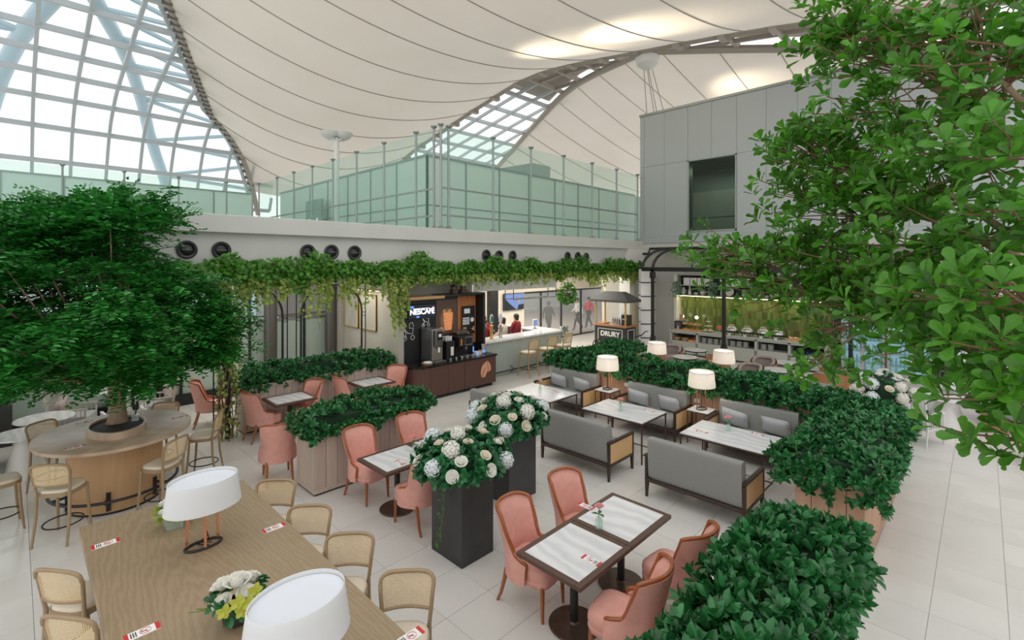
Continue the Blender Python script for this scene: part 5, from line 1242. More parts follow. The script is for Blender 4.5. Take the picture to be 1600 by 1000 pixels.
# ================================================================== BAR
bar = thing('bar_counter', 'sage green bar with upright boards and pale stone top', 'bar', (12, 11.2, 0)); bx_, by_ = 12, 11.2
n = 40; bw = (13.85-9.98)/n
me = MB().box(.002, -.012, .08, bw-.002, .012, 1.12, b=.005).build('board', 'sage', None, smooth=0); md = me.data; bpy.data.objects.remove(me)
for i in range(n): o = link('board', md, bar); o.location = (9.98+i*bw-bx_, 10.97-by_, 0)
for i in range(14): o = link('board', md, bar); o.location = (13.85-bx_, 10.98+i*bw-by_, 0); o.rotation_euler = (0, 0, PI/2)
MB().box(9.98-bx_, 10.985-by_, 0, 13.83-bx_, 11.5-by_, 1.12).build('carcass', 'sage', bar, smooth=0); MB().box(13.3-bx_, 11.5-by_, 0, 13.83-bx_, 12.4-by_, 1.12).build('carcass', 'sage', bar, smooth=0)
MB().box(9.95-bx_, 10.86-by_, 1.12, 13.95-bx_, 11.6-by_, 1.18, b=.01).build('stone_top', 'marble', bar, smooth=0); MB().box(13.2-bx_, 11.6-by_, 1.12, 13.95-bx_, 12.45-by_, 1.18, b=.01).build('stone_top', 'marble', bar, smooth=0)
MB().tube([(9.98-bx_, 10.78-by_, .2), (13.8-bx_, 10.78-by_, .2)], .02, 8).build('foot_rail', 'black', bar)
for x in (10.0, 11.2, 12.5, 13.7): MB().tube([(x-bx_, 10.96-by_, .28), (x-bx_, 10.78-by_, .2), (x-bx_, 10.96-by_, .08)], .014, 6).build('rail_bracket', 'black', bar)
pel = thing('bar_pelmet', 'white ribbed pelmet hanging above the bar under the ivy', 'pelmet', (12.1, 11.45, 2.7))
for i in range(46): MB().lathe([(.044, 0), (.044, .28)], 8, (-2.05+i*.09, 0, 0)).build('rib', 'white', pel)
MB().box(-2.1, -.03, .26, 2.1, .03, .58).build('hanger_board', 'offwhite', pel, smooth=0)
gr = thing('glass_rack', 'black rectangular tube rack hung above the bar', 'rack', (12.9, 11.7, 2.35)); 
for yy in (-.2, .2): MB().tube([(-1.0, yy, .92), (-1.0, yy, 0), (1.3, yy, 0), (1.3, yy, .92)], .018, 6).build('rack_bar', 'black', gr)
for x in (-.6, 0, .6): MB().tube([(x, -.2, 0), (x, .2, 0)], .012, 5).build('cross_bar', 'black', gr)
for k, (px, py) in enumerate(((768, 521), (782, 519))):
    q = at_y(px, py, 11.2); t = thing('beer_tap', ('tall beer tap with green oval emblem on the bar', 'tall beer tap with white handle on the bar')[k], 'beer tap', (q.x, 11.2, 1.18))
    MB().lathe([(.07, 0), (.05, .05), (.045, .4), (.06, .44), (.001, .46)], 12).build('column', ('gold', 'steel')[k], t); MB().lathe([(.001, -.16), (.07, -.08), (.085, .05), (.05, .16), (.001, .18)], 16, (0, 0, .62), sx=1, sy=.35).build('handle', ('ceramic', 'white')[k], t)
    if k == 0: MB().squad((0, -.03, .64), (.055, .006, .10), 1, 1, 14, 8).build('emblem', 'bottle_cap', t)
    MB().tube([(0, 0, .3), (0, -.12, .3), (0, -.13, .24)], .012, 6).build('spout', 'steel', t)
tv_ = thing('wall_screen', 'wall mounted screen showing a blue picture behind the bar', 'screen', (14.95, 14.40, 1.95)); MB().box(-.62, 0, -.36, .62, .06, .36, b=.01).build('bezel', 'black', tv_, smooth=0); MB().box(-.59, -.004, -.33, .59, 0, .33).build('display', 'screen', tv_, smooth=0)
dd_ = MB(); dd_.M = basis((0, -.005, 0), (1, 0, 0), (0, 0, 1), (0, -1, 0)); dd_.prism([(-.59, -.33), (.1, -.33), (-.25, -.1), (-.59, .15)], 0, .002); dd_.prism([(.2, -.33), (.59, -.33), (.59, -.12), (.25, -.15)], 0, .002); dd_.build('dark_shapes', 'screen_dark', tv_, smooth=0)
MB().lathe([(.03, -.12), (.05, 0), (.03, .15), (.015, .16)], 10, (.28, -.004, .02), sx=1, sy=.1).build('bottle_picture', 'gold', tv_)
bf = thing('back_shelf', 'dark fronted back shelf unit behind the bar', 'shelf unit', (12.9, 14.2, 0)); MB().box(-1.9, -.25, 0, 1.6, .25, 1.0, b=.01).build('cabinet', 'charcoal', bf, smooth=0); MB().box(-1.95, -.28, 1.0, 1.65, .27, 1.05, b=.005).build('top', 'marble', bf, smooth=0)
for x in (-1.3, -.4, .5): MB().box(x, -.262, .1, x+.82, -.25, .95, b=.004).build('door', 'black', bf, smooth=0)
col_ = tag(MB().box(-.28, -.1, 0, .12, .12, 3.28).build('bar_column', 'black', smooth=0), 'square black column behind the bar beside the screen', 'column'); col_.location = (13.0, 13.6, 0)
fp = arrangement('yellow green flower bunch on the back shelf of the bar', (13.55, 14.15, 1.12), (.30, .22, .3), 21, 8, 40, 'r'); 
pc = thing('cash_terminal', 'small white screen terminal on the bar', 'terminal', (13.45, 11.9, 1.18)); MB().box(-.12, -.02, .08, .12, .02, .34, b=.01).build('monitor', 'white', pc, smooth=0); MB().box(-.1, -.026, .1, .1, -.02, .31).build('display', 'screen', pc, smooth=0); MB().lathe([(.09, 0), (.09, .012), (.02, .02), (.02, .1)], 14).build('stand', 'gunmetal', pc)
hb = thing('hanging_plant', 'trailing pale green plant at the end of the bar top', 'plant', (13.85, 10.95, 1.18)); MB().lathe([(.06, 0), (.08, .12), (.07, .12), (.001, .1)], 14).build('pot', 'ceramic', hb)
n = 260; O = np.stack([13.9+rng.normal(0, .05, n), 10.86+rng.normal(0, .05, n), 1.32-rng.uniform(0, 1, n)**1.5*.75], 1); leaf_parts(hb, O, rng.normal(0, .5, (n, 3))+np.array([0, -.3, -.7]), rng.normal(0, .4, (n, 3))+np.array([0, -1, .4]), rng.uniform(.04, .07, n), rng.uniform(.012, .02, n), LEAF, 'hang_leaf', 0)
# plant hung from the rail near the doors
hq = thing('hanging_basket', 'bushy green plant hanging above the bar end', 'plant', (14.5, 11.2, 2.45)); MB().lathe([(.001, -.12), (.14, -.08), (.18, .05), (.16, .05)], 16).build('basket', 'dark_wood', hq); MB().tube([(0, 0, 0), (0, 0, .83)], .008, 5).build('cord', 'black', hq)
n = 700; v = nrm(rng.normal(size=(n, 3))); O = np.array([14.5, 11.2, 2.45])+v*np.array([.45, .3, .38])*rng.uniform(.5, 1, (n, 1)); leaf_parts(hq, O, v+np.array([0, 0, -.4]), rng.normal(0, .4, (n, 3))+np.array([0, -.6, .8]), rng.uniform(.07, .11, n), rng.uniform(.022, .034, n), LEAF, 'ivy', 0)
# ---- framed pictures on the plaster wall
def frame(label, pa, pb):
    a = at_x(*pa, 6.97); b = at_x(*pb, 6.97); cy = (a.y+b.y)/2; w_ = abs(a.y-b.y)/2; z0, z1 = 1.72, 2.72
    t = thing('framed_picture', label, 'picture', (6.955, cy, (z0+z1)/2)); h = (z1-z0)/2
    MB().box(-.01, -w_, -h, .012, w_, h).build('canvas', 'canvas', t, smooth=0)
    for y0, zz0, y1, zz1 in ((-w_, -h, w_, -h+.025), (-w_, h-.025, w_, h), (-w_, -h, -w_+.025, h), (w_-.025, -h, w_, h)): MB().box(-.025, y0, zz0, .012, y1, zz1).build('frame_bar', 'gold', t, smooth=0)
frame('gold framed abstract picture nearer the glass wall', (540, 470), (561, 470)); frame('gold framed abstract picture nearer the coffee counter', (563, 470), (589, 470))
pl = thing('picture_lamp', 'dark bar lamp over the gold framed pictures', 'lamp', (6.9, 12.2, 2.85)); MB().box(-.10, -.6, 0, .0, .6, .03, b=.005).build('lamp_bar', 'bronze', pl, smooth=0); MB().box(.0, -.03, -.02, .08, .03, .03).build('bracket', 'bronze', pl, smooth=0); MB().box(-.09, -.55, -.006, -.02, .55, 0).build('tube', 'led_warm', pl, smooth=0)
# ================================================================== CART
ct = thing('coffee_cart', 'black vendor cart with slate roof on wooden posts reading DRURY', 'cart', (16.75, 10.55, 0)); ct.scale = (1.12,)*3; W2, D2 = .64, .32
MB().box(-D2, -W2, .25, D2, W2, .98).build('body', 'charcoal', ct, smooth=0); MB().box(-D2-.05, -W2-.05, .98, D2+.05, W2+.05, 1.04, b=.01).build('counter', 'tub_wood', ct, smooth=0)
for sx in (-1, 1):
    for sy in (-1, 1): MB().cyl(sx*(D2-.03), sy*(W2-.04), 1.04, 1.92, .03, 10).build('post', 'gold', ct)
rf = MB(); e = .14; rf.add([(-D2-e, -W2-e, 1.92), (D2+e, -W2-e, 1.92), (D2+e, W2+e, 1.92), (-D2-e, W2+e, 1.92), (-.10, -W2+.25, 2.20), (.10, -W2+.25, 2.20), (.10, W2-.25, 2.20), (-.10, W2-.25, 2.20)], [(3, 2, 1, 0), (4, 5, 6, 7), (0, 1, 5, 4), (1, 2, 6, 5), (2, 3, 7, 6), (3, 0, 4, 7)]); rfo = rf.build('roof', 'roof_slate', ct, smooth=0)
sc = MB()
for i in range(16):
    y = -W2-e+(2*W2+2*e)*i/16; wd_ = (2*W2+2*e)/16
    for x in (-D2-e, D2+e): sc.add([(x, y, 1.92), (x, y+wd_, 1.92), (x, y+wd_, 1.86), (x, y+wd_/2, 1.83), (x, y, 1.86), ], [(0, 1, 2, 3, 4)])
for i in range(9):
    x = -D2-e+(2*D2+2*e)*i/9; wd_ = (2*D2+2*e)/9
    for y in (-W2-e, W2+e): sc.add([(x, y, 1.92), (x+wd_, y, 1.92), (x+wd_, y, 1.86), (x+wd_/2, y, 1.83), (x, y, 1.86)], [(0, 1, 2, 3, 4)])
sc.build('scalloped_valance', 'roof_slate', ct, smooth=0, fix=False)
for y0, z0, y1, z1 in ((-.5, .40, .5, .42), (-.5, .88, .5, .90), (-.5, .40, -.48, .90), (.48, .40, .5, .90)): MB().box(-D2-.012, y0, z0, -D2, y1, z1).build('white_line', 'white', ct, smooth=0)
for x0, z0, x1, z1 in ((-.22, .40, .22, .42), (-.22, .88, .22, .90), (-.22, .40, -.2, .90), (.2, .40, .22, .90)): MB().box(x0, -W2-.012, z0, x1, -W2, z1).build('white_line', 'white', ct, smooth=0)
text_mesh('DRURY', .24, 'lettering', 'white', ct, basis((-D2-.006, 0, .71), (0, -1, 0), (0, 0, 1), (-1, 0, 0)), .003, .008)
for sy in (-.45, .45):
    P = [(-D2-.05, sy+.24*math.cos(a), .25+.24*math.sin(a)) for a in np.linspace(0, 2*PI, 25)[:-1]]; wh = MB().tube(P, .02, 6, closed=True).build('wheel', 'black', ct)
    for k in range(4): MB().tube([(-D2-.05, sy+.23*math.cos(k*PI/4), .25+.23*math.sin(k*PI/4)), (-D2-.05, sy-.23*math.cos(k*PI/4), .25-.23*math.sin(k*PI/4))], .008, 5).build('spoke', 'black', wh)
MB().tube([(D2-.1, -W2-.01, .62), (D2+.05, -W2-.18, .66), (D2+.1, -W2-.32, .82), (D2+.1, -W2-.42, .84)], .018, 6).build('push_handle', 'black', ct); MB().squad((-D2+.04, -W2-.05, .30), (.06, .06, .06), 1, 1, 12, 8).build('wheel_hub', 'gold', ct)
it = thing('cart_espresso_machine', 'dark espresso machine standing on the vendor cart', 'coffee machine', (16.81, 10.06, 1.165)); MB().box(-.15, -.16, 0, .15, .16, .40, b=.02).build('body', 'charcoal', it, smooth=0); MB().cyl(-.05, .1, .4, .5, .07, 12).build('bean_hopper', 'clear', it); MB().box(-.17, -.1, .2, -.15, .1, .26).build('panel', 'steel', it, smooth=0)
it = thing('pastry_dome', 'clear dome over pastries on the vendor cart', 'pastry dome', (16.69, 10.53, 1.165)); MB().lathe([(.2, 0), (.2, .02), (.001, .02)], 20).build('plate', 'ceramic', it); MB().lathe([(.19, .02), (.18, .12), (.10, .2), (.001, .22)], 20, cap=False).build('dome', 'clear', it)
for k in range(6): MB().squad((.1*math.cos(k), .1*math.sin(k), .05), (.045, .03, .028), .8, .8, 10, 6).build('pastry', 'food_a', it)
it = thing('wooden_tray', 'orange brown tray on the vendor cart', 'tray', (16.69, 11.02, 1.165)); MB().box(-.18, -.14, 0, .18, .14, .04, b=.01).build('tray', 'food_a', it, smooth=0)
for k in range(4): tag(MB().lathe([(.001, 0), (.03, 0), (.032, .14), (.012, .2), (.012, .24), (.001, .24)], 12).build('syrup_bottle', 'blue_cup'), 'dark blue bottle in a row at the back of the vendor cart', 'bottle', 'bottles on the cart').location = (16.98, 10.48+k*.1, 1.165)
# ================================================================== BUFFET
BX = 18.3; bu0, bu1 = 3.65, 8.95
bu = thing('buffet_counter', 'long grey green buffet counter with open niches under its top', 'buffet', (BX+.35, 6.3, 0)); px_, py_ = BX+.35, 6.3
def bb(name, x0, y0, z0, x1, y1, z1, m_, b=.004, par=None): return MB().box(x0-px_, y0-py_, z0, x1-px_, y1-py_, z1, b=b).build(name, m_, par or bu, smooth=0)
bb('top', BX-.03, bu0-.03, .90, BX+.72, bu1+.03, .95, 'buffet'); bb('back', BX+.62, bu0, .05, BX+.7, bu1, .9, 'buffet')
nu = 5; uw = (bu1-bu0)/nu
for i in range(nu):
    y0 = bu0+i*uw; u = bb('cabinet_door', BX, y0+.01, .06, BX+.03, y0+uw-.01, .50, 'buffet'); bb('niche_shelf', BX, y0+.03, .50, BX+.62, y0+uw-.03, .53, 'buffet'); bb('fascia', BX, y0, .83, BX+.03, y0+uw, .90, 'buffet')
for i in range(nu+1): y = bu0+i*uw; bb('divider', BX, y-.04, .05, BX+.62, y+.04, .90, 'buffet')
bb('niche_back', BX+.55, bu0, .53, BX+.6, bu1, .88, 'charcoal')
# upper shelves
us = thing('crockery_shelf', 'two tier grey wall shelf with white boxes and crockery above green tiles', 'shelf', (BX+.75, 6.3, 0)); px_, py_ = BX+.75, 6.3
Z1, Z2, Z3 = 2.32, 2.72, 3.14
for nm, z in (('lower_board', Z1), ('middle_board', Z2), ('top_board', Z3)): bb(nm, BX+.52, bu0, z-.03, WX-.03, bu1, z, 'buffet', par=us)
for y in np.linspace(bu0, bu1, 5): bb('upright', BX+.54, y-.02, Z2, WX-.03, y+.02, Z3-.03, 'buffet', par=us)
for y in np.linspace(bu0+.02, bu1-.02, 4): bb('upright', BX+.54, y-.02, Z1, WX-.03, y+.02, Z2-.03, 'buffet', par=us)
bb('shelf_back', WX-.05, bu0, Z1, WX-.02, bu1, Z3, 'charcoal', par=us); bb('side_panel', BX+.52, bu1, .95, WX-.02, bu1+.12, Z3, 'cream', par=us)
MB().box(BX+.56-px_, bu0-py_, Z1-.05, BX+.60-px_, bu1-py_, Z1-.031).build('led_strip', 'led', us, smooth=0)
area('shelf_led', (BX+.62, 6.3, Z1-.07), .05, 5.2, 9, (1, .94, .55))
# picket tiles
tw_ = setting('wall_tiles', (WX-.10, 0, 0)); MB().box(.0, bu0, .95, .09, bu1, Z1).build('tile_bed', 'grout_green', tw_, smooth=0)
w5 = .046; h5 = .165
pk = MB(); pk.M = basis((0, 0, 0), (0, 1, 0), (0, 0, 1), (1, 0, 0)); pk.prism([(-w5, -h5+.05), (0, -h5), (w5, -h5+.05), (w5, h5-.05), (0, h5), (-w5, h5-.05)], -.012, .004); ko = pk.build('picket_tile', 'tile_green', None, smooth=0); kd = ko.data; bpy.data.objects.remove(ko)
for r in range(5):
    for c in range(56):
        y = bu0+.06+c*.0945+(.047 if r % 2 else 0); z = 1.09+r*.285
        if y < bu1-.05: o = link('picket_tile', kd, tw_); o.location = (0, y, z)
# things on the upper shelf
boxes = []
for k, y0 in enumerate((8.75, 7.3, 5.95, 4.6)):
    for i in range(4):
        o = MB().box(-.11, -.125, 0, .11, .125, .29, b=.006).build('storage_box', 'white', smooth=0); tag(o, 'white box in '+('shelf bay nearest lantern wall', 'second shelf bay', 'third shelf bay', 'shelf bay nearest fridges')[k]+', '+('first', 'second', 'third', 'fourth')[i]+' from the lantern wall end', 'box', 'white boxes, '+('bay by lantern wall', 'second bay from lantern wall', 'second bay from fridges', 'bay by fridges')[k]); o.location = (BX+.72, y0-.17-i*.285, Z2)
def lathe_thing(name, label, cat, prof, loc, m_, handle=False, group=None, n=18, s=1.):
    t = thing(name, label, cat, loc, 0, group); MB().lathe([(r*s, z*s) for r, z in prof], n).build('body', m_, t)
    if handle: h = prof[-1][1]*s; R = max(r for r, z in prof)*s; MB().tube([(0, -R*.6, h*.85), (0, -R*1.5, h*.75), (0, -R*1.4, h*.4), (0, -R*.9, h*.3)], .010*s+.003, 6).build('handle', m_, t)
    return t
JUG = [(.05, 0), (.085, .08), (.07, .2), (.05, .24), (.065, .29), (.055, .29), (.04, .24)]; VAS = [(.06, 0), (.07, .1), (.03, .25), (.035, .35), (.03, .35)]; BOWL = [(.04, 0), (.09, .06), (.10, .10), (.09, .10), (.001, .02)]; POT = [(.05, 0), (.10, .07), (.09, .15), (.03, .18), (.012, .21), (.001, .22)]; STAND = [(.07, 0), (.02, .03), (.02, .10), (.15, .12), (.15, .135), (.001, .125)]
row = [('jug', JUG, 1), ('vase', VAS, 0), ('bowl', BOWL, 0), ('teapot', POT, 1), ('cake_stand', STAND, 0), (None,)*3, ('bowl', POT, 0), ('plate',)*3, (None,)*3, ('jug', JUG, 1), ('vase', VAS, 0), ('teapot', POT, 1), ('bowl', BOWL, 0), ('plate',)*3, ('cake_stand', STAND, 0), ('vase', VAS, 0), ('bowl', BOWL, 0), ('teapot', POT, 1), ('bowl', BOWL, 0), ('jug', JUG, 1)]
prev = 'wall end'
nth = {}
for i, (nm, pf, h) in enumerate(row):
    y = 8.78-i*.262
    if nm is None: continue
    nth[nm] = nth.get(nm, 0)+1; od = ('first', 'second', 'third', 'fourth', 'fifth', 'sixth')[nth[nm]-1]
    lab = 'white ceramic %s on lower shelf, %s such from the lantern wall' % (nm.replace('_', ' '), od)
    if nm == 'plate':
        t = thing('display_plate', lab, 'plate', (BX+.78, y, Z1), 0, 'white crockery on the shelf'); m = MB(); m.M = basis((0, 0, .17), (0, 1, 0), (.25, 0, .97), (-.97, 0, .25)); m.lathe([(.10, 0), (.165, .02), (.165, .03), (.10, .012), (.001, .012)], 26); m.build('plate', 'ceramic', t); MB().box(-.02, -.05, 0, .06, .05, .02).build('stand', 'dark_wood', t, smooth=0)
    else: lathe_thing(nm, lab, nm.replace('_', ' '), pf, (BX+.78, y, Z1), 'ceramic', h, 'white crockery on the shelf')
for k, y in enumerate((8.95, 7.48, 6.0)):
    t = thing('trailing_plant', 'small pale trailing plant hanging over the wall shelf, '+('at the lantern wall end', 'beside the gap between white boxes', 'above the black canopy post')[k], 'plant', (BX+.6, y, Z2)); MB().lathe([(.05, 0), (.07, .1), (.06, .1), (.001, .08)], 12).build('pot', 'ceramic', t)
    n = 230; O = np.stack([BX+.5+rng.normal(0, .06, n), y+rng.normal(0, .09, n), Z2+.14-rng.uniform(0, 1, n)**1.3*.62], 1); leaf_parts(t, O, rng.normal(0, .5, (n, 3))+np.array([-.3, 0, -.7]), rng.normal(0, .4, (n, 3))+np.array([-1, 0, .4]), rng.uniform(.05, .08, n), rng.uniform(.015, .024, n), LEAF, 'hang_leaf', 0)
# things on the counter top
def cnt(px, py, dx=.3): q = at_x(px, py, BX+dx); return (BX+dx, min(q.y, bu1-.25), .95)
t = thing('toaster', 'black toaster oven at the lantern wall end of the buffet', 'toaster', cnt(1031, 505, .3)); MB().box(-.16, -.17, .02, .16, .17, .34, b=.01).build('body', 'black', t, smooth=0); MB().box(-.165, -.10, .10, -.158, .12, .30).build('glass_door', 'gunmetal', t, smooth=0)
for y in (-.06, .0, .06): MB().cyl(-.165, y, .05, .07, .016, 8).build('knob', 'steel', t)
for z in (.15, .2, .25): MB().bar((-.167, -.09, z), (-.167, .11, z), .008).build('rack_wire', 'steel', t, smooth=0)
for k, (p, m_, l) in enumerate(((1049, 'jam', 'dark cereal'), (1056, 'juice', 'orange juice'))):
    t = thing('dispenser', 'clear tower dispenser of '+l+' on the buffet', 'dispenser', cnt(p, 505, .42)); MB().lathe([(.10, 0), (.10, .06), (.04, .08), (.04, .16)], 14).build('base', 'gunmetal', t); MB().lathe([(.075, .16), (.08, .18), (.08, .62), (.02, .68), (.001, .70)], 16).build('tank', 'clear', t); MB().lathe([(.068, .19), (.068, .58), (.001, .58)], 14).build('contents', m_, t); MB().tube([(0, 0, .2), (-.12, 0, .2), (-.12, 0, .14)], .014, 6).build('tap', 'steel', t)
for k, p in enumerate((1034, 1040)): lathe_thing('shaker', ('white shaker right beside the toaster', 'white shaker next to the cereal tower')[k], 'shaker', [(.035, 0), (.035, .13), (.02, .16), (.001, .17)], cnt(p+4, 508, .12), 'white')
for k, (p, w_, l) in enumerate(((1066, .5, 'bread board with pastries under a clear cover'), (1086, .55, 'two tier board of pastries'))):
    t = thing('pastry_board', 'wooden '+l+' on the buffet', 'food board', cnt(p, 510, .28)); MB().box(-.17, -w_/2, 0, .17, w_/2, .04, b=.01).build('board', 'food_a', t, smooth=0)
    MB().box(-.12, -w_/2+.05, .22, .14, w_/2-.05, .25, b=.008).build('upper_tier', 'sandwood', t, smooth=0)
    for y in (-w_/2+.08, w_/2-.08): MB().cyl(.05, y, .04, .22, .012, 8).build('riser', 'black', t)
    for i in range(12): MB().squad((random.uniform(-.1, .1), random.uniform(-w_/2+.06, w_/2-.06), .06+.21*(i % 2)), (.05, .04, .03), .8, .8, 10, 6).build('pastry', ('food_a', 'food_b', 'sandwood')[i % 3] if k else 'food_a', t)
    if k == 0: MB().box(-.13, -w_/2+.04, .25, .14, w_/2-.04, .42, b=.01).build('cover', 'clear', t, smooth=0)
for k, p in enumerate((1063, 1089)):
    t = thing('heat_lamp', 'small glowing food lamp over the '+('covered', 'two tier')[k]+' board', 'lamp', cnt(p, 505, .55)); MB().lathe([(.05, 0), (.05, .02), (.012, .03), (.012, .5)], 10).build('stand', 'steel', t); MB().squad((-.03, 0, .5), (.065, .065, .065), 1, 1, 14, 8).build('globe', 'lamp_glow', t)
t = thing('tiered_stand', 'three tier white cake stand on the buffet', 'cake stand', cnt(1107, 512, .35)); 
for r, z in ((.2, .05), (.15, .22), (.1, .39)): MB().lathe([(.02, z-.02), (r, z), (r, z+.015), (.001, z+.01)], 20).build('tier', 'ceramic', t)
MB().lathe([(.09, 0), (.012, .03), (.012, .5), (.02, .53), (.001, .55)], 10).build('rod', 'steel', t)
for i in range(8): MB().squad((.12*math.cos(i), .12*math.sin(i), .085), (.035, .035, .025), .8, .8, 8, 6).build('cake', ('petal_cream', 'food_a')[i % 2], t)
t = thing('fruit_bowl', 'footed bowl heaped with red fruit on the buffet', 'bowl', cnt(1124, 514, .25)); MB().lathe([(.07, 0), (.02, .02), (.02, .08), (.14, .14), (.15, .2), (.13, .2), (.001, .12)], 18).build('bowl', 'clear', t)
for i in range(14): MB().squad((.08*math.cos(i*2.4)*(i % 3)/2, .08*math.sin(i*2.4)*(i % 3)/2, .2+.03*(i % 2)), (.04, .04, .04), 1, 1, 8, 6).build('fruit', 'food_b', t)
for k, p in enumerate((1144, 1168, 1193, 1216)):
    t = thing('chafing_dish', 'round chrome chafing dish on the buffet, %s from the canopy post' % ('first', 'second', 'third', 'fourth')[k], 'chafing dish', cnt(p, 526, .3), 0, 'chafing dishes')
    MB().lathe([(.22, .12), (.23, .16), (.001, .16)], 24).build('pan', 'black', t); MB().lathe([(.225, .16), (.21, .23), (.14, .30), (.001, .33)], 24).build('lid', 'steel', t); MB().tube([(-.05, -.1, .31), (-.06, -.08, .36), (-.06, .08, .36), (-.05, .1, .31)], .012, 6).build('lid_handle', 'ceramic', t)
    for a in (0.8, 2.3, 3.9, 5.5): MB().bar((.2*math.cos(a), .2*math.sin(a), .14), (.2*math.cos(a), .2*math.sin(a), 0), .02).build('leg', 'black', t, smooth=0)
    tag(MB().box(-.004, -.05, 0, .004, .05, .07).build('food_card', 'petal_blue', smooth=0), 'small pale card standing before the %s chafing dish from the post' % ('first', 'second', 'third', 'fourth')[k], 'card', 'food cards').location = (BX+.02, cnt(p, 526)[1], .95)
t = thing('bread_basket', 'low tray of bread at the fridge end of the buffet', 'bread tray', cnt(1243, 528, .3)); MB().box(-.15, -.25, 0, .15, .25, .04, b=.01).build('tray', 'food_a', t, smooth=0)
for i in range(7): MB().squad((random.uniform(-.08, .08), -.2+i*.066, .08), (.06, .04, .045), .8, .8, 10, 6).build('bread', ('food_a', 'petal_cream')[i % 2], t)
t = thing('coffee_urn', 'black drinks urn at the end of the buffet', 'urn', (BX+.35, bu0+.22, .95)); MB().lathe([(.13, 0), (.13, .38), (.10, .42), (.03, .44), (.001, .46)], 18).build('body', 'black', t); MB().tube([(-.12, 0, .1), (-.18, 0, .1), (-.18, 0, .06)], .012, 6).build('tap', 'steel', t)
# inside the niches (counted from the lantern wall)
def nic(i): return bu1-(i+.5)*uw
for k, y in enumerate((.36, .03)): t = lathe_thing('wooden_bowl', 'wooden bowl in the buffet niche with pink cups, '+('at its wall end', 'beside another bowl')[k], 'bowl', [(.08, 0), (.15, .08), (.16, .12), (.14, .12), (.001, .04)], (BX+.2, nic(0)+y, .53), 'sandwood')
tag(MB().box(-.12, -.16, 0, .12, .16, .07, b=.01).build('wooden_tray', 'food_a', smooth=0), 'low wooden tray in the buffet niche with pink cups', 'tray').location = (BX+.2, nic(0)-.30, .53)
for k in range(3): lathe_thing('paper_cup', 'pink and white cup in the first buffet niche', 'cup', [(.035, 0), (.05, .13), (.045, .13), (.001, .02)], (BX+.42, nic(0)-.12-k*.12, .53), ('food_b', 'petal_pink', 'food_b')[k], group='pink cups')
for i, n_ in ((1, 4), (2, 3), (3, 2)):
    for k in range(n_):
        t = thing('plate_stack', 'stack of white %s in the %s buffet niche from the lantern wall' % (('bowls', 'plates')[k % 2 if i < 3 else 1], ('', 'second', 'third', 'fourth')[i]), 'crockery', (BX+.22, nic(i)+.33-k*.23, .53), 0, 'crockery stacks, niche %d' % i)
        for q in range(6): MB().lathe([(.06, 0), (.105, .03), (.10, .035), (.001, .02)], 18, (0, 0, q*.033)).build('plate', 'ceramic', t)
for k in range(14): lathe_thing('blue_cup', 'dark blue cup in the buffet niche nearest the fridges', 'cup', [(.035, 0), (.045, .10), (.04, .10), (.001, .02)], (BX+.15+.18*(k % 2), nic(4)+.38-(k//2)*.12, .53), 'blue_cup', group='dark blue cups')
tag(MB().box(-.1, -.42, 0, .1, .42, .17, b=.01).build('cup_crate', 'black', smooth=0), 'black crate behind the dark blue cups', 'crate').location = (BX+.47, nic(4), .53)
# ---- black canopy with curved glazing
cp = thing('buffet_canopy', 'black framed canopy with curved smoky glazing over the buffet', 'canopy', (17.2, 6.0, 0)); ya, yb = 3.6, -2.9; zb_, zt_ = 3.36, 4.16
MB().bar((0, ya, zb_), (0, yb-2.5, zb_), .10, .16).build('front_beam', 'black', cp, smooth=0); MB().bar((2.05, ya, zt_), (2.05, yb-2.5, zt_), .08).build('wall_beam', 'black', cp, smooth=0)
rib = lambda y: [(2.05-2.05*math.cos(a) if False else 2.05*(1-math.cos(a)), y, zb_+(zt_-zb_)*math.sin(a)) for a in np.linspace(0, PI/2, 12)]
yr = [ya, ya-.45]+[ya-.45-1.55*k for k in range(1, 6)]
for k, y in enumerate(yr): MB().tube(rib(y), .06 if k < 2 else .03, 6).build('rib', 'black', cp)
for y0, y1 in zip(yr[:-1], yr[1:]):
    def gp(u, v, y0=y0, y1=y1): a = v*PI/2; return (2.05*(1-math.cos(a)), y0+(y1-y0)*u, zb_+(zt_-zb_)*math.sin(a)+.01)
    MB().grid(gp, 1, 12).build('curved_pane', 'awning', cp, smooth=60, fix=False)
for y in (ya-.45, at_x(1131, 500, 17.2).y-6.0, -3.2):
    k = MB(); k.box(-.05, y-.05, .75, .05, y+.05, zb_); k.box(-.09, y-.09, 0, .09, y+.09, .72, b=.02); k.box(-.07, y-.07, .72, .07, y+.07, .82, b=.02); k.box(-.09, y-.09, zb_-.35, .09, y+.09, zb_-.1, b=.02); k.build('post', 'black', cp, smooth=0)
pp = tag(MB().tube([(19.2, 8.0, 4.22), (19.2, 10.35, 4.22), (19.2, 10.4, 4.0), (19.2, 10.8, 4.0)], .05, 8).build('service_pipe', 'black'), 'black service pipe bending down beside the concrete corner', 'pipe')
lw = thing('lantern_wall', 'curved white panel screen with dark horizontal bands beside the canopy', 'screen', (18.2, 10.05, 0))
for k in range(6):
    z0 = .02+k*.56
    def lp(u, v, z0=z0): a = -PI*.95+u*PI*1.3; return (.42*math.cos(a), .42*math.sin(a), z0+.53*v)
    MB().grid(lp, 14, 1).build('curved_panel', 'white', lw, smooth=60, fix=False); MB().tube([(.43*math.cos(a), .43*math.sin(a), z0+.545) for a in np.linspace(-PI*.95, PI*.35, 18)], .022, 6).build('band', 'black', lw)
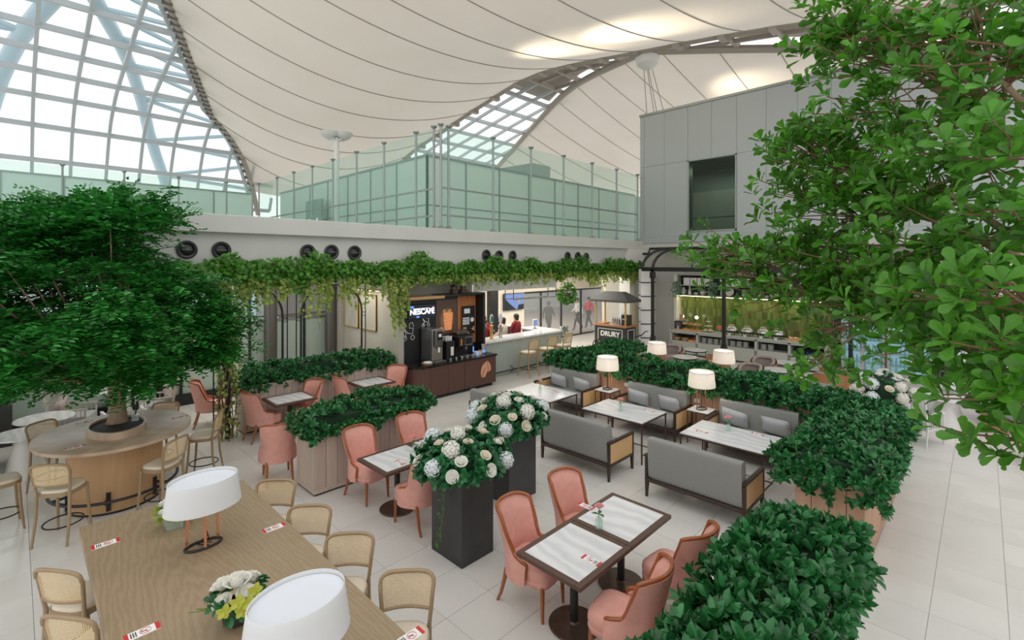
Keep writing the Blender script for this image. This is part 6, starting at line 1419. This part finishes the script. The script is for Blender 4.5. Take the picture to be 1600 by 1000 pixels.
# ---- fridges
def fridge(label, y0, y1):
    t = thing('drinks_fridge', label, 'fridge', (18.85, (y0+y1)/2, 0)); a = (y1-y0)/2
    MB().box(-.05, -a, 0, .42, -a+.04, 2.0).build('side', 'fridge_frame', t, smooth=0); MB().box(-.05, a-.04, 0, .42, a, 2.0).build('side', 'fridge_frame', t, smooth=0); MB().box(-.05, -a, 1.9, .42, a, 2.05).build('header', 'fridge_frame', t, smooth=0); MB().box(-.05, -a, 0, .42, a, .15).build('grille', 'gunmetal', t, smooth=0); MB().box(.38, -a, .15, .42, a, 1.9).build('liner', 'fridge_in', t, smooth=0)
    for z in (.42, .78, 1.14, 1.5): MB().box(-.0, -a+.04, z-.015, .38, a-.04, z).build('shelf', 'frosted', t, smooth=0)
    for s in (-1, 1):
        d = MB()
        for y_0, z0, y_1, z1 in ((.01, .15, .05, 1.9), (a-.06, .15, a-.01, 1.9), (.01, .15, a-.01, .2), (.01, 1.85, a-.01, 1.9)): d.box(-.09, s*y_0, z0, -.05, s*y_1, z1)
        do = d.build('door', 'fridge_frame', t, smooth=0); MB().box(-.075, s*.05, .2, -.065, s*(a-.06), 1.85).build('pane', 'fridge_glass', do, smooth=0); MB().bar((-.11, s*.03, .9), (-.11, s*.03, 1.4), .025).build('handle', 'steel', do, smooth=0)
    return t
fridge('double glass door drinks fridge beside the buffet end', 2.18, 3.32); fridge('double glass door drinks fridge next to the dark wall end', .98, 2.12)
for nm, y0 in (('beside the buffet end', 2.28), ('next to the dark wall end', 1.08)):
    for zi, z in enumerate((.15, .42, .78, 1.14)):
        for i in range(10):
            for r in range(2 if zi == 3 else 1):
                if zi == 0 and i % 2: continue
                key = 'btl'
                if key not in _one:
                    b_ = MB(); b_.lathe([(.001, 0), (.036, 0), (.036, .15), (.014, .20), (.014, .23)], 10, mi=0); b_.lathe([(.017, .22), (.017, .245), (.001, .245)], 8, mi=1); bo = b_.build('water_bottle', ['bottle', 'bottle_cap']); _one[key] = bo.data; bpy.data.objects.remove(bo)
                o = link('water_bottle', _one[key]); tag(o, 'green capped water bottle in the drinks fridge '+nm, 'bottle', 'bottles in the fridge '+nm); o.location = (18.87+.14*r, y0+i*.104, z)
for y, l in ((3.45, 'dark upright panel between buffet and fridge'), (.82, 'dark upright panel beside the second fridge')): tag(MB().box(18.75, y-.06, 0, WX-.02, y+.06, 2.3, b=.005).build('dark_panel', 'black', smooth=0), l, 'panel')
# ================================================================== LOUNGE BEHIND THE HEDGE
def tub_chair():
    t = thing('tub_chair', 'x', 'chair')
    def sh_(u, v):
        s = -1+2*u; ph = s*math.radians(125); zt = .74-.13*sm((abs(s)-.35)/.6); off = .03 if v < .5 else -.045; z = .12+(zt-.12)*(v*2) if v < .5 else zt-(zt-.34)*(v-.5)*2
        return (math.sin(ph)*(.33+off), -math.cos(ph)*(.31+off), z)
    m = MB(); m.grid(lambda u, v: sh_(u, v*.5*.999), 24, 4); m.build('wood_shell', 'tub_wood', t, smooth=60)
    m = MB(); m.grid(lambda u, v: sh_(u, .5+v*.5), 24, 4); m.build('inner_upholstery', 'tub', t, smooth=60)
    P = [sh_(i/30, .5) for i in range(31)]; MB().tube([(p[0]*.95, p[1]*.95, p[2]) for p in P], .045, 8).build('top_roll', 'tub', t)
    MB().squad((0, .03, .36), (.29, .30, .10), .35, .5, 20, 8).build('seat', 'tub', t)
    for a in (.7, 2.4, 3.9, 5.5): MB().tube([(.22*math.cos(a), .22*math.sin(a), .27), (.26*math.cos(a), .26*math.sin(a), 0)], (.02, .012), 6).build('leg', 'tub_wood', t)
    return t
sp = []
for px, py, rz, l in ((1050, 541, 1.9, 'facing the lamp shade, nearest the lantern wall'), (1022, 549, -.6, 'behind the lamp shade near the lantern wall'), (1106, 562, -1.7, 'its back to the hedge between two lamp shades'), (1122, 553, -1.3, 'at the foot of the black canopy post'), (1172, 571, 1.5, 'beside the lamp shade nearer the fridges'), (1193, 560, 1.7, 'by the round table in front of chafing dishes'), (1304, 574, -1.6, 'standing before the fridges'), (1292, 582, -1.2, 'behind the grey sofa near the fridges')):
    q = at_z(px, py, .74); sp.append((q.x, q.y, 0, rz, 'grey brown tub chair with wooden shell '+l))
place(tub_chair(), sp, 'tub chairs behind the hedge')
def occasional():
    t = thing('occasional_table', 'x', 'table'); MB().lathe([(.37, .53), (.38, .54), (.38, .555), (.001, .555)], 32).build('stone_top', 'marble', t); MB().lathe([(.375, .50), (.375, .53), (.36, .53), (.36, .50)], 32, cap=False).build('rim', 'black', t)
    for a in (.5, 2.07, 3.64, 5.2): MB().tube([(.33*math.cos(a), .33*math.sin(a), .51), (.33*math.cos(a), .33*math.sin(a), 0)], .012, 6).build('leg', 'black', t)
    MB().tube([(.33*math.cos(a), .33*math.sin(a), .1) for a in np.linspace(0, 2*PI, 25)[:-1]], .009, 5, closed=True).build('foot_ring', 'black', t); return t
sp = []
for px, py, l in ((1087, 546, 'between tub chairs near the black canopy post'), (1070, 557, 'behind the sofa near the lantern wall'), (1226, 566, 'in front of the dark blue cup niche'), (1214, 577, 'behind the grey sofa near the fridges')):
    q = at_z(px, py, .555); sp.append((q.x, q.y, 0, 0, 'low round marble table with black legs '+l))
place(occasional(), sp, 'low round tables behind the hedge')
def bench():
    t = thing('lounge_sofa', 'x', 'sofa'); MB().squad((0, .0, .25), (.45, .36, .2), .25, .2, 24, 8).build('seat', 'sofa', t); MB().box(-.45, -.40, .12, .45, -.25, .90, b=.06).build('backrest', 'sofa', t, smooth=30)
    for sx in (-1, 1):
        for sy in (-1, 1): MB().cyl(sx*.38, sy*.28, 0, .10, .02, 8).build('leg', 'frame_dark', t)
    return t
sp = []
for px, l, s in ((1048, 'grey lounge sofa behind the hedge, between lantern wall and lamp shade', 1), (1180, 'grey lounge sofa behind the hedge, beside the lamp shade nearer the fridges', 1), (1258, 'wide grey lounge sofa behind the hedge, nearest the fridges', 1.0)):
    q = at_x(px, 560, 12.55); sp.append((12.35, q.y-.1, 0, PI/2, l))
place(bench(), sp, 'lounge sofas behind the hedge')
for o in [x for x in C.objects if x.name.startswith('lounge_sofa')]:
    q = tag(pillow(), 'white pillow on the '+o['label'].replace('grey lounge ', '').replace('wide ', ''), 'pillow', 'white pillows behind the hedge'); q.data.materials[0] = MT['shade']; q.location = (o.location.x+.02, o.location.y, .62); q.rotation_euler = (-.25, 0, PI/2)
# ================================================================== SPINDLE ARMCHAIRS AND STONE TABLES
def spindle_chair(name, m_, cush, pil):
    t = thing(name, 'x', 'armchair'); w_ = .30
    for sx in (-1, 1):
        MB().tube([(sx*w_, .30, 0), (sx*w_, .29, .62)], (.016, .022), 8).build('leg', m_, t); MB().tube([(sx*w_, -.33, 0), (sx*w_, -.28, .4), (sx*(w_-.01), -.36, .98)], (.016, .022, .018), 8).build('leg', m_, t)
        MB().bar((sx*w_, -.30, .62), (sx*w_, .32, .62), .045, .03).build('arm_rail', m_, t, smooth=0); MB().bar((sx*w_, -.28, .33), (sx*w_, .29, .33), .03).build('side_rail', m_, t, smooth=0)
        for k in range(6): y = -.2+k*.085; MB().bar((sx*w_, y, .33), (sx*w_, y, .61), .014).build('spindle', m_, t, smooth=0)
    MB().tube([(-w_+2*w_*i/10, -.36-.07*math.sin(PI*i/10), .98) for i in range(11)], .022, 8).build('top_rail', m_, t)
    for k in range(7): x = -.24+k*.08; MB().bar((x, -.28, .36), (x*1.0, -.36-.065*math.sin(PI*(k+1)/8), .97), .014).build('spindle', m_, t, smooth=0)
    MB().bar((-w_, .29, .33), (w_, .29, .33), .03).build('front_rail', m_, t, smooth=0); MB().bar((-w_, -.28, .33), (w_, -.28, .33), .03).build('rear_rail', m_, t, smooth=0)
    MB().squad((0, .02, .40), (w_-.02, .31, .075), .3, .25, 24, 8).build('seat_cushion', cush, t)
    if pil:
        p = pillow(); p.name = 'back_pillow'; p.parent = t; p.data.materials[0] = MT[pil]; p.location = (0, -.20, .66); p.rotation_euler = (-.25, .5, 0); p.scale = (.85, 1, 1.25)
        for k in ('label', 'category'): del p[k]
    return t
AR = 'pale wooden spindle armchair '
place(spindle_chair('spindle_armchair', 'spindle', 'cushion', 'pattern'), [(.85, 13.5, 0, fc(.9, -.35), AR+'with patterned pillow, its back to the cream roses'), (2.25, 13.3, 0, fc(-.9, .2), AR+'with patterned pillow beside the thick black column')], 'spindle armchairs')
place(spindle_chair('spindle_armchair', 'spindle_white', 'cushion', None), [(1.55, 12.35, 0, fc(-.1, 1), AR+'with rounded top rail just behind the tree table'), (12.75, .95, 0, fc(.9, -.35), 'white spindle armchair with grey seat beside the round stone tables and hedge')], 'plain spindle armchairs')
place(spindle_chair('spindle_armchair', 'spindle_white', 'cushion', 'plastic'), [(14.6, 1.35, 0, fc(.1, -1), 'white spindle armchair with plastic wrapped pillow in front of the fridges'), (12.75, -.78, 0, fc(.8, .5), 'white spindle armchair with blue patterned pillow under the broad tree leaves')], 'white spindle armchairs')
def stone_table():
    t = thing('stone_table', 'x', 'table'); MB().lathe([(.40, .69), (.43, .70), (.43, .715), (.42, .725), (.001, .725)], 40).build('top', 'marble', t); MB().lathe([(.30, 0), (.30, .02), (.13, .55), (.12, .69)], 32).build('cone_base', 'offwhite', t); return t
q = at_z(70, 652, .725); q2 = at_z(52, 674, .725); q3 = at_z(177, 611, .725); q4 = at_z(1475, 620, .725); q5 = at_z(1478, 603, .725)
place(stone_table(), [(q.x, q.y, 0, 0, 'round pale stone table in front of the spindle armchair by cream roses'), (q2.x-.1, q2.y, 0, 0, 'round pale stone table on a cone base beside the grey sofa'), (q3.x+.12, 14.05, 0, 0, 'round pale stone table by the frosted glass, behind the tree trunk'), (q4.x, q4.y, 0, 0, 'round stone table on a cone base between booth and white armchair'), (q5.x+.2, q5.y, 0, 0, 'round stone table on a cone base nearer the drinks fridges')], 'round stone tables')
gs = thing('grey_sofa', 'grey upholstered sofa at the stone tables by the window', 'sofa', (-.62, 12.05, 0)); MB().squad((0, 0, .27), (.42, .75, .22), .25, .2, 24, 8).build('seat', 'sofa', gs); MB().box(-.45, -.78, .1, -.25, .78, .88, b=.05).build('backrest', 'sofa', gs, smooth=30)
for sx in (-1, 1):
    for sy in (-1, 1): MB().cyl(sx*.34, sy*.6, 0, .1, .02, 8).build('leg', 'frame_dark', gs)
bt = thing('round_booth', 'curved grey banquette on a wooden plinth beside the walkway', 'banquette', (15.2, -.9, 0))
MB().lathe([(.95, .03), (.95, .30), (.001, .30)], 48).build('plinth', 'oak_base', bt); MB().lathe([(1.02, .30), (1.02, .335), (.001, .335)], 48).build('wood_edge', 'oak_base', bt); MB().lathe([(.98, .335), (1.0, .38), (.97, .46), (.90, .48), (.001, .48)], 48).build('seat', 'booth', bt)
def bkr(u, v): a = -.6-PI*1.05*u; R = .78+.12*math.cos(2*PI*v)*.9; return (R*math.cos(a), R*math.sin(a), .72+.26*math.sin(2*PI*v))
MB().grid(bkr, 24, 14).build('backrest', 'booth', bt, smooth=70)
lp_ = tag(MB().box(16.6, -4, 0, 16.8, .6, 1.5, b=.01).build('low_partition', 'lavender', smooth=0), 'smooth pale lavender partition behind the round booth', 'partition')
# ================================================================== CARDS
def card():
    t = thing('table_card', 'x', 'card'); MB().box(-.105, -.044, 0, .105, .044, .004).build('sheet', 'paper', t, smooth=0)
    for sx in (-1, 1): MB().box(sx*.105, -.044, .004, sx*.078, .044, .0046).build('red_band', 'red', t, smooth=0)
    MB().tube([(.034*math.cos(a)+.018, .031*math.sin(a), .0045) for a in np.linspace(0, 2*PI, 21)[:-1]], .0035, 4, closed=True, flat=.3).build('red_ring', 'red', t); MB().bar((-.008, .018, .0048), (.032, -.018, .0048), .005, .001).build('red_slash', 'red', t, smooth=0); MB().bar((-.008, -.002, .0044), (.032, .004, .0044), .008, .001).build('cigarette', 'print_dark', t, smooth=0)
    k = MB()
    for i in range(3): k.box(-.068+i*.014, -.03, .004, -.06+i*.014, .03, .0045)
    k.build('small_print', 'print_dark', t, smooth=0); return t
cl_ = []
for px, py, z, l, s in ((165, 850, .95, 'the oak table corner by the tree table', 1), (222, 988, .95, 'the oak table side with two stools', 1), (428, 825, .95, 'the oak table beside the copper lamp', 1), (640, 996, .95, 'the oak table, opposite the two stools', 1), (117, 699, 1.05, 'the tree table, side of the oak table', 1), (281, 652, 1.05, 'the tree table, side of the pink chairs', 1), (132, 660, 1.05, 'the tree table, side of the stone tables', 1)):
    q = at_z(px, py, z); cl_.append((q.x, q.y, z, 0, 'white no-smoking card with red ends on '+l, s))
q = at_z(924, 876, .75); cl_.append((q.x, q.y, .75, PI/2, 'white no-smoking card with red ends on joined marble tables', .95))
q = at_z(918, 792, .75); cl_.append((q.x, q.y+.02, .75, PI/2, 'white no-smoking card with red ends by the peony vase on joined tables', .95))
for px, py, l in ((1097, 675, 'sofa table away from bar, nearer the sofa back'), (1184, 679, 'sofa table away from bar, end beside hedge'), (1015, 642, 'sofa table between lamp tables'), (868, 612, 'sofa table nearest the bar')): q = at_z(px, py, .75); cl_.append((q.x, q.y, .75, PI/2, 'white no-smoking card with red ends on '+l, .9))
q = at_z(625, 723, .75); cl_.append((q.x, q.y, .75, PI/2, 'white no-smoking card with red ends on table by the white flowers', .9))
place(card(), cl_, 'no-smoking table cards')
so2 = thing('socket_plate', 'white socket plate on the brown planter beside the lamp table', 'socket', (9.975, 4.30, .72)); MB().box(-.012, -.06, -.04, 0, .06, .04, b=.004).build('plate', 'white', so2, smooth=0); MB().box(-.014, -.02, -.015, -.011, .02, .015).build('outlet', 'offwhite', so2, smooth=0)
so2 = thing('socket_plate', 'white socket plate on the brown planter between bar-side sofas', 'socket', (9.975, 5.96, .76)); MB().box(-.012, -.06, -.04, 0, .06, .04, b=.004).build('plate', 'white', so2, smooth=0); MB().box(-.014, -.02, -.015, -.011, .02, .015).build('outlet', 'offwhite', so2, smooth=0)
tl = thing('spot_fixture', 'small black spotlight on a glass block beside the tree trunk', 'spotlight', (1.33, 9.55, 1.13)); MB().box(-.045, -.045, 0, .045, .045, .09, b=.004).build('block', 'vase', tl, smooth=0); MB().tube([(0, 0, .09), (.02, .03, .18)], .01, 6).build('stem', 'black', tl); MB().lathe([(.03, 0), (.035, .08), (.03, .08), (.001, .02)], 12, (.02, .03, .16)).build('lamp_head', 'black', tl)
# ================================================================== PEOPLE
def person(label, loc, rz, H, J=None, top='maroon', legs='trousers', hair='hair', longhair=False):
    J0 = {'pelvis': (0, 0, .94, .13), 'waist': (0, 0, 1.08, .125), 'chest': (0, -.01, 1.28, .15), 'neckb': (0, 0, 1.43, .085), 'neck': (0, .01, 1.50, .052), 'head': (0, .025, 1.60, .088), 'crown': (0, .015, 1.69, .078)}
    for s, sx in (('l', -1), ('r', 1)):
        J0.update({'sh'+s: (sx*.17, 0, 1.40, .068), 'el'+s: (sx*.25, .0, 1.13, .045), 'wr'+s: (sx*.23, .16, .98, .030), 'ha'+s: (sx*.22, .23, .96, .034), 'hip'+s: (sx*.095, 0, .88, .098), 'kn'+s: (sx*.10, .01, .48, .062), 'an'+s: (sx*.10, -.02, .09, .042), 'to'+s: (sx*.115, .13, .035, .036)})
        for k in range(4): J0['f%d%s' % (k, s)] = (sx*(.20+.016*k), .305-.012*abs(k-1), .935, .009)
        J0['th'+s] = (sx*.175, .26, .95, .010)
    if J: J0.update({k: tuple(v) for k, v in J.items()})
    for s in 'lr':
        if J and 'ha'+s in J:
            w_ = Vector(J0['wr'+s][:3]); h = Vector(J0['ha'+s][:3]); d = (h-w_).normalized(); side = d.orthogonal().normalized()
            for k in range(4): p = h+d*(.075-.01*abs(k-1))+side*(.016*(k-1.5)); J0['f%d%s' % (k, s)] = (*p, .009)
            p = h+d*.03+side*.05; J0['th'+s] = (*p, .010)
    E_ = [('pelvis', 'waist', 1), ('waist', 'chest', 1), ('chest', 'neckb', 1), ('neckb', 'neck', 0), ('neck', 'head', 0), ('head', 'crown', 0)]
    for s in 'lr':
        E_ += [('neckb', 'sh'+s, 1), ('sh'+s, 'el'+s, 1), ('el'+s, 'wr'+s, 1), ('wr'+s, 'ha'+s, 0), ('pelvis', 'hip'+s, 2), ('hip'+s, 'kn'+s, 2), ('kn'+s, 'an'+s, 2), ('an'+s, 'to'+s, 3), ('ha'+s, 'th'+s, 0)]+[('ha'+s, 'f%d%s' % (k, s), 0) for k in range(4)]
    ks = list(J0); sc_ = H/1.77
    me = bpy.data.meshes.new('tmp'); me.from_pydata([tuple(c*sc_ for c in J0[k][:3]) for k in ks], [(ks.index(a), ks.index(b)) for a, b, _ in E_], []); to = bpy.data.objects.new('tmp', me); C.objects.link(to)
    md = to.modifiers.new('Skin', 'SKIN'); md.use_smooth_shade = True
    if not me.skin_vertices: 
        bpy.context.view_layer.objects.active = to
    for i, k in enumerate(ks): r = J0[k][3]*sc_*1.12; me.skin_vertices[0].data[i].radius = (r*(1.25 if k in ('chest', 'waist', 'pelvis') else 1), r)
    me.skin_vertices[0].data[0].use_root = True; sd = to.modifiers.new('Sub', 'SUBSURF'); sd.levels = 2; sd.render_levels = 2
    bpy.context.view_layer.update(); ev = to.evaluated_get(bpy.context.evaluated_depsgraph_get()); bm_ = bpy.data.meshes.new_from_object(ev); bpy.data.objects.remove(to)
    bm_.materials.clear()
    for m_ in ('skin', top, legs, 'black'): bm_.materials.append(MT[m_])
    seg = [(np.array(J0[a][:3])*sc_, np.array(J0[b][:3])*sc_, m_) for a, b, m_ in E_]
    for f_ in bm_.polygons:
        c = np.array(f_.center); best = (9, 0)
        for a, b, m_ in seg:
            d = b-a; t_ = max(0, min(1, float((c-a)@d/(d@d+1e-9)))); dist = np.linalg.norm(c-a-d*t_)
            if dist < best[0]: best = (dist, m_)
        f_.material_index = best[1]; f_.use_smooth = True
    t = thing('person', label, 'person', loc, rz); bm_.name = 'body'; link('body', bm_, t)
    h = np.array(J0['head'][:3])*sc_; hm = MB(); hm.squad((h[0], h[1]-.018, h[2]+.05), (.098*sc_, .108*sc_, .105*sc_), .9, 1, 16, 10); hm.squad((h[0], h[1]-.055, h[2]-.02 if not longhair else h[2]-.10), (.085, .055, .09 if not longhair else .18), .9, 1, 14, 8); hm.build('hair', hair, t)
    fm = MB(); fm.squad((h[0], h[1]+.094*sc_, h[2]-.005), (.014, .022, .025), 1, 1, 8, 6); fm.build('nose', 'skin', t)
    for sx in (-1, 1): MB().squad((h[0]+sx*.034, h[1]+.080*sc_, h[2]+.018), (.013, .008, .008), 1, 1, 8, 6).build('eye', 'black', t); MB().squad((h[0]+sx*.095*sc_, h[1]-.005, h[2]), (.012, .022, .032), 1, 1, 8, 6).build('ear', 'skin', t)
    MB().squad((h[0], h[1]+.086*sc_, h[2]-.048), (.026, .008, .007), 1, 1, 8, 6).build('mouth', 'red', t)
    return t
reach = {'elr': (.27, .10, 1.16, .045), 'wrr': (.26, .34, 1.10, .030), 'har': (.25, .42, 1.09, .034), 'ell': (-.26, .06, 1.14, .045), 'wrl': (-.22, .28, 1.08, .030), 'hal': (-.21, .36, 1.07, .034)}
stride = {'knl': (-.10, .22, .52, .062), 'anl': (-.10, .30, .10, .042), 'tol': (-.11, .44, .05, .036), 'knr': (.10, -.10, .48, .062), 'anr': (.10, -.36, .14, .042), 'tor': (.11, -.26, .04, .036), 'elr': (.25, .05, 1.13, .045), 'wrr': (.24, .22, 1.0, .03), 'har': (.24, .29, .98, .034), 'ell': (-.25, -.1, 1.13, .045), 'wrl': (-.24, -.12, .90, .03), 'hal': (-.24, -.10, .82, .034)}
def pp_(px, d): v = ray(px, 411); return (v.x*d, v.y*d, 0)
person('person in maroon jacket reaching forward behind the bar', (12.78, 12.2, 0), .1, 1.78, reach, 'maroon')
person('person in beige shirt with dark hair behind the bar', (12.1, 12.2, 0), .3, 1.70, reach, 'beige')
person('person in maroon jacket with brown hair turned towards the beer taps', (11.9, 13.0, 0), 2.6, 1.72, None, 'maroon', hair='hair_brown', longhair=True)
person('person in maroon uniform with dark hair beside the black side panel', (11.1, 12.1, 0), 2.2, 1.72, None, 'maroon')
person('person in dark trousers striding past the glass doors', (*pp_(857, 24)[:2], 0), -1.3, 1.75, stride, 'trousers')
person('person in white top walking beyond the glass doors by the mullion', (*pp_(903, 26)[:2], 0), 1.2, 1.75, stride, 'white')
person('person in red top walking beyond the glass doors above the cart', (*pp_(920, 27)[:2], 0), 1.4, 1.75, stride, 'red')
